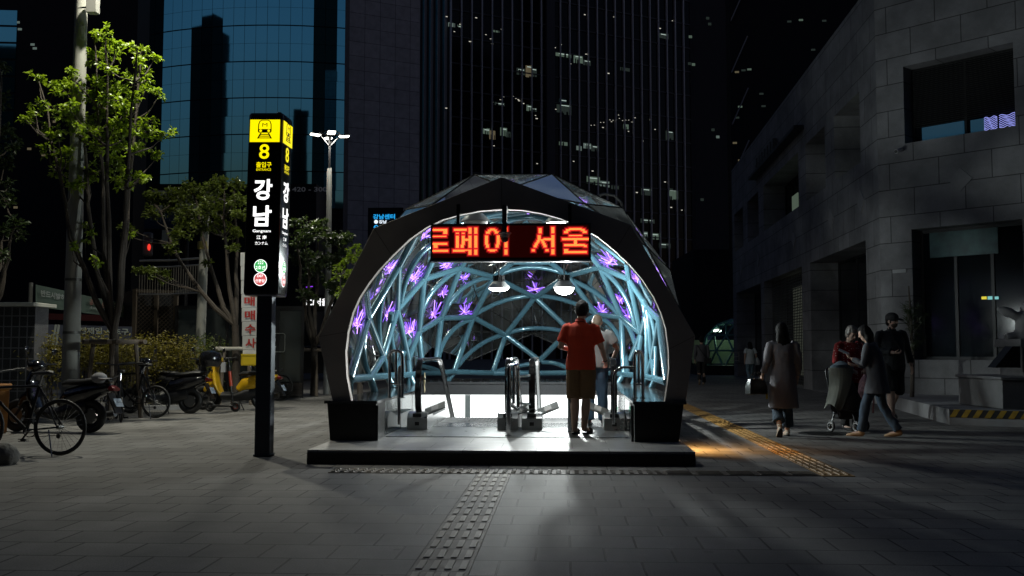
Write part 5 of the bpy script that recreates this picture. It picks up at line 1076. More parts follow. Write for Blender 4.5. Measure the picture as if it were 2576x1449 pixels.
for k in range(4):
    a = R(20+90*k); c = V((LBp.x+.40*math.cos(a), LBp.y+.40*math.sin(a), lz+.07)); Mh = Matrix.Rotation(a, 3, 'Z') @ Matrix.Rotation(R(-5), 3, 'Y')
    m = MB(); m.box(c, (.32, .24, .035), M=Mh, taper=.8); h_ = m.build("lamp_head", mat("lamp_head_grey", (.2, .2, .2), .4, metal=.5), LP, bevel=.01)
    m = MB(); m.loft([[c+Mh @ V((.145*x, .105*y, z)) for x, y in ((-1, -1), (1, -1), (1, 1), (-1, 1))] for z in (-.02, -.032)]+[[c+Mh @ V((.08*x, .05*y, -.05)) for x, y in ((-1, -1), (1, -1), (1, 1), (-1, 1))]]); m.build("lens", emit("street_led2", (1, .98, .86), 7), h_)
lamp("street_lamp_light", 'SPOT', (LBp.x, LBp.y, lz-.06), 900, (1, .97, .84), .4, LP, rot=(0, 0, 0), spot=165, blend=.4)
cp2 = PD(503, 800, 24); cp2.z = 0; P2 = thing("concrete_post", "thin concrete post with a yellow band among the tree leaves", "pole", cp2)
m = MB(); m.tube([cp2, cp2+V((.08, 0, 4.6))], [.125, .10], 14); m.build("shaft", conc, P2); z = PD(503, 617, 24).z; m = MB(); m.lathe([(.125, 0), (.13, .01), (.13, .18), (.125, .19)], cp2+V((.04, 0, z-.1)), 16); m.build("yellow_band", mat("band_yellow", (.4, .33, .1), .6), P2)
gl_ = PD(1640, 500, 26); T = thing("arched_lamp", "small unlit arched lamp post rising behind the canopy roof", "street lamp", V((gl_.x, gl_.y, 0)))
e = [PD(1505, 493, 26), PD(1520, 488, 26), PD(1545, 492, 26), PD(1563, 510, 26), PD(1572, 540, 26), PD(1575, 600, 26)]; e.append(V((e[-1].x, e[-1].y, 0)))
m = MB(); m.tube(e, .04, 8); m.build("arm", mat("arm_grey", (.08, .08, .08), .5), T); m = MB(); m.lathe([(0, .1), (.1, .08), (.18, 0), (0, -.01)], e[0]-V((.1, 0, .06)), 14); m.build("lamp_head", mat("lampshade_pale", (.4, .42, .42), .4), T)
# ================================================================ TREES
bark = mat("bark", (.06, .048, .038), .9, var=.3, vs=8, bump=.6, bs=25)
def leafmat(name, c):
    m = mat(name, c, .42, var=.35, vs=1.7); n = m.node_tree.nodes; l = m.node_tree.links; b = n["Principled BSDF"]; o = n["Material Output"]
    t = n.new("ShaderNodeBsdfTranslucent"); t.inputs[0].default_value = (c[0]*1.2, c[1]*1.25, c[2]*.6, 1); a = n.new("ShaderNodeMixShader"); a.inputs[0].default_value = .35
    l.new(b.outputs[0], a.inputs[1]); l.new(t.outputs[0], a.inputs[2]); l.new(a.outputs[0], o.inputs[0]); return m
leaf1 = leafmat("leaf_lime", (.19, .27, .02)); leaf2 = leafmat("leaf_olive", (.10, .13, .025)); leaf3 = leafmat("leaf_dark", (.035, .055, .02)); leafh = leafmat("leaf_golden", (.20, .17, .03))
def leaf(mb, p, d, n_, L, w):
    s = d.cross(n_).normalized(); n2 = s.cross(d).normalized()
    a, b = p, p+d*L; q = p+d*L*.55+n2*L*.03
    mb.add([a, p+d*L*.3+s*w*.38+n2*L*.09, q+s*w*.5+n2*L*.10, b-n2*L*.05, q-s*w*.5+n2*L*.10, p+d*L*.3-s*w*.38+n2*L*.09, q], [(0, 1, 2, 6), (6, 2, 3), (0, 6, 4, 5), (6, 3, 4)])
def tree(label, base, fork, clumps, D, lm, dens=1., L=.11, rtr=.09, spread=.8, seed=1, cat="tree", stems=5, group=None):
    rt = random.Random(seed); T = thing("tree", label, cat, base, group=group); cr = MB(); tr = MB(); tw = tr
    cs = []
    for (u, v, r) in clumps:
        Dd = D+rt.uniform(-1, 1)*spread; cs.append((PD(u, v, Dd), r/F*Dd))
    fk = V((base.x, base.y, 0)) if fork is None else PD(*fork, D)
    tr.tube([V((base.x, base.y, -.02)), (V((base.x, base.y, 0))+fk)*.5+V((.02, .0, 0)), fk], [rtr*1.15, rtr, rtr*.9], 10)
    # main stems lead to the highest clumps, the rest branch from the nearest stem point
    order = sorted(cs, key=lambda c: -c[0].z); stem = []; used = []
    for c, r in order:
        if all((V((c.x, c.y, 0))-V((k.x, k.y, 0))).length > .55 for k in used) and len(used) < stems: used.append(c)
    for c in used:
        n_ = 8; pr_ = []
        for i in range(n_+1):
            t = i/n_; q = fk.lerp(c, t); bow = V((c.x-fk.x, c.y-fk.y, 0))*.28*math.sin(t*math.pi); q = q+bow*(1-t)+V((rt.uniform(-.04, .04), rt.uniform(-.04, .04), 0))*(i > 0); pr_.append(q)
        tr.tube(pr_, [rtr*.62*(1-.85*i/n_)+.006 for i in range(n_+1)], 8); stem += pr_
    for c, r in cs:
        cand = [q for q in stem if q.z < c.z-.1] or stem
        q = min(cand, key=lambda p: (p-c).length); mid = q.lerp(c, .5)+V((rt.uniform(-.08, .08), rt.uniform(-.08, .08), -.06))
        if (q-c).length > .12: tr.tube([q, mid, c], [.02, .014, .006], 5)
        n_ = int(dens*(105*(r/.2)**1.8))
        sub = [c+V((rt.gauss(0, .40), rt.gauss(0, .5), rt.gauss(0, .33)))*r for _ in range(max(3, int(n_/11)))]
        for sp in sub:
            tw.tube([c.lerp(sp, .1), sp], [.005, .003], 4, cap=False)
            for _ in range(11):
                d = V((rt.gauss(0, 1), rt.gauss(0, 1), rt.gauss(-.1, .55))).normalized(); p = sp+d*rt.uniform(.0, .35)*r*.6
                nn = V((rt.gauss(0, .55), rt.gauss(0, .55), 1)).normalized()
                if abs(d.dot(nn)) > .95: continue
                leaf(cr, p, d, nn, L*rt.uniform(.7, 1.25), L*.55*rt.uniform(.8, 1.2))
    tr.build("trunk", bark, T); cr.build("crown", lm, T, smooth=False); return T
CL1 = [(264, 87, 28), (240, 83, 22), (288, 104, 25), (278, 132, 32), (243, 146, 28), (264, 170, 28), (344, 115, 17), (354, 132, 22), (392, 142, 20), (347, 156, 22), (351, 187, 24), (368, 201, 22), (368, 222, 20), (97, 198, 20), (139, 212, 22), (177, 191, 24), (163, 226, 28), (194, 208, 26), (229, 222, 34), (271, 215, 34), (299, 229, 30), (330, 240, 30), (399, 243, 18), (104, 260, 22), (139, 271, 24), (174, 274, 28), (194, 295, 26), (76, 299, 16), (104, 316, 24), (163, 299, 26), (243, 271, 36), (285, 264, 36), (323, 274, 32), (243, 305, 32), (295, 305, 36), (333, 299, 30), (375, 305, 24), (146, 344, 28), (187, 333, 26), (236, 330, 30), (285, 340, 34), (333, 333, 30), (375, 333, 28), (417, 337, 22), (125, 371, 24), (163, 378, 28), (243, 364, 34), (305, 368, 34), (354, 375, 30), (399, 392, 24), (146, 406, 24), (187, 399, 28), (222, 441, 30), (156, 437, 24), (312, 458, 26), (357, 448, 28), (260, 416, 30), (194, 455, 24), (298, 410, 34), (177, 463, 22), (208, 456, 26), (312, 456, 24), (221, 565, 18), (229, 588, 16), (182, 622, 14), (234, 656, 16), (213, 604, 14), (330, 590, 16), (268, 250, 30), (310, 190, 16), (90, 285, 14), (60, 295, 10)]
b1 = PD(285, 1000, 18.0); b1.z = 0
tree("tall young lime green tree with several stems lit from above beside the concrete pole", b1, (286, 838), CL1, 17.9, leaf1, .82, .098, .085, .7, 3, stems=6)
CL2 = [(378, 492, 22), (404, 500, 30), (443, 492, 32), (430, 523, 30), (482, 474, 30), (508, 497, 32), (534, 479, 30), (560, 461, 28), (594, 463, 20), (547, 513, 30), (573, 531, 28), (521, 531, 28), (469, 539, 30), (378, 536, 20), (322, 575, 18), (320, 594, 14), (430, 622, 20), (448, 586, 24), (508, 570, 28), (552, 565, 26), (586, 586, 24), (378, 682, 20), (411, 690, 22), (352, 677, 18), (521, 661, 14), (600, 500, 24), (602, 540, 24), (460, 565, 24), (590, 620, 16)]
b2 = PD(592, 985, 22.5); b2.z = 0
tree("olive green tree behind the sign pillar with a forked trunk in a short timber frame", b2, (592, 818), CL2, 22.5, leaf2, 1.5, .105, .09, .9, 5, stems=4)
CL3 = [(770, 590, 34), (800, 575, 34), (835, 600, 34), (760, 650, 34), (800, 660, 36), (845, 660, 34), (780, 700, 30), (830, 715, 30), (750, 610, 22), (870, 600, 26), (740, 560, 18), (860, 700, 26), (770, 740, 22)]
b3 = PD(790, 990, 27); b3.z = 0
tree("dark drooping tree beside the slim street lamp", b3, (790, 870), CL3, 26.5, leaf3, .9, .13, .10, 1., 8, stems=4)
CL4 = [(893, 622, 16), (880, 645, 22), (862, 668, 20), (895, 655, 16), (848, 690, 18), (880, 690, 18), (870, 730, 20), (850, 748, 14), (892, 710, 12), (905, 640, 12)]
b4 = PD(905, 990, 22); b4.z = 0
tree("small bright leafed tree peeking out beside the left edge of the portal frame", b4, (905, 800), CL4, 22, leaf1, .8, .10, .06, .5, 9, stems=3)
CL5 = [(5, 330, 34), (30, 365, 26), (12, 410, 30), (40, 560, 24), (12, 580, 26), (55, 590, 18), (20, 470, 22), (5, 640, 24), (-10, 250, 40), (0, 160, 26), (10, 500, 26)]
b5_ = PD(-30, 1000, 21); b5_.z = 0
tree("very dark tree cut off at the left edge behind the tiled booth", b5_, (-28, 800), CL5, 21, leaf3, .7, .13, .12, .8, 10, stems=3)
# timber tree supports
timber = mat("support_timber", (.16, .13, .10), .85, var=.25, vs=6, bump=.3, bs=30); timber_p = mat("support_pale", (.40, .38, .33), .7, var=.2, vs=6)
def support(label, c, h, r, mats_, lean=.35, n=3):
    T = thing("tree_support", label, "tree support", c)
    for k in range(n):
        a = R(90+360*k/n+20); m = MB(); f_ = c+V((math.cos(a)*(r+lean), math.sin(a)*(r+lean), 0)); t_ = c+V((math.cos(a)*r, math.sin(a)*r, h+.05)); m.tube([f_, t_], [.045, .04], 8); m.build("leg", mats_[0], T)
        b = a+2*math.pi/n; m = MB(); q0 = c+V((math.cos(a)*r*1.2, math.sin(a)*r*1.2, h)); q1 = c+V((math.cos(b)*r*1.2, math.sin(b)*r*1.2, h)); d = (q1-q0).normalized(); m.tube([q0-d*.14, q1+d*.14], .042, 8); m.build("rail", mats_[1], T)
    return T
support("dark timber tripod frame round the trunk of the tall lime green tree", V((b1.x, b1.y, 0)), 1.40, .36, (timber, timber), .12, 4)
support("short frame with pale rails round the forked olive tree", V((b2.x, b2.y, 0)), 1.28, .30, (timber, timber_p), .1)
support("dark timber frame round the drooping tree left of the canopy", V((b3.x, b3.y, 0)), 1.25, .42, (timber, timber), .25, 4)
# hedge: golden bushes
def bush(label, u, v, w, h, D, seed, lm=None, n=520):
    rt = random.Random(seed); c = PD(u, 960, D); c.z = 0; W_, H_ = w/F*D, h/F*D; T = thing("bush", label, "bush", c, group="golden bushes of the hedge"); fo = MB(); st = MB()
    for k in range(16): a = V((c.x+rt.uniform(-.7, .7)*W_, c.y+rt.uniform(-.3, .3), 0)); b = a+V((rt.uniform(-.15, .15), rt.uniform(-.1, .1), H_*rt.uniform(.75, 1.1))); st.tube([a, a.lerp(b, .5)+V((rt.uniform(-.05, .05), 0, 0)), b], [.009, .006, .003], 4, cap=False)
    for k in range(n):
        z = H_*(1-abs(rt.gauss(0, .33))); p = V((c.x+rt.gauss(0, .36)*W_, c.y+rt.gauss(0, .28), max(.12, z*rt.uniform(.7, 1.08)))); d = V((rt.gauss(0, 1), rt.gauss(0, 1), rt.gauss(.1, .5))).normalized(); nn = V((rt.gauss(0, .6), rt.gauss(0, .6), 1)).normalized()
        leaf(fo, p, d, nn, rt.uniform(.05, .10), .035)
    st.build("stems", bark, T); fo.build("foliage", lm or leafh, T, smooth=False)
for k, (u, v, w, h, D, lb) in enumerate(((118, 0, 60, 90, 20.2, "golden leafed bush in front of the dark banner left of the concrete pole"), (228, 0, 62, 100, 20.3, "tall golden bush right of the concrete pole"), (290, 0, 60, 84, 20.6, "golden bush behind the timber frame of the lime green tree"),
        (350, 0, 60, 80, 21., "yellow green bush below the wooden lattice box"), (405, 0, 60, 84, 21.4, "yellow bush right of the parked motorcycle headlamp"), (455, 0, 56, 72, 21.8, "thin bush in front of the left end of the smoked glass kiosk"), (520, 0, 56, 70, 23., "dark sparse bush under the glass kiosk near the top box scooter"), (20, 0, 46, 70, 20.5, "dim bush beside the tiled booth"))):
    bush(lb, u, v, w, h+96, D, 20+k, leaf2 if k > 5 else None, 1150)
struct_k = MB(); a, b = PD(40, 1000, 19.6), PD(470, 1000, 20.6); a.z = b.z = 0; struct_k.bar(a+V((0, 0, .05)), b+V((0, 0, .05)), .16, .1); struct(struct_k.build("planting_kerb", stone_plain))
# ================================================================ STRUCTURES BEHIND THE HEDGE
def Q(u, v, D): return PD(u, v, D)
# banner on posts
bn = mat("banner_green", (.055, .085, .07), .8, var=.12, vs=2); D0, D1 = 24., 27.5
a0_, a1_, c0_, c1_ = Q(90, 716, D0), Q(332, 768, D1), Q(90, 772, D0), Q(332, 802, D1)
ba = thing("banner", "long green banner with pale and red lettering strung behind the lime green tree", "banner", V((a0_.x, a0_.y, 0)))
m = MB(); nb = V((a1_.y-a0_.y, -(a1_.x-a0_.x), 0)).normalized(); m.loft([[a0_.lerp(a1_, t)+nb*.02*math.sin(t*9), c0_.lerp(c1_, t)+nb*.02*math.sin(t*9), c0_.lerp(c1_, t)+nb*(.02*math.sin(t*9)-.012), a0_.lerp(a1_, t)+nb*(.02*math.sin(t*9)-.012)] for t in [i/20 for i in range(21)]]); m.build("cloth", bn, ba)
def btext(mb, s, t0, t1, k0, k1, mi, off=.06):
    o_ = a0_.lerp(a1_, (t0+t1)/2).lerp(c0_.lerp(c1_, (t0+t1)/2), (k0+k1)/2)+nb*off; ex = (a0_.lerp(a1_, t1)-a0_.lerp(a1_, t0)); text(mb, s, o_, ex.normalized(), (0, 0, 1), w=ex.length*.95, h=(a0_-c0_).length*(k1-k0), bold=.025, mi=mi)
m = MB(); btext(m, "반드시밝혀 조운", .02, .38, .22, .52, 0); btext(m, "공매도 심판", .5, .72, .22, .5, 1); btext(m, "국민연금", .76, .98, .2, .6, 2); btext(m, "소비자 연대", .5, .72, .62, .75, 0)
m.build("lettering", [mat("print_pale", (.25, .28, .27), .7), mat("print_red", (.22, .09, .07), .7), mat("print_cream", (.25, .25, .16), .7)], ba, smooth=False)
for p in (a0_-V((.12, 0, 0)), a1_+V((.1, 0, 0))): m = MB(); m.tube([V((p.x, p.y, 0)), V((p.x, p.y, p.z+.05))], .05, 8); m.build("post", mat("post_grey", (.14, .14, .13), .6), ba)
a0_, a1_, c0_, c1_ = Q(84, 815, 22.5), Q(332, 822, 23.5), Q(84, 872, 22.5), Q(332, 866, 23.5); nb = V((a1_.y-a0_.y, -(a1_.x-a0_.x), 0)).normalized()
bb_ = thing("banner", "dark blue and white printed banner fence low behind the hedge", "banner", V((a0_.x, a0_.y, 0)))
m = MB(); m.loft([[a0_.lerp(a1_, t), c0_.lerp(c1_, t), c0_.lerp(c1_, t)-nb*.012, a0_.lerp(a1_, t)-nb*.012] for t in (0, .3, 1)]); m.build("cloth", mat("banner_navy", (.02, .025, .045), .7, var=.3, vs=3), bb_)
m = MB(); btext(m, "안전제일 서초구", .35, .98, .12, .42, 0, .03); btext(m, "2022", .03, .18, .5, .75, 0, .03); m.build("lettering", MATS["print_pale"], bb_, smooth=False)
m = MB()
for t in (.22, .25): q = a0_.lerp(a1_, t); q2 = c0_.lerp(c1_, t-.03); m.bar(q+nb*.03, q2+nb*.03, .05, .01)
m.build("pale_stripe", MATS["print_pale"], bb_)
# red barrier rail / eaves line
m = MB(); a, b = Q(85, 795, 28), Q(335, 803, 29); m.bar(a, b, .1, .18); m.build
o = m.build("red_rail", mat("rail_red", (.07, .012, .014), .5), at=V((a.x, a.y, 0))); tag(o, "dark red rail running between the two banners", "rail")
# tiled booth
bc = Q(-20, 960, 20.); bc.z = 0; e0, e1 = Q(84, 960, 19.6), Q(-120, 960, 19.)
bt_ = thing("tiled_booth", "dark booth of square tiles with pale joints and a lit flat roof edge", "booth", V((e0.x, e0.y, 0)))
tile = brick_mat("booth_tile", (.03, .032, .034), (.13, .13, .14), .155, .215, .012, 'XZ', rough=.3, spec=.5, var=.1, bump=.2, offs=0.)
m = MB(); m.bb((-3., 0, 0), (0, .6, Q(84, 770, 19.6).z)); child(m.build("wall", tile, bt_, local=True, smooth=False), (0, 0, 0), R(5))
m = MB(); m.bb((-3.2, -.35, Q(84, 772, 19.6).z), (.12, .7, Q(84, 766, 19.6).z+.03)); child(m.build("roof", mat("roof_pale", (.5, .5, .45), .5), bt_, local=True, bevel=.01), (0, 0, 0), R(5))
# lattice enclosure with railing on top
wood = mat("lattice_wood", (.06, .045, .03), .8, var=.2, vs=5)
le = Q(336, 900, 26.); le.z = 0; re = Q(440, 900, 26.6); re.z = 0; lh = Q(336, 727, 26).z
la = thing("lattice_enclosure", "brown wooden lattice box with a steel railing on its roof", "enclosure", le)
dx = (re-le); Lx = dx.length; dx /= Lx; nn_ = V((dx.y, -dx.x, 0))
m = MB()
for t in (0, .52, 1): q = le+dx*Lx*t; m.bar(q, q+V((0, 0, lh)), .1, .1)
for z in (.05, lh-.05, lh*.18): m.bar(le+V((0, 0, z)), re+V((0, 0, z)), .09, .09)
m.build("frame", wood, la)
m = MB(); 
for k in range(int((Lx+lh)/.11)):
    s_ = k*.11
    for sg in (0, 1):
        x0_, z0_ = max(0, s_-lh), min(s_, lh); x1_, z1__ = min(s_, Lx), max(0, s_-Lx)
        if sg: z0_, z1__ = lh-z0_, lh-z1__
        m.bar(le+dx*x0_+V((0, 0, z0_))+nn_*(.012*sg), le+dx*x1_+V((0, 0, z1__))+nn_*(.012*sg), .03, .008)
m.build("lattice", wood, la)
m = MB(); m.bb((0, .12, 0), (Lx, 2, lh-.02)); child(m.build("inner_box", blackwall, la, local=True), (0, 0, 0), math.atan2(dx.y, dx.x))
ra, rb = Q(348, 727, 26)+nn_*.1, Q(503, 745, 25.2); rz_ = Q(430, 655, 25.8).z; rc = Q(430, 740, 25.8)
m = MB()
pa, pbb, pc_ = V((ra.x, ra.y, rc.z)), V((rc.x, rc.y, rc.z)), V((rb.x, rb.y, rc.z))
for z, r_ in ((rz_, .03), (rz_-.17, .022), (rc.z, .02)):
    for p, q in ((pa, pbb), (pbb, pc_)): m.tube([V((p.x, p.y, z)), V((q.x, q.y, z))], r_, 8)
for p, q, n_ in ((pa, pbb, 12), (pbb, pc_, 12)):
    for k in range(n_+1): t = k/n_; w_ = p.lerp(q, t); m.tube([w_, V((w_.x, w_.y, rz_-.17))], .010, 6)
m.build("railing", mat("railing_steel", (.4, .38, .33), .3, metal=.8), la)
m = MB(); a = le+dx*Lx; m.bar(a+V((0, 0, lh-.06))+dx*.02, V((pc_.x, pc_.y, lh-.06)), .1, .12); m.build("beam", timber_p, la)
# smoked glass kiosk
kg = mat("kiosk_glass", (.03, .036, .036), .16, spec=.55, var=.2, vs=.8); ka, kb = Q(442, 910, 25), Q(760, 910, 25.5); ka.z = kb.z = 0; kh = Q(442, 770, 25).z
kk = thing("glass_kiosk", "long kiosk of smoked glass panels in dark frames behind the parked scooters", "kiosk", ka)
dk = (kb-ka); Lk = dk.length; azk = math.atan2(dk.y, dk.x)
for i in range(5):
    m = MB(); x0_ = Lk*i/5; x1_ = Lk*(i+1)/5; m.bb((x0_+.04, .03, .42), (x1_-.04, .05, kh-.08)); child(m.build("glass_panel", kg, kk, local=True), (0, 0, 0), azk)
m = MB()
for i in range(6): x_ = Lk*i/5; m.bb((x_-.04, 0, 0), (x_+.04, .09, kh))
m.bb((0, -.003, kh-.08), (Lk, .093, kh+.02)); child(m.build("frame", dark_metal, kk, local=True), (0, 0, 0), azk)
m = MB()
for z in range(5): m.bb((0, -.02, .06+z*.07), (Lk, .02, .115+z*.07))
child(m.build("slatted_base", mat("slat_dark", (.03, .024, .02), .6), kk, local=True), (0, 0, 0), azk)
m = MB(); fr = [(2.28, .30), (2.72, .30), (2.72, .78), (2.28, .78)]; fr = [(x_, z+.9) for x_, z in fr]; m.tube(rnd([(x_, .0, z) for x_, z in fr+[fr[0]]], .06), .008, 6); m.bb((2.36, -.005, 1.32), (2.5, .005, 1.35)); child(m.build("pictogram", MATS["print_pale"], kk, local=True), (0, 0, 0), azk)
m = MB(); m.bb((0, .4, 0), (Lk, .5, kh)); child(m.build("inner_wall", mat("inner_grey", (.06, .065, .065), .7), kk, local=True), (0, 0, 0), azk)
# distant street clutter: traffic signal, road sign, neon signs
ts = Q(372, 615, 38); T = thing("traffic_signal", "traffic signal with a red light on a horizontal arm beyond the trees", "traffic signal", V((ts.x, ts.y, 0)))
m = MB(); p0 = Q(470, 585, 38); m.tube([V((p0.x, p0.y, 0)), V((p0.x, p0.y, p0.z+.1))], .1, 8); m.tube([p0, Q(365, 618, 38)], .06, 6); m.build("mast", dark_metal, T)
m = MB(); m.box(ts+V((.0, 0, 0)), (.35, .3, .95)); m.build("housing", mat("signal_pale", (.2, .17, .14), .5), T, bevel=.08); m = MB(); m.sph(Q(375, 622, 37.8), (.07, .05, .13), 10, 8); m.build("red_light", emit("signal_red", (1, .05, .03), 1.), T)
rs_ = Q(425, 600, 36); T = thing("road_sign", "small pale road sign board half hidden in the olive tree", "sign", V((rs_.x, rs_.y, 0))); m = MB(); m.box(rs_, (.5, .03, .62), rz=.3); m.build("board", mat("sign_pale", (.2, .21, .2), .5), T); m = MB(); m.tube([rs_, V((rs_.x, rs_.y, 0))], .04, 6); m.build("post", dark_metal, T)
bl_ = Q(395, 555, 45); T = thing("street_name_sign", "dark blue street sign with pale lettering behind the olive tree", "sign", V((bl_.x, bl_.y, 0))); m = MB(); m.box(bl_+V((.9, 0, 0)), (3., .06, .75)); m.build("board", mat("sign_blue", (.015, .04, .08), .5), T); m = MB(); text(m, "대로", bl_+V((.3, -.035, .1)), (1, 0, 0), (0, 0, 1), w=1.2, h=.35); m.build("lettering", MATS["print_pale"], T, smooth=False); m = MB(); m.tube([bl_+V((1, .05, 0)), V((bl_.x+1, bl_.y+.05, 0))], .08, 6); m.build("post", dark_metal, T)
ns = Q(790, 762, 46); T = thing("bank_sign", "white lit shop sign with a red and blue swirl above the kiosk", "sign", V((ns.x, ns.y, 0)))
k_ = 46/F
m = MB(); m.bb((ns.x-1.2, ns.y+.05, ns.z-.4), (ns.x+1.5, ns.y+.15, ns.z+.4)); m.build("board", blackwall, T)
m = MB(); text(m, "SCI서울", Q(795, 760, 46), (1, 0, 0), (0, 0, 1), w=62*k_, h=19*k_, bold=.03); m.build("lettering", emit("neon_white", (1, 1, 1), 1.3), T, smooth=False); m = MB(); text(m, "증", Q(832, 761, 46), (1, 0, 0), (0, 0, 1), w=12*k_, h=20*k_, bold=.03); m.build("lettering", emit("neon_white", (1, 1, 1), 1.3), T, smooth=False)
m = MB(); c = Q(738, 759, 45.95); m.torus(c+V((0, 0, 4*k_)), 6*k_, 1.8*k_, (0, 1, 0), 14, 6, 0, R(20), R(200)); m.torus(c-V((0, 0, 3*k_)), 6*k_, 1.8*k_, (0, 1, 0), 14, 6, 1, R(160), R(400)); m.build("swirl_logo", [emit("neon_red", (1, .06, .05), 1.4), emit("neon_blue", (.02, .3, .9), 1.4)], T)
m = MB(); m.tube([V((ns.x, ns.y+.2, 0)), V((ns.x, ns.y+.2, ns.z))], .1, 8); m.build("post", dark_metal, T)
n2 = Q(965, 546, 60); T = thing("tower_sign", "blue lit Korean sign with white symbols on the tiled tower left of the portal", "sign", V((n2.x, n2.y, 0))); k_ = 60/F
m = MB(); text(m, "강남센터", Q(966, 545, 60), (1, 0, 0), (0, 0, 1), w=56*k_, h=13*k_, bold=.02); m.build("lettering", emit("neon_sky", (.02, .42, .95), 1.1), T, smooth=False)
m = MB(); m.sph(Q(946, 558, 60), (5*k_, .05, 5*k_), 12, 8); text(m, "강남", Q(963, 558, 60), (1, 0, 0), (0, 0, 1), w=20*k_, h=9*k_, bold=.03); m.build("white_symbol", emit("neon_pale", (.8, .9, 1), 1.2), T, smooth=False)
m = MB(); m.torus(Q(946, 572, 60), 5*k_, 1*k_, (0, 1, 0), 14, 5); m.tube([Q(943, 570, 60), Q(949, 574, 60)], .8*k_, 5); m.build("ring_symbol", MATS["neon_sky"], T)
m = MB(); m.bb((n2.x-1, n2.y+.1, 0), (n2.x+1.2, n2.y+.25, n2.z+.6)); m.build("pylon", blackwall, T)
T = thing("violet_neon", "tiny violet neon figure glimpsed through the drooping tree", "sign", Q(775, 712, 40)); m = MB(); a = Q(772, 705, 40)
for k in range(4): m.tube([a+V((rr.uniform(-.1, .1), 0, rr.uniform(-.3, .1))), a+V((rr.uniform(-.05, .25), 0, rr.uniform(-.35, .1)))], .02, 5)
m.build("tube", emit("neon_violet", (.3, .05, .9), 1.), T)
# ================================================================ PARKED TWO-WHEELERS
bkpaint = mat("black_gloss_paint", (.007, .007, .008), .16, spec=.6, coat=.4); seatm = mat("black_seat", (.012, .012, .012), .5); yelp = mat("yellow_paint", (.62, .36, .01), .3, coat=.4, var=.05, vs=5); grey_met = mat("engine_metal", (.22, .22, .22), .35, metal=.8); redp = mat("red_plastic", (.45, .05, .02), .4); pinkp = mat("pink_red_paint", (.5, .12, .10), .4); platew = mat("plate_blue_white", (.35, .42, .5), .5); orangep = mat("orange_plastic", (.25, .10, .015), .5)
def wheel(T, c, r, tw, spoke=28, axis=(0, 1, 0), rimc=None, disc=False, name="wheel"):
    m = MB(); m.torus(c, r-tw, tw, axis, 36, 10); w = m.build(name, rubber, T, local=True)
    m = MB(); m.torus(c, r-2*tw, tw*.45, axis, 36, 6); m.build("rim", rimc or dark_metal, w, local=True)
    m = MB(); ax = V(axis).normalized(); e1 = ax.orthogonal().normalized(); e2 = ax.cross(e1); c = V(c)
    if spoke:
        for k in range(spoke):
            a = 2*math.pi*k/spoke; b = a+(.35 if k % 2 else -.35); m.tube([c+ax*(.025 if k % 4 < 2 else -.025)+e1*.02*math.cos(b)+e2*.02*math.sin(b), c+(e1*math.cos(a)+e2*math.sin(a))*(r-2*tw)], .0016, 4, cap=False)
    else:
        for k in range(5): a = 2*math.pi*k/5; m.bar(c+(e1*math.cos(a)+e2*math.sin(a))*.03, c+(e1*math.cos(a)+e2*math.sin(a))*(r-2*tw), .035, .02, up=ax)
    m.build("spokes", steel if spoke else grey_met, w, local=True)
    m = MB(); m.tube([c-ax*.05, c+ax*.05], .022, 10); 
    if disc: m.tube([c+ax*.05, c+ax*.054], r*.45, 20)
    m.build("hub", grey_met, w, local=True); return w
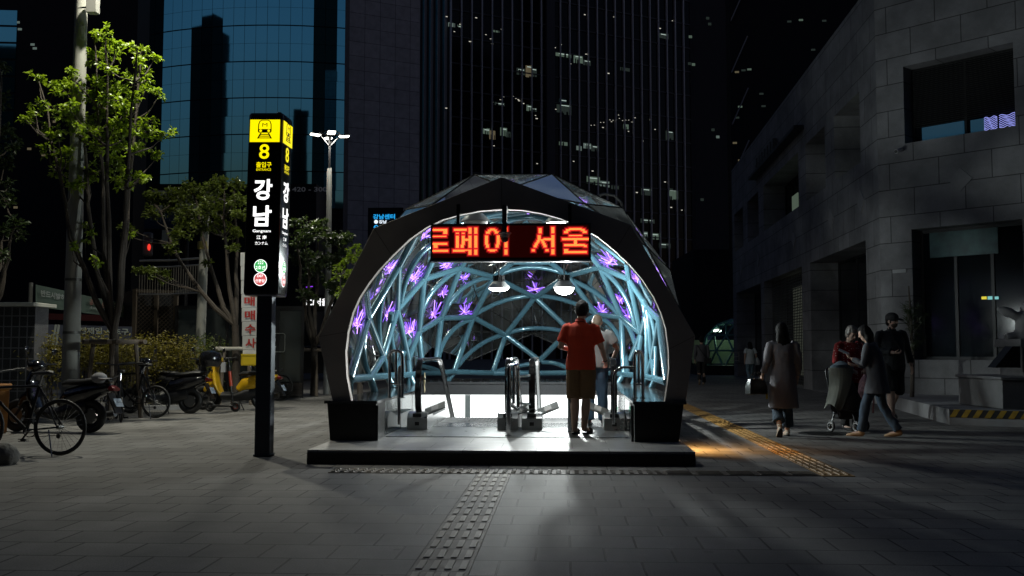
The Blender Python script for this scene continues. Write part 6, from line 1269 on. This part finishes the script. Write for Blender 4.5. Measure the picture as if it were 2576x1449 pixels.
# local frame: x = forward, y = left, z up, rear wheel contact at the origin
def bicycle(label, loc, rz, r=.33, paint=None, wb=1.05, fender=None, basket=False, group=None, small=False):
    T = thing("bicycle", label, "bicycle", loc, rz, group); p = paint or dark_metal; ra, fa = V((0, 0, r)), V((wb, 0, r)); bb = V((.42*wb/1.05, 0, r-.04)); st_ = V((.28*wb/1.05, 0, .82 if not small else .72)); hd0, hd1 = V((wb-.20, 0, .86)), V((wb-.16, 0, .72)); sd = V((.24, 0, .95 if not small else .85)); bar_ = V((wb-.21, 0, .98))
    wheel(T, ra, r, .02, 28); wheel(T, fa, r, .02, 28)
    m = MB(); m.tube([bb, st_], .017, 8); m.tube([st_, hd0+V((0, 0, -.06))], .017, 8); m.tube([bb, hd1], .02, 8); m.tube([hd1, hd0], .022, 8)
    for s in (-1, 1): m.tube([bb+V((0, s*.02, 0)), ra+V((0, s*.06, 0))], .010, 6); m.tube([st_, ra+V((0, s*.06, 0))], .009, 6)
    m.build("frame", p, T, local=True)
    m = MB(); m.tube([hd0, bar_], .014, 8)
    for s in (-1, 1): m.tube([hd1, hd1+V((.04, s*.055, -.1)), fa+V((0, s*.06, 0))], .013, 6)
    m.build("fork", p, T, local=True)
    m = MB(); m.tube([bar_+V((-.06, -.30, .03)), bar_+V((0, -.12, .01)), bar_, bar_+V((0, .12, .01)), bar_+V((-.06, .30, .03))], .012, 8); h_ = m.build("handlebar", black_plastic, T, local=True)
    for s in (-1, 1): m = MB(); m.tube([bar_+V((-.055, s*.29, .03)), bar_+V((-.10, s*.40, .035))], .017, 8); m.build("grip", rubber, h_, local=True)
    m = MB(); m.tube([st_, sd], .013, 8); m.build("seat_post", steel, T, local=True)
    m = MB(); m.ell([sd+V((-.14, 0, .02)), sd+V((-.09, 0, .03)), sd+V((0, 0, .025)), sd+V((.14, 0, .02))], [(.03, .02), (.075, .03), (.05, .025), (.015, .015)], 12, xref=(0, 1, 0)); m.build("saddle", seatm, T, local=True)
    m = MB(); m.torus(bb+V((0, -.05, 0)), .085, .006, (0, 1, 0), 24, 5); m.tube([bb+V((0, -.06, 0)), bb+V((.12, -.07, -.13))], .011, 6); m.tube([bb+V((0, .06, 0)), bb+V((-.12, .07, .13))], .011, 6); m.tube([bb-V((0, .06, 0)), bb+V((0, .06, 0))], .018, 8)
    m.tube([bb+V((0, -.05, .085)), ra+V((0, -.05, .035))], .004, 4); m.tube([bb+V((0, -.05, -.085)), ra+V((.05, -.05, -.10)), ra+V((0, -.05, -.035))], .004, 4); m.sph(ra+V((.05, -.05, -.11)), (.03, .01, .03), 8, 6); m.build("crank", black_plastic, T, local=True)
    for s, d in ((-1, V((.12, -.12, -.13))), (1, V((-.12, .12, .13)))):
        m = MB(); c = bb+d; [m.bb(c+V((-.045, -.04, z-.004)), c+V((.045, .04, z+.004))) for z in (-.012, .012)]; m.tube([c-V((0, .045, 0)), c+V((0, .045, 0))], .008, 6); m.build("pedal", black_plastic, T, local=True)
    m = MB(); m.tube([ra+V((.10, .07, -.03)), V((-.02 if not small else .1, .18, .005))], .008, 6); m.build("kickstand", steel, T, local=True)
    if fender:
        for c in (ra,): m = MB(); m.torus(c, r+.025, .022, (0, 1, 0), 16, 6, 0, R(20), R(150)); m.build("fender", fender, T, local=True)
    return T
def scooter(label, loc, rz, paint, box=False, plate=None, lean=0., group=None, seatc=None, cover=False):
    T = thing("scooter", label, "scooter", loc, rz, group); T.rotation_euler = (lean, 0, rz); wb = 1.25; r = .25
    wheel(T, (0, 0, r), r, .055, 0, disc=True); wheel(T, (wb, 0, r), r, .05, 0, disc=True)
    m = MB(); m.ell([(-.32, 0, .70), (-.18, 0, .66), (.08, 0, .60), (.36, 0, .52), (.50, 0, .40)], [(.06, .05), (.15, .10), (.18, .15), (.15, .16), (.12, .10)], 16, xref=(0, 1, 0)); me = remesh(m, .018, 3); mesh_obj("rear_body", me, paint, T)
    m = MB(); m.ell([(.05, 0, .40), (.30, 0, .34), (.55, 0, .27), (.85, 0, .30)], [(.10, .12), (.16, .15), (.18, .10), (.15, .08)], 14, xref=(0, 1, 0)); m.build("footboard", black_plastic, T, local=True)
    m = MB(); m.ell([(.86, 0, .30), (.96, 0, .52), (1.02, 0, .76), (1.0, 0, .93)], [(.14, .05), (.20, .06), (.17, .07), (.10, .07)], 16, xref=(0, 1, 0)); m.ell([(1.02, 0, .55), (1.14, 0, .50), (1.22, 0, .38)], [(.13, .12), (.11, .09), (.07, .05)], 14, xref=(0, 1, 0)); me = remesh(m, .018, 3); mesh_obj("leg_shield", me, paint, T)
    m = MB(); m.ell([(-.30, 0, .80), (-.1, 0, .80), (.16, 0, .765), (.40, 0, .755), (.50, 0, .73)], [(.07, .03), (.13, .05), (.14, .045), (.11, .05), (.06, .03)], 14, xref=(0, 1, 0)); m.build("seat", seatc or seatm, T, local=True)
    m = MB(); m.sph((.98, 0, 1.0), (.13, .15, .10), 14, 10); m.build("handlebar_cowl", paint, T, local=True)
    m = MB(); m.tube([(.90, -.34, 1.05), (.98, -.15, 1.04), (.98, .15, 1.04), (.90, .34, 1.05)], .014, 8); hb_ = m.build("handlebar", black_plastic, T, local=True)
    for s in (-1, 1):
        m = MB(); m.tube([(.97, s*.22, 1.05), (.95, s*.30, 1.20)], .007, 6); mr = m.build("mirror_stem", black_plastic, hb_, local=True); m = MB(); m.sph((.94, s*.32, 1.24), (.018, .065, .048), 12, 8); m.build("mirror", bkpaint, T, local=True)
    m = MB(); m.sph((1.08, 0, .98), (.05, .09, .06), 12, 8); m.build("headlight", mat("headlamp_glass", (.5, .52, .52), .08, spec=.8), T, local=True)
    m = MB(); [m.tube([(1.05, s*.05, .55), (1.25, s*.06, .25)], .02, 8) for s in (-1, 1)]; m.torus((wb, 0, r), .29, .04, (0, 1, 0), 12, 6, 0, R(40), R(150)); m.build("front_fork", black_plastic, T, local=True)
    m = MB(); m.ell([(-.02, -.13, .22), (.2, -.15, .28), (.34, -.13, .30)], [(.05, .05), (.09, .10), (.06, .08)], 12); m.tube([(-.3, -.16, .30), (.05, -.16, .24)], [.055, .04], 12); m.build("engine", grey_met, T, local=True)
    m = MB(); m.ell([(-.40, 0, .66), (-.33, 0, .67)], [(.09, .03), (.12, .05)], 12, xref=(0, 1, 0)); m.build("tail_light", mat("tail_red", (.12, .01, .01), .2), T, local=True)
    m = MB(); m.bar((-.30, 0, .60), (-.46, 0, .30), .18, .02); m.build("mudguard", black_plastic, T, local=True)
    m = MB(); m.bar((-.415, 0, .52), (-.475, 0, .40), .20, .006, up=(-1, 0, 0)); 
    if plate: text(m, plate, (-.452, 0, .455), (0, -1, 0), (-.4, 0, .9), w=.16, h=.06, mi=1)
    m.build("licence_plate", [platew, bki], T, local=True)
    m = MB(); m.tube([(-.36, -.12, .80), (-.42, 0, .86), (-.36, .12, .80)], .013, 6); m.build("grab_bar", dark_metal, T, local=True)
    m = MB(); m.tube([(.45, .12, .2), (.30, .28, .01)], .012, 6); m.build("side_stand", dark_metal, T, local=True)
    if box:
        m = MB(); m.ell([(-.38, 0, .92), (-.38, 0, 1.0), (-.38, 0, 1.12), (-.38, 0, 1.20), (-.38, 0, 1.24)], [(.19, .17), (.23, .21), (.24, .22), (.20, .18), (.08, .07)], 18, xref=(0, 1, 0)); bx_ = m.build("top_box", bkpaint, T, local=True); m = MB(); m.bb((-.62, -.04, 1.05), (-.595, .04, 1.10)); m.build("lock", chrome, bx_, local=True)
    return T
gL = "two-wheelers parked along the hedge"
# front bicycle: only its rear half is inside the frame, pointing left
bl0 = G(149, 1146); bicycle("black mountain bicycle on a kickstand at the left edge with its rear wheel in view", bl0, R(176), r=.335, group=gL)
s1 = G(226, 1089); scooter("black scooter with a grey cap hung on its tail behind the mountain bicycle", s1, R(172), bkpaint, plate="가 8714", lean=R(4), group=gL)
c1 = P(250, 946, s1.y-.05); cp_ = thing("cap", "pale grey cap resting on the tail of the black scooter", "cap", c1); capm = mat("cap_grey", (.2, .2, .215), .8)
m = MB(); m.sph(c1-V((0, 0, .03)), (.115, .105, .085), 14, 10); m.build("crown", capm, cp_); m = MB(); m.ell([c1+V((.06, -.03, -.03)), c1+V((.16, -.05, -.04)), c1+V((.22, -.06, -.035))], [(.10, .006), (.085, .006), (.04, .005)], 12, xref=(0, 1, 0)); m.build("peak", capm, cp_)
oc = Q(-14, 1062, 14.6); oc.z = 0; T = thing("orange_bin", "orange plastic bin cut off at the left edge", "bin", oc); m = MB(); m.box(oc+V((-.12, 0, .33)), (.42, .4, .66), taper=1.08); m.build("body", orangep, T, bevel=.03); m = MB(); m.box(oc+V((-.12, 0, .70)), (.5, .46, .09)); m.build("lid", orangep, T, bevel=.02)
rk = G(8, 1168); m = MB(); m.sph((0, 0, .1), (.20, .16, .15), 20, 12); me = remesh(m, .018, 2, .05, 5, 3); o = mesh_obj("boulder", me, mat("rock_grey", (.16, .16, .15), .9, var=.3, vs=8, bump=.5, bs=30), None); o.location = rk-V((.05, 0, .02)); tag(o, "squat grey boulder on the paving at the left edge", "boulder")
s2 = G(304, 1062); bicycle("small folding bicycle with a pinkish red rear fender seen from behind", s2, R(120), r=.22, fender=pinkp, wb=.85, group=gL, small=True)
mc = G(330, 1030); scooter("black motorcycle with chromed headlamp nose behind the tree support", mc+V((.35, .5, 0)), R(-8), bkpaint, group=gL, lean=R(-4), plate="나 3391")
b_3 = G(391, 1052); bicycle("thin black bicycle leaning by the timber tree frame with its rear wheel towards the scooters", b_3, R(170), r=.30, group=gL)
s3 = G(478, 1041); scooter("black scooter with a round black top box beside the yellow scooters", s3, R(176), bkpaint, box=True, plate="다 2075", group=gL, lean=R(3))
# electric kick scooter
ks = G(592, 1036); T = thing("kick_scooter", "electric kick scooter with a red tube, black deck and yellow front plate", "kick scooter", ks, R(178), gL)
for x in (0, 1.02): m = MB(); wheel(T, (x*.52, 0, .105), .105, .028, 0, rimc=redp if x == 0 else None)
m = MB(); m.bb((.03, -.075, .10), (.50, .075, .14)); m.build("deck", black_plastic, T, local=True, bevel=.01); m = MB(); m.tube([(.0, 0, .13), (-.02, 0, .16), (.06, 0, .14)], .03, 8); m.build("rear_bracket", black_plastic, T, local=True)
m = MB(); m.tube([(.06, 0, .2), (.17, 0, 1.08)], .022, 10); m.build("stem", black_plastic, T, local=True); m = MB(); m.tube([(.10, 0, .52), (.135, 0, .82)], .035, 10); m.build("battery_tube", redp, T, local=True)
m = MB(); m.tube([(.17, -.22, 1.08), (.17, .22, 1.08)], .014, 8); m.tube([(.17, -.02, 1.08), (.02, -.1, 1.1)], .01, 6); m.build("handlebar", black_plastic, T, local=True); m = MB(); m.bb((.22, -.05, .80), (.30, .05, 1.0)); m.build("paper_tag", mat("tag_paper", (.45, .45, .46), .7), T, local=True)
# yellow scooter half hidden by the sign post
ym = G(660, 1031); T = scooter("yellow and black scooter behind the sign post carrying a yellow crate", ym, R(181), yelp, plate="라 5520", group=gL)
c = Q(536, 935, ym.y-.1)
m = MB(); m.prism([(1.0, .92), (1.13, .72), (1.14, .60), (1.05, .38), (.93, .45), (.97, .64), (1.08, .70), (.94, .90)], (0, -.11, 0), (1, 0, 0), (0, 0, 1), (0, 1, 0), .22); m.build("front_panel", yelp, T, local=True, bevel=.01)
yc = Q(640, 905, ym.y-.05); crm = mat("crate_yellow", (.6, .42, .02), .45); cr_ = thing("crate", "yellow plastic crate on the rear rack of the yellow scooter", "crate", yc-V((0, 0, .14)))
m = MB(); w_, d_, h_ = .44, .3, .24; zb = yc.z-.12
m.bb((yc.x-w_/2, yc.y-d_/2, zb), (yc.x+w_/2, yc.y+d_/2, zb+.02))
for sx_ in (-1, 1): m.bb((yc.x+sx_*w_/2-.012, yc.y-d_/2, zb+.02), (yc.x+sx_*w_/2+.012, yc.y+d_/2, zb+h_))
for sy_ in (-1, 1): m.bb((yc.x-w_/2+.012, yc.y+sy_*d_/2-.012, zb+.02), (yc.x+w_/2-.012, yc.y+sy_*d_/2+.012, zb+h_))
m.bb((yc.x-w_/2-.01, yc.y-d_/2-.02, zb+h_-.03), (yc.x+w_/2+.01, yc.y-d_/2-.012, zb+h_)); m.build("body", crm, cr_)
# stack of white boxes with red brushed letters
paper = mat("paper_white", (.55, .55, .54), .8, var=.08, vs=5); redink = mat("red_ink", (.42, .03, .025), .7); greyink = mat("grey_ink", (.2, .2, .2), .7)
zt_ = Q(632, 880, yc.y).z; hh = 44/F*yc.y*1.0
rowsT = [("하 리", redink, .55), ("사", redink, 1), ("수", redink, 1), ("매", redink, 1), ("매", redink, 1), ("상", greyink, 1), ("", redink, 1), ("", redink, 1)]
zcur = zb+.03; BX = thing("letter_sign", "tall white paper sign with red brushed Korean letters standing in the yellow crate", "sign", V((yc.x-.05, yc.y, zcur)))
Ytop = Q(632, 632, yc.y).z; hh = (Ytop-zcur)/8
for i, (tx, mk, sc_) in enumerate(rowsT):
    off = -.012*i; c_ = V((yc.x-.06+off, yc.y, zcur+hh*(i+.5))); m = MB(); m.box(c_, (.34, .12, hh*.985), rz=rr.uniform(-.05, .05)); b_ = m.build("panel", paper, BX, bevel=.008)
    if not tx: continue
    m = MB(); text(m, tx, c_+V((.01, -.072, 0)), (1, 0, 0), (0, 0, 1), w=.22 if sc_ == 1 else .27, h=hh*(.68 if sc_ == 1 else .36), bold=.03); m.build("lettering", mk, b_, smooth=False)
rb_ = G(668, 1010); bicycle("bicycle behind the sign post with its front wheel showing to the right", rb_+V((-.75, .35, 0)), R(4), r=.33, group=gL, wb=.98)
# parked car tail-light glow behind the post
tl = Q(703, 915, 40); T = thing("parked_car", "dark car far off with one warm lamp lit by the kiosk", "car", V((tl.x, tl.y, 0)), 0)
m = MB(); x_, y_ = tl.x+1.6, tl.y
m.prism([(-2.1, .3), (2.1, .3), (2.15, .75), (1.5, .9), (.9, 1.4), (-.8, 1.42), (-1.5, .95), (-2.1, .8)], (x_, y_+.05, 0), (1, 0, 0), (0, 0, 1), (0, 1, 0), 1.7); m.build("body", bkpaint, T, bevel=.08)
for q in (-1.3, 1.3): m = MB(); m.torus((x_+q, y_+.1, .32), .22, .1, (0, 1, 0), 20, 8); m.build("wheel", rubber, T)
m = MB(); m.sph(Q(703, 914, 39.95), (.16, .05, .06), 10, 6); m.build("headlight", emit("car_lamp", (1, .6, .25), 5), T); m = MB(); m.sph(Q(706, 899, 39.95), (.04, .03, .04), 8, 6); m.build("tail_light", emit("car_red", (1, .05, .1), 3), T)
# ================================================================ RIGHT SIDE DETAILS
# far glass dome
dmc = CW(11.5, 53); FD = thing("far_glass_dome", "second glass subway dome glowing green far down the lane", "subway entrance", dmc)
dome_t = mat("dome_tube", (.10, .25, .22), .35, metal=.4); Dd = 53.
dc = PD(1852, 915, Dd); Rx, Rz = (1852-1757)/F*Dd, 112/F*Dd; dc.z = PD(1852, 915, Dd).z
def dp(th, ph): return dc+V((-Rx*1.0*math.cos(th)*math.cos(ph), -Rx*math.sin(th)*math.cos(ph), Rz*math.sin(ph)))
m = MB(); f = MB(); nT, nP = 8, 4
gr = [[dp(R(-20)+R(220)*(i+.5*(k % 2))/nT, R(-5)+R(88)*k/nP) for i in range(nT+1)] for k in range(nP+1)]
for k in range(nP):
    for i in range(nT):
        A_, B2, C2, D2 = gr[k][i], gr[k][i+1], gr[k+1][i], gr[k+1][i+1]
        f.add([A_, B2, D2, C2], [(0, 1, 2), (0, 2, 3)])
        for p, q in ((A_, B2), (A_, C2), (A_, D2) if k % 2 else (B2, C2)): m.tube([p, q], .05, 6)
m.build("steel_tubes", dome_t, FD); f.build("glass_facets", glass_mat("dome_glass", (.6, .75, .7), 1.5, .08), FD, smooth=False)
m = MB(); m.sph(PD(1805, 832, Dd-.6), (.22, .1, .08), 10, 8); m.build("lamp", emit("dome_lamp", (.9, 1, .85), 6), FD)
m = MB(); z0 = 0; q0, q1 = PD(1748, 930, 50), PD(1856, 930, 50); m.bar(V((q0.x, q0.y, (dc.z-.05)/2)), V((q1.x, q1.y, (dc.z-.05)/2)), 2.5, dc.z-.02); m.build("plinth", black_granite, FD)
m = MB(); m.bb((dc.x-2.2, dc.y+1.2, dc.z), (dc.x+2, dc.y+1.3, dc.z+1.3)); m.build("back_panel", mat("panel_olive", (.25, .3, .2), .6), FD)
lamp("dome_light", 'POINT', (dc.x-.3, dc.y-.1, dc.z+1.5), 13, (.75, 1, .72), .3, FD)
m = MB(); a, b = PD(1838, 912, 43.3), PD(1858, 912, 43.3)
for z in (.15, .32, .5): m.bar(PD(1838, 910, 43.3)+V((0, 0, z-.1)), PD(1860, 910, 43.3)+V((0, 0, z-.1)), .03, .03)
m.bar(PD(1859, 910, 43.3), PD(1859, 910, 43.3)+V((0, 0, .42)), .03, .03); m.build("railing", timber_p, FD)
# statue on its pedestal at the right edge
stone_s = mat("statue_stone", (.20, .20, .20), .85, var=.15, vs=6, bump=.3, bs=30)
sp0 = CW((2560-1288)/F*17.2, 17.2); 
def sq(u, v, d=17.2): return PD(u, v, d)
PEz = sq(2560, 853).z; m = MB(); zb_ = hz
SD = thing("statue_pedestal", "stepped grey stone pedestal with a slanted dark plaque at the right edge", "pedestal", V((sp0.x, sp0.y, zb_)))
pw_ = (2620-2512)/F*17.2; m.box((sq(2566, 0).x, sp0.y, (zb_+.5+PEz)/2), (pw_, .8, PEz-zb_-.5), rz=YAW); m.box((sq(2566, 0).x, sp0.y, PEz-.07), (pw_+.12, .92, .14), rz=YAW)
m.build("block", stone_s, SD, bevel=.01); m = MB(); m.box((sq(2560, 0).x, sp0.y-.1, zb_+.26), (1.9, 1.6, .5), rz=YAW); m.box((sq(2560, 0).x, sp0.y-.12, zb_+.52), (2.0, 1.7, .05), rz=YAW); m.build("step", stone_s, SD, bevel=.01)
m = MB(); c = sq(2533, 895, 16.5); m.prism([(0, 0), (.42, 0), (.42, .36), (.3, .36)], c+V((-.2, 0, -.2)), (1, 0, 0), (0, 0, 1), (0, 1, 0), .3); m.build("plaque", black_granite, SD)
ST = thing("stone_statue", "pale stone figure with one arm stretched out sideways on the pedestal", "statue", V((sq(2566, 0).x, sp0.y, PEz)))
m = MB(); k_ = 17.2/F; hx_ = sq(2592, 790); 
m.ell([sq(2585, 850), sq(2580, 830), sq(2578, 812), sq(2585, 800), sq(2590, 785)], [(32*k_, .2), (25*k_, .17), (22*k_, .15), (24*k_, .14), (7*k_, .06)], 16); m.sph(sq(2583, 778), (15*k_, .11, 17*k_), 14, 10)
m.tube([sq(2585, 800), sq(2560, 796), sq(2535, 785), sq(2518, 776)], [.10, .085, .09, .05], 10); m.ell([sq(2508, 775), sq(2530, 784), sq(2552, 792)], [(5*k_, .03), (13*k_, .05), (10*k_, .05)], 10, xref=(0, 0, 1))
m.tube([sq(2600, 840), sq(2565, 845), sq(2530, 848)], [.12, .11, .07], 10)
mesh_obj("figure", remesh(m, .022, 5, .012, 5, 6), stone_s, ST)
for o_ in (bpy.data.objects["figure"],): o_.data.transform(Matrix.Translation(-ROOTLOC[ST.name]))
# dark pine by the shop window
pn_ = CW((2288-1288)/F*20.6, 20.6); T = thing("pine_tree", "dark spiky young pine beside the corner of the stone building", "tree", pn_+V((0, 0, .01))); rt = random.Random(9); m = MB(); tr = MB(); tr.tube([pn_, pn_+V((.05, 0, 1.2)), pn_+V((0, 0, 2.6))], [.05, .04, .015], 8)
for (u, v) in ((2275, 770), (2290, 760), (2300, 790), (2280, 800), (2310, 770), (2295, 820), (2308, 840), (2320, 810), (2285, 780), (2300, 865), (2330, 790), (2325, 850)):
    e = PD(u, v, 20.6+rt.uniform(-.4, .4)); q = V((pn_.x, pn_.y, max(.3, e.z-.3))); tr.tube([q, e], [.014, .006], 5)
    for k in range(46):
        t_ = rt.uniform(.45, 1.05); p = q.lerp(e, t_); d = V((rt.gauss(0, 1), rt.gauss(0, 1), rt.gauss(.4, .6))).normalized(); m.tube([p, p+d*rt.uniform(.08, .16)], [.006, .002], 3, cap=False)
tr.build("trunk", bark, T); m.build("crown", leaf3, T, smooth=False)
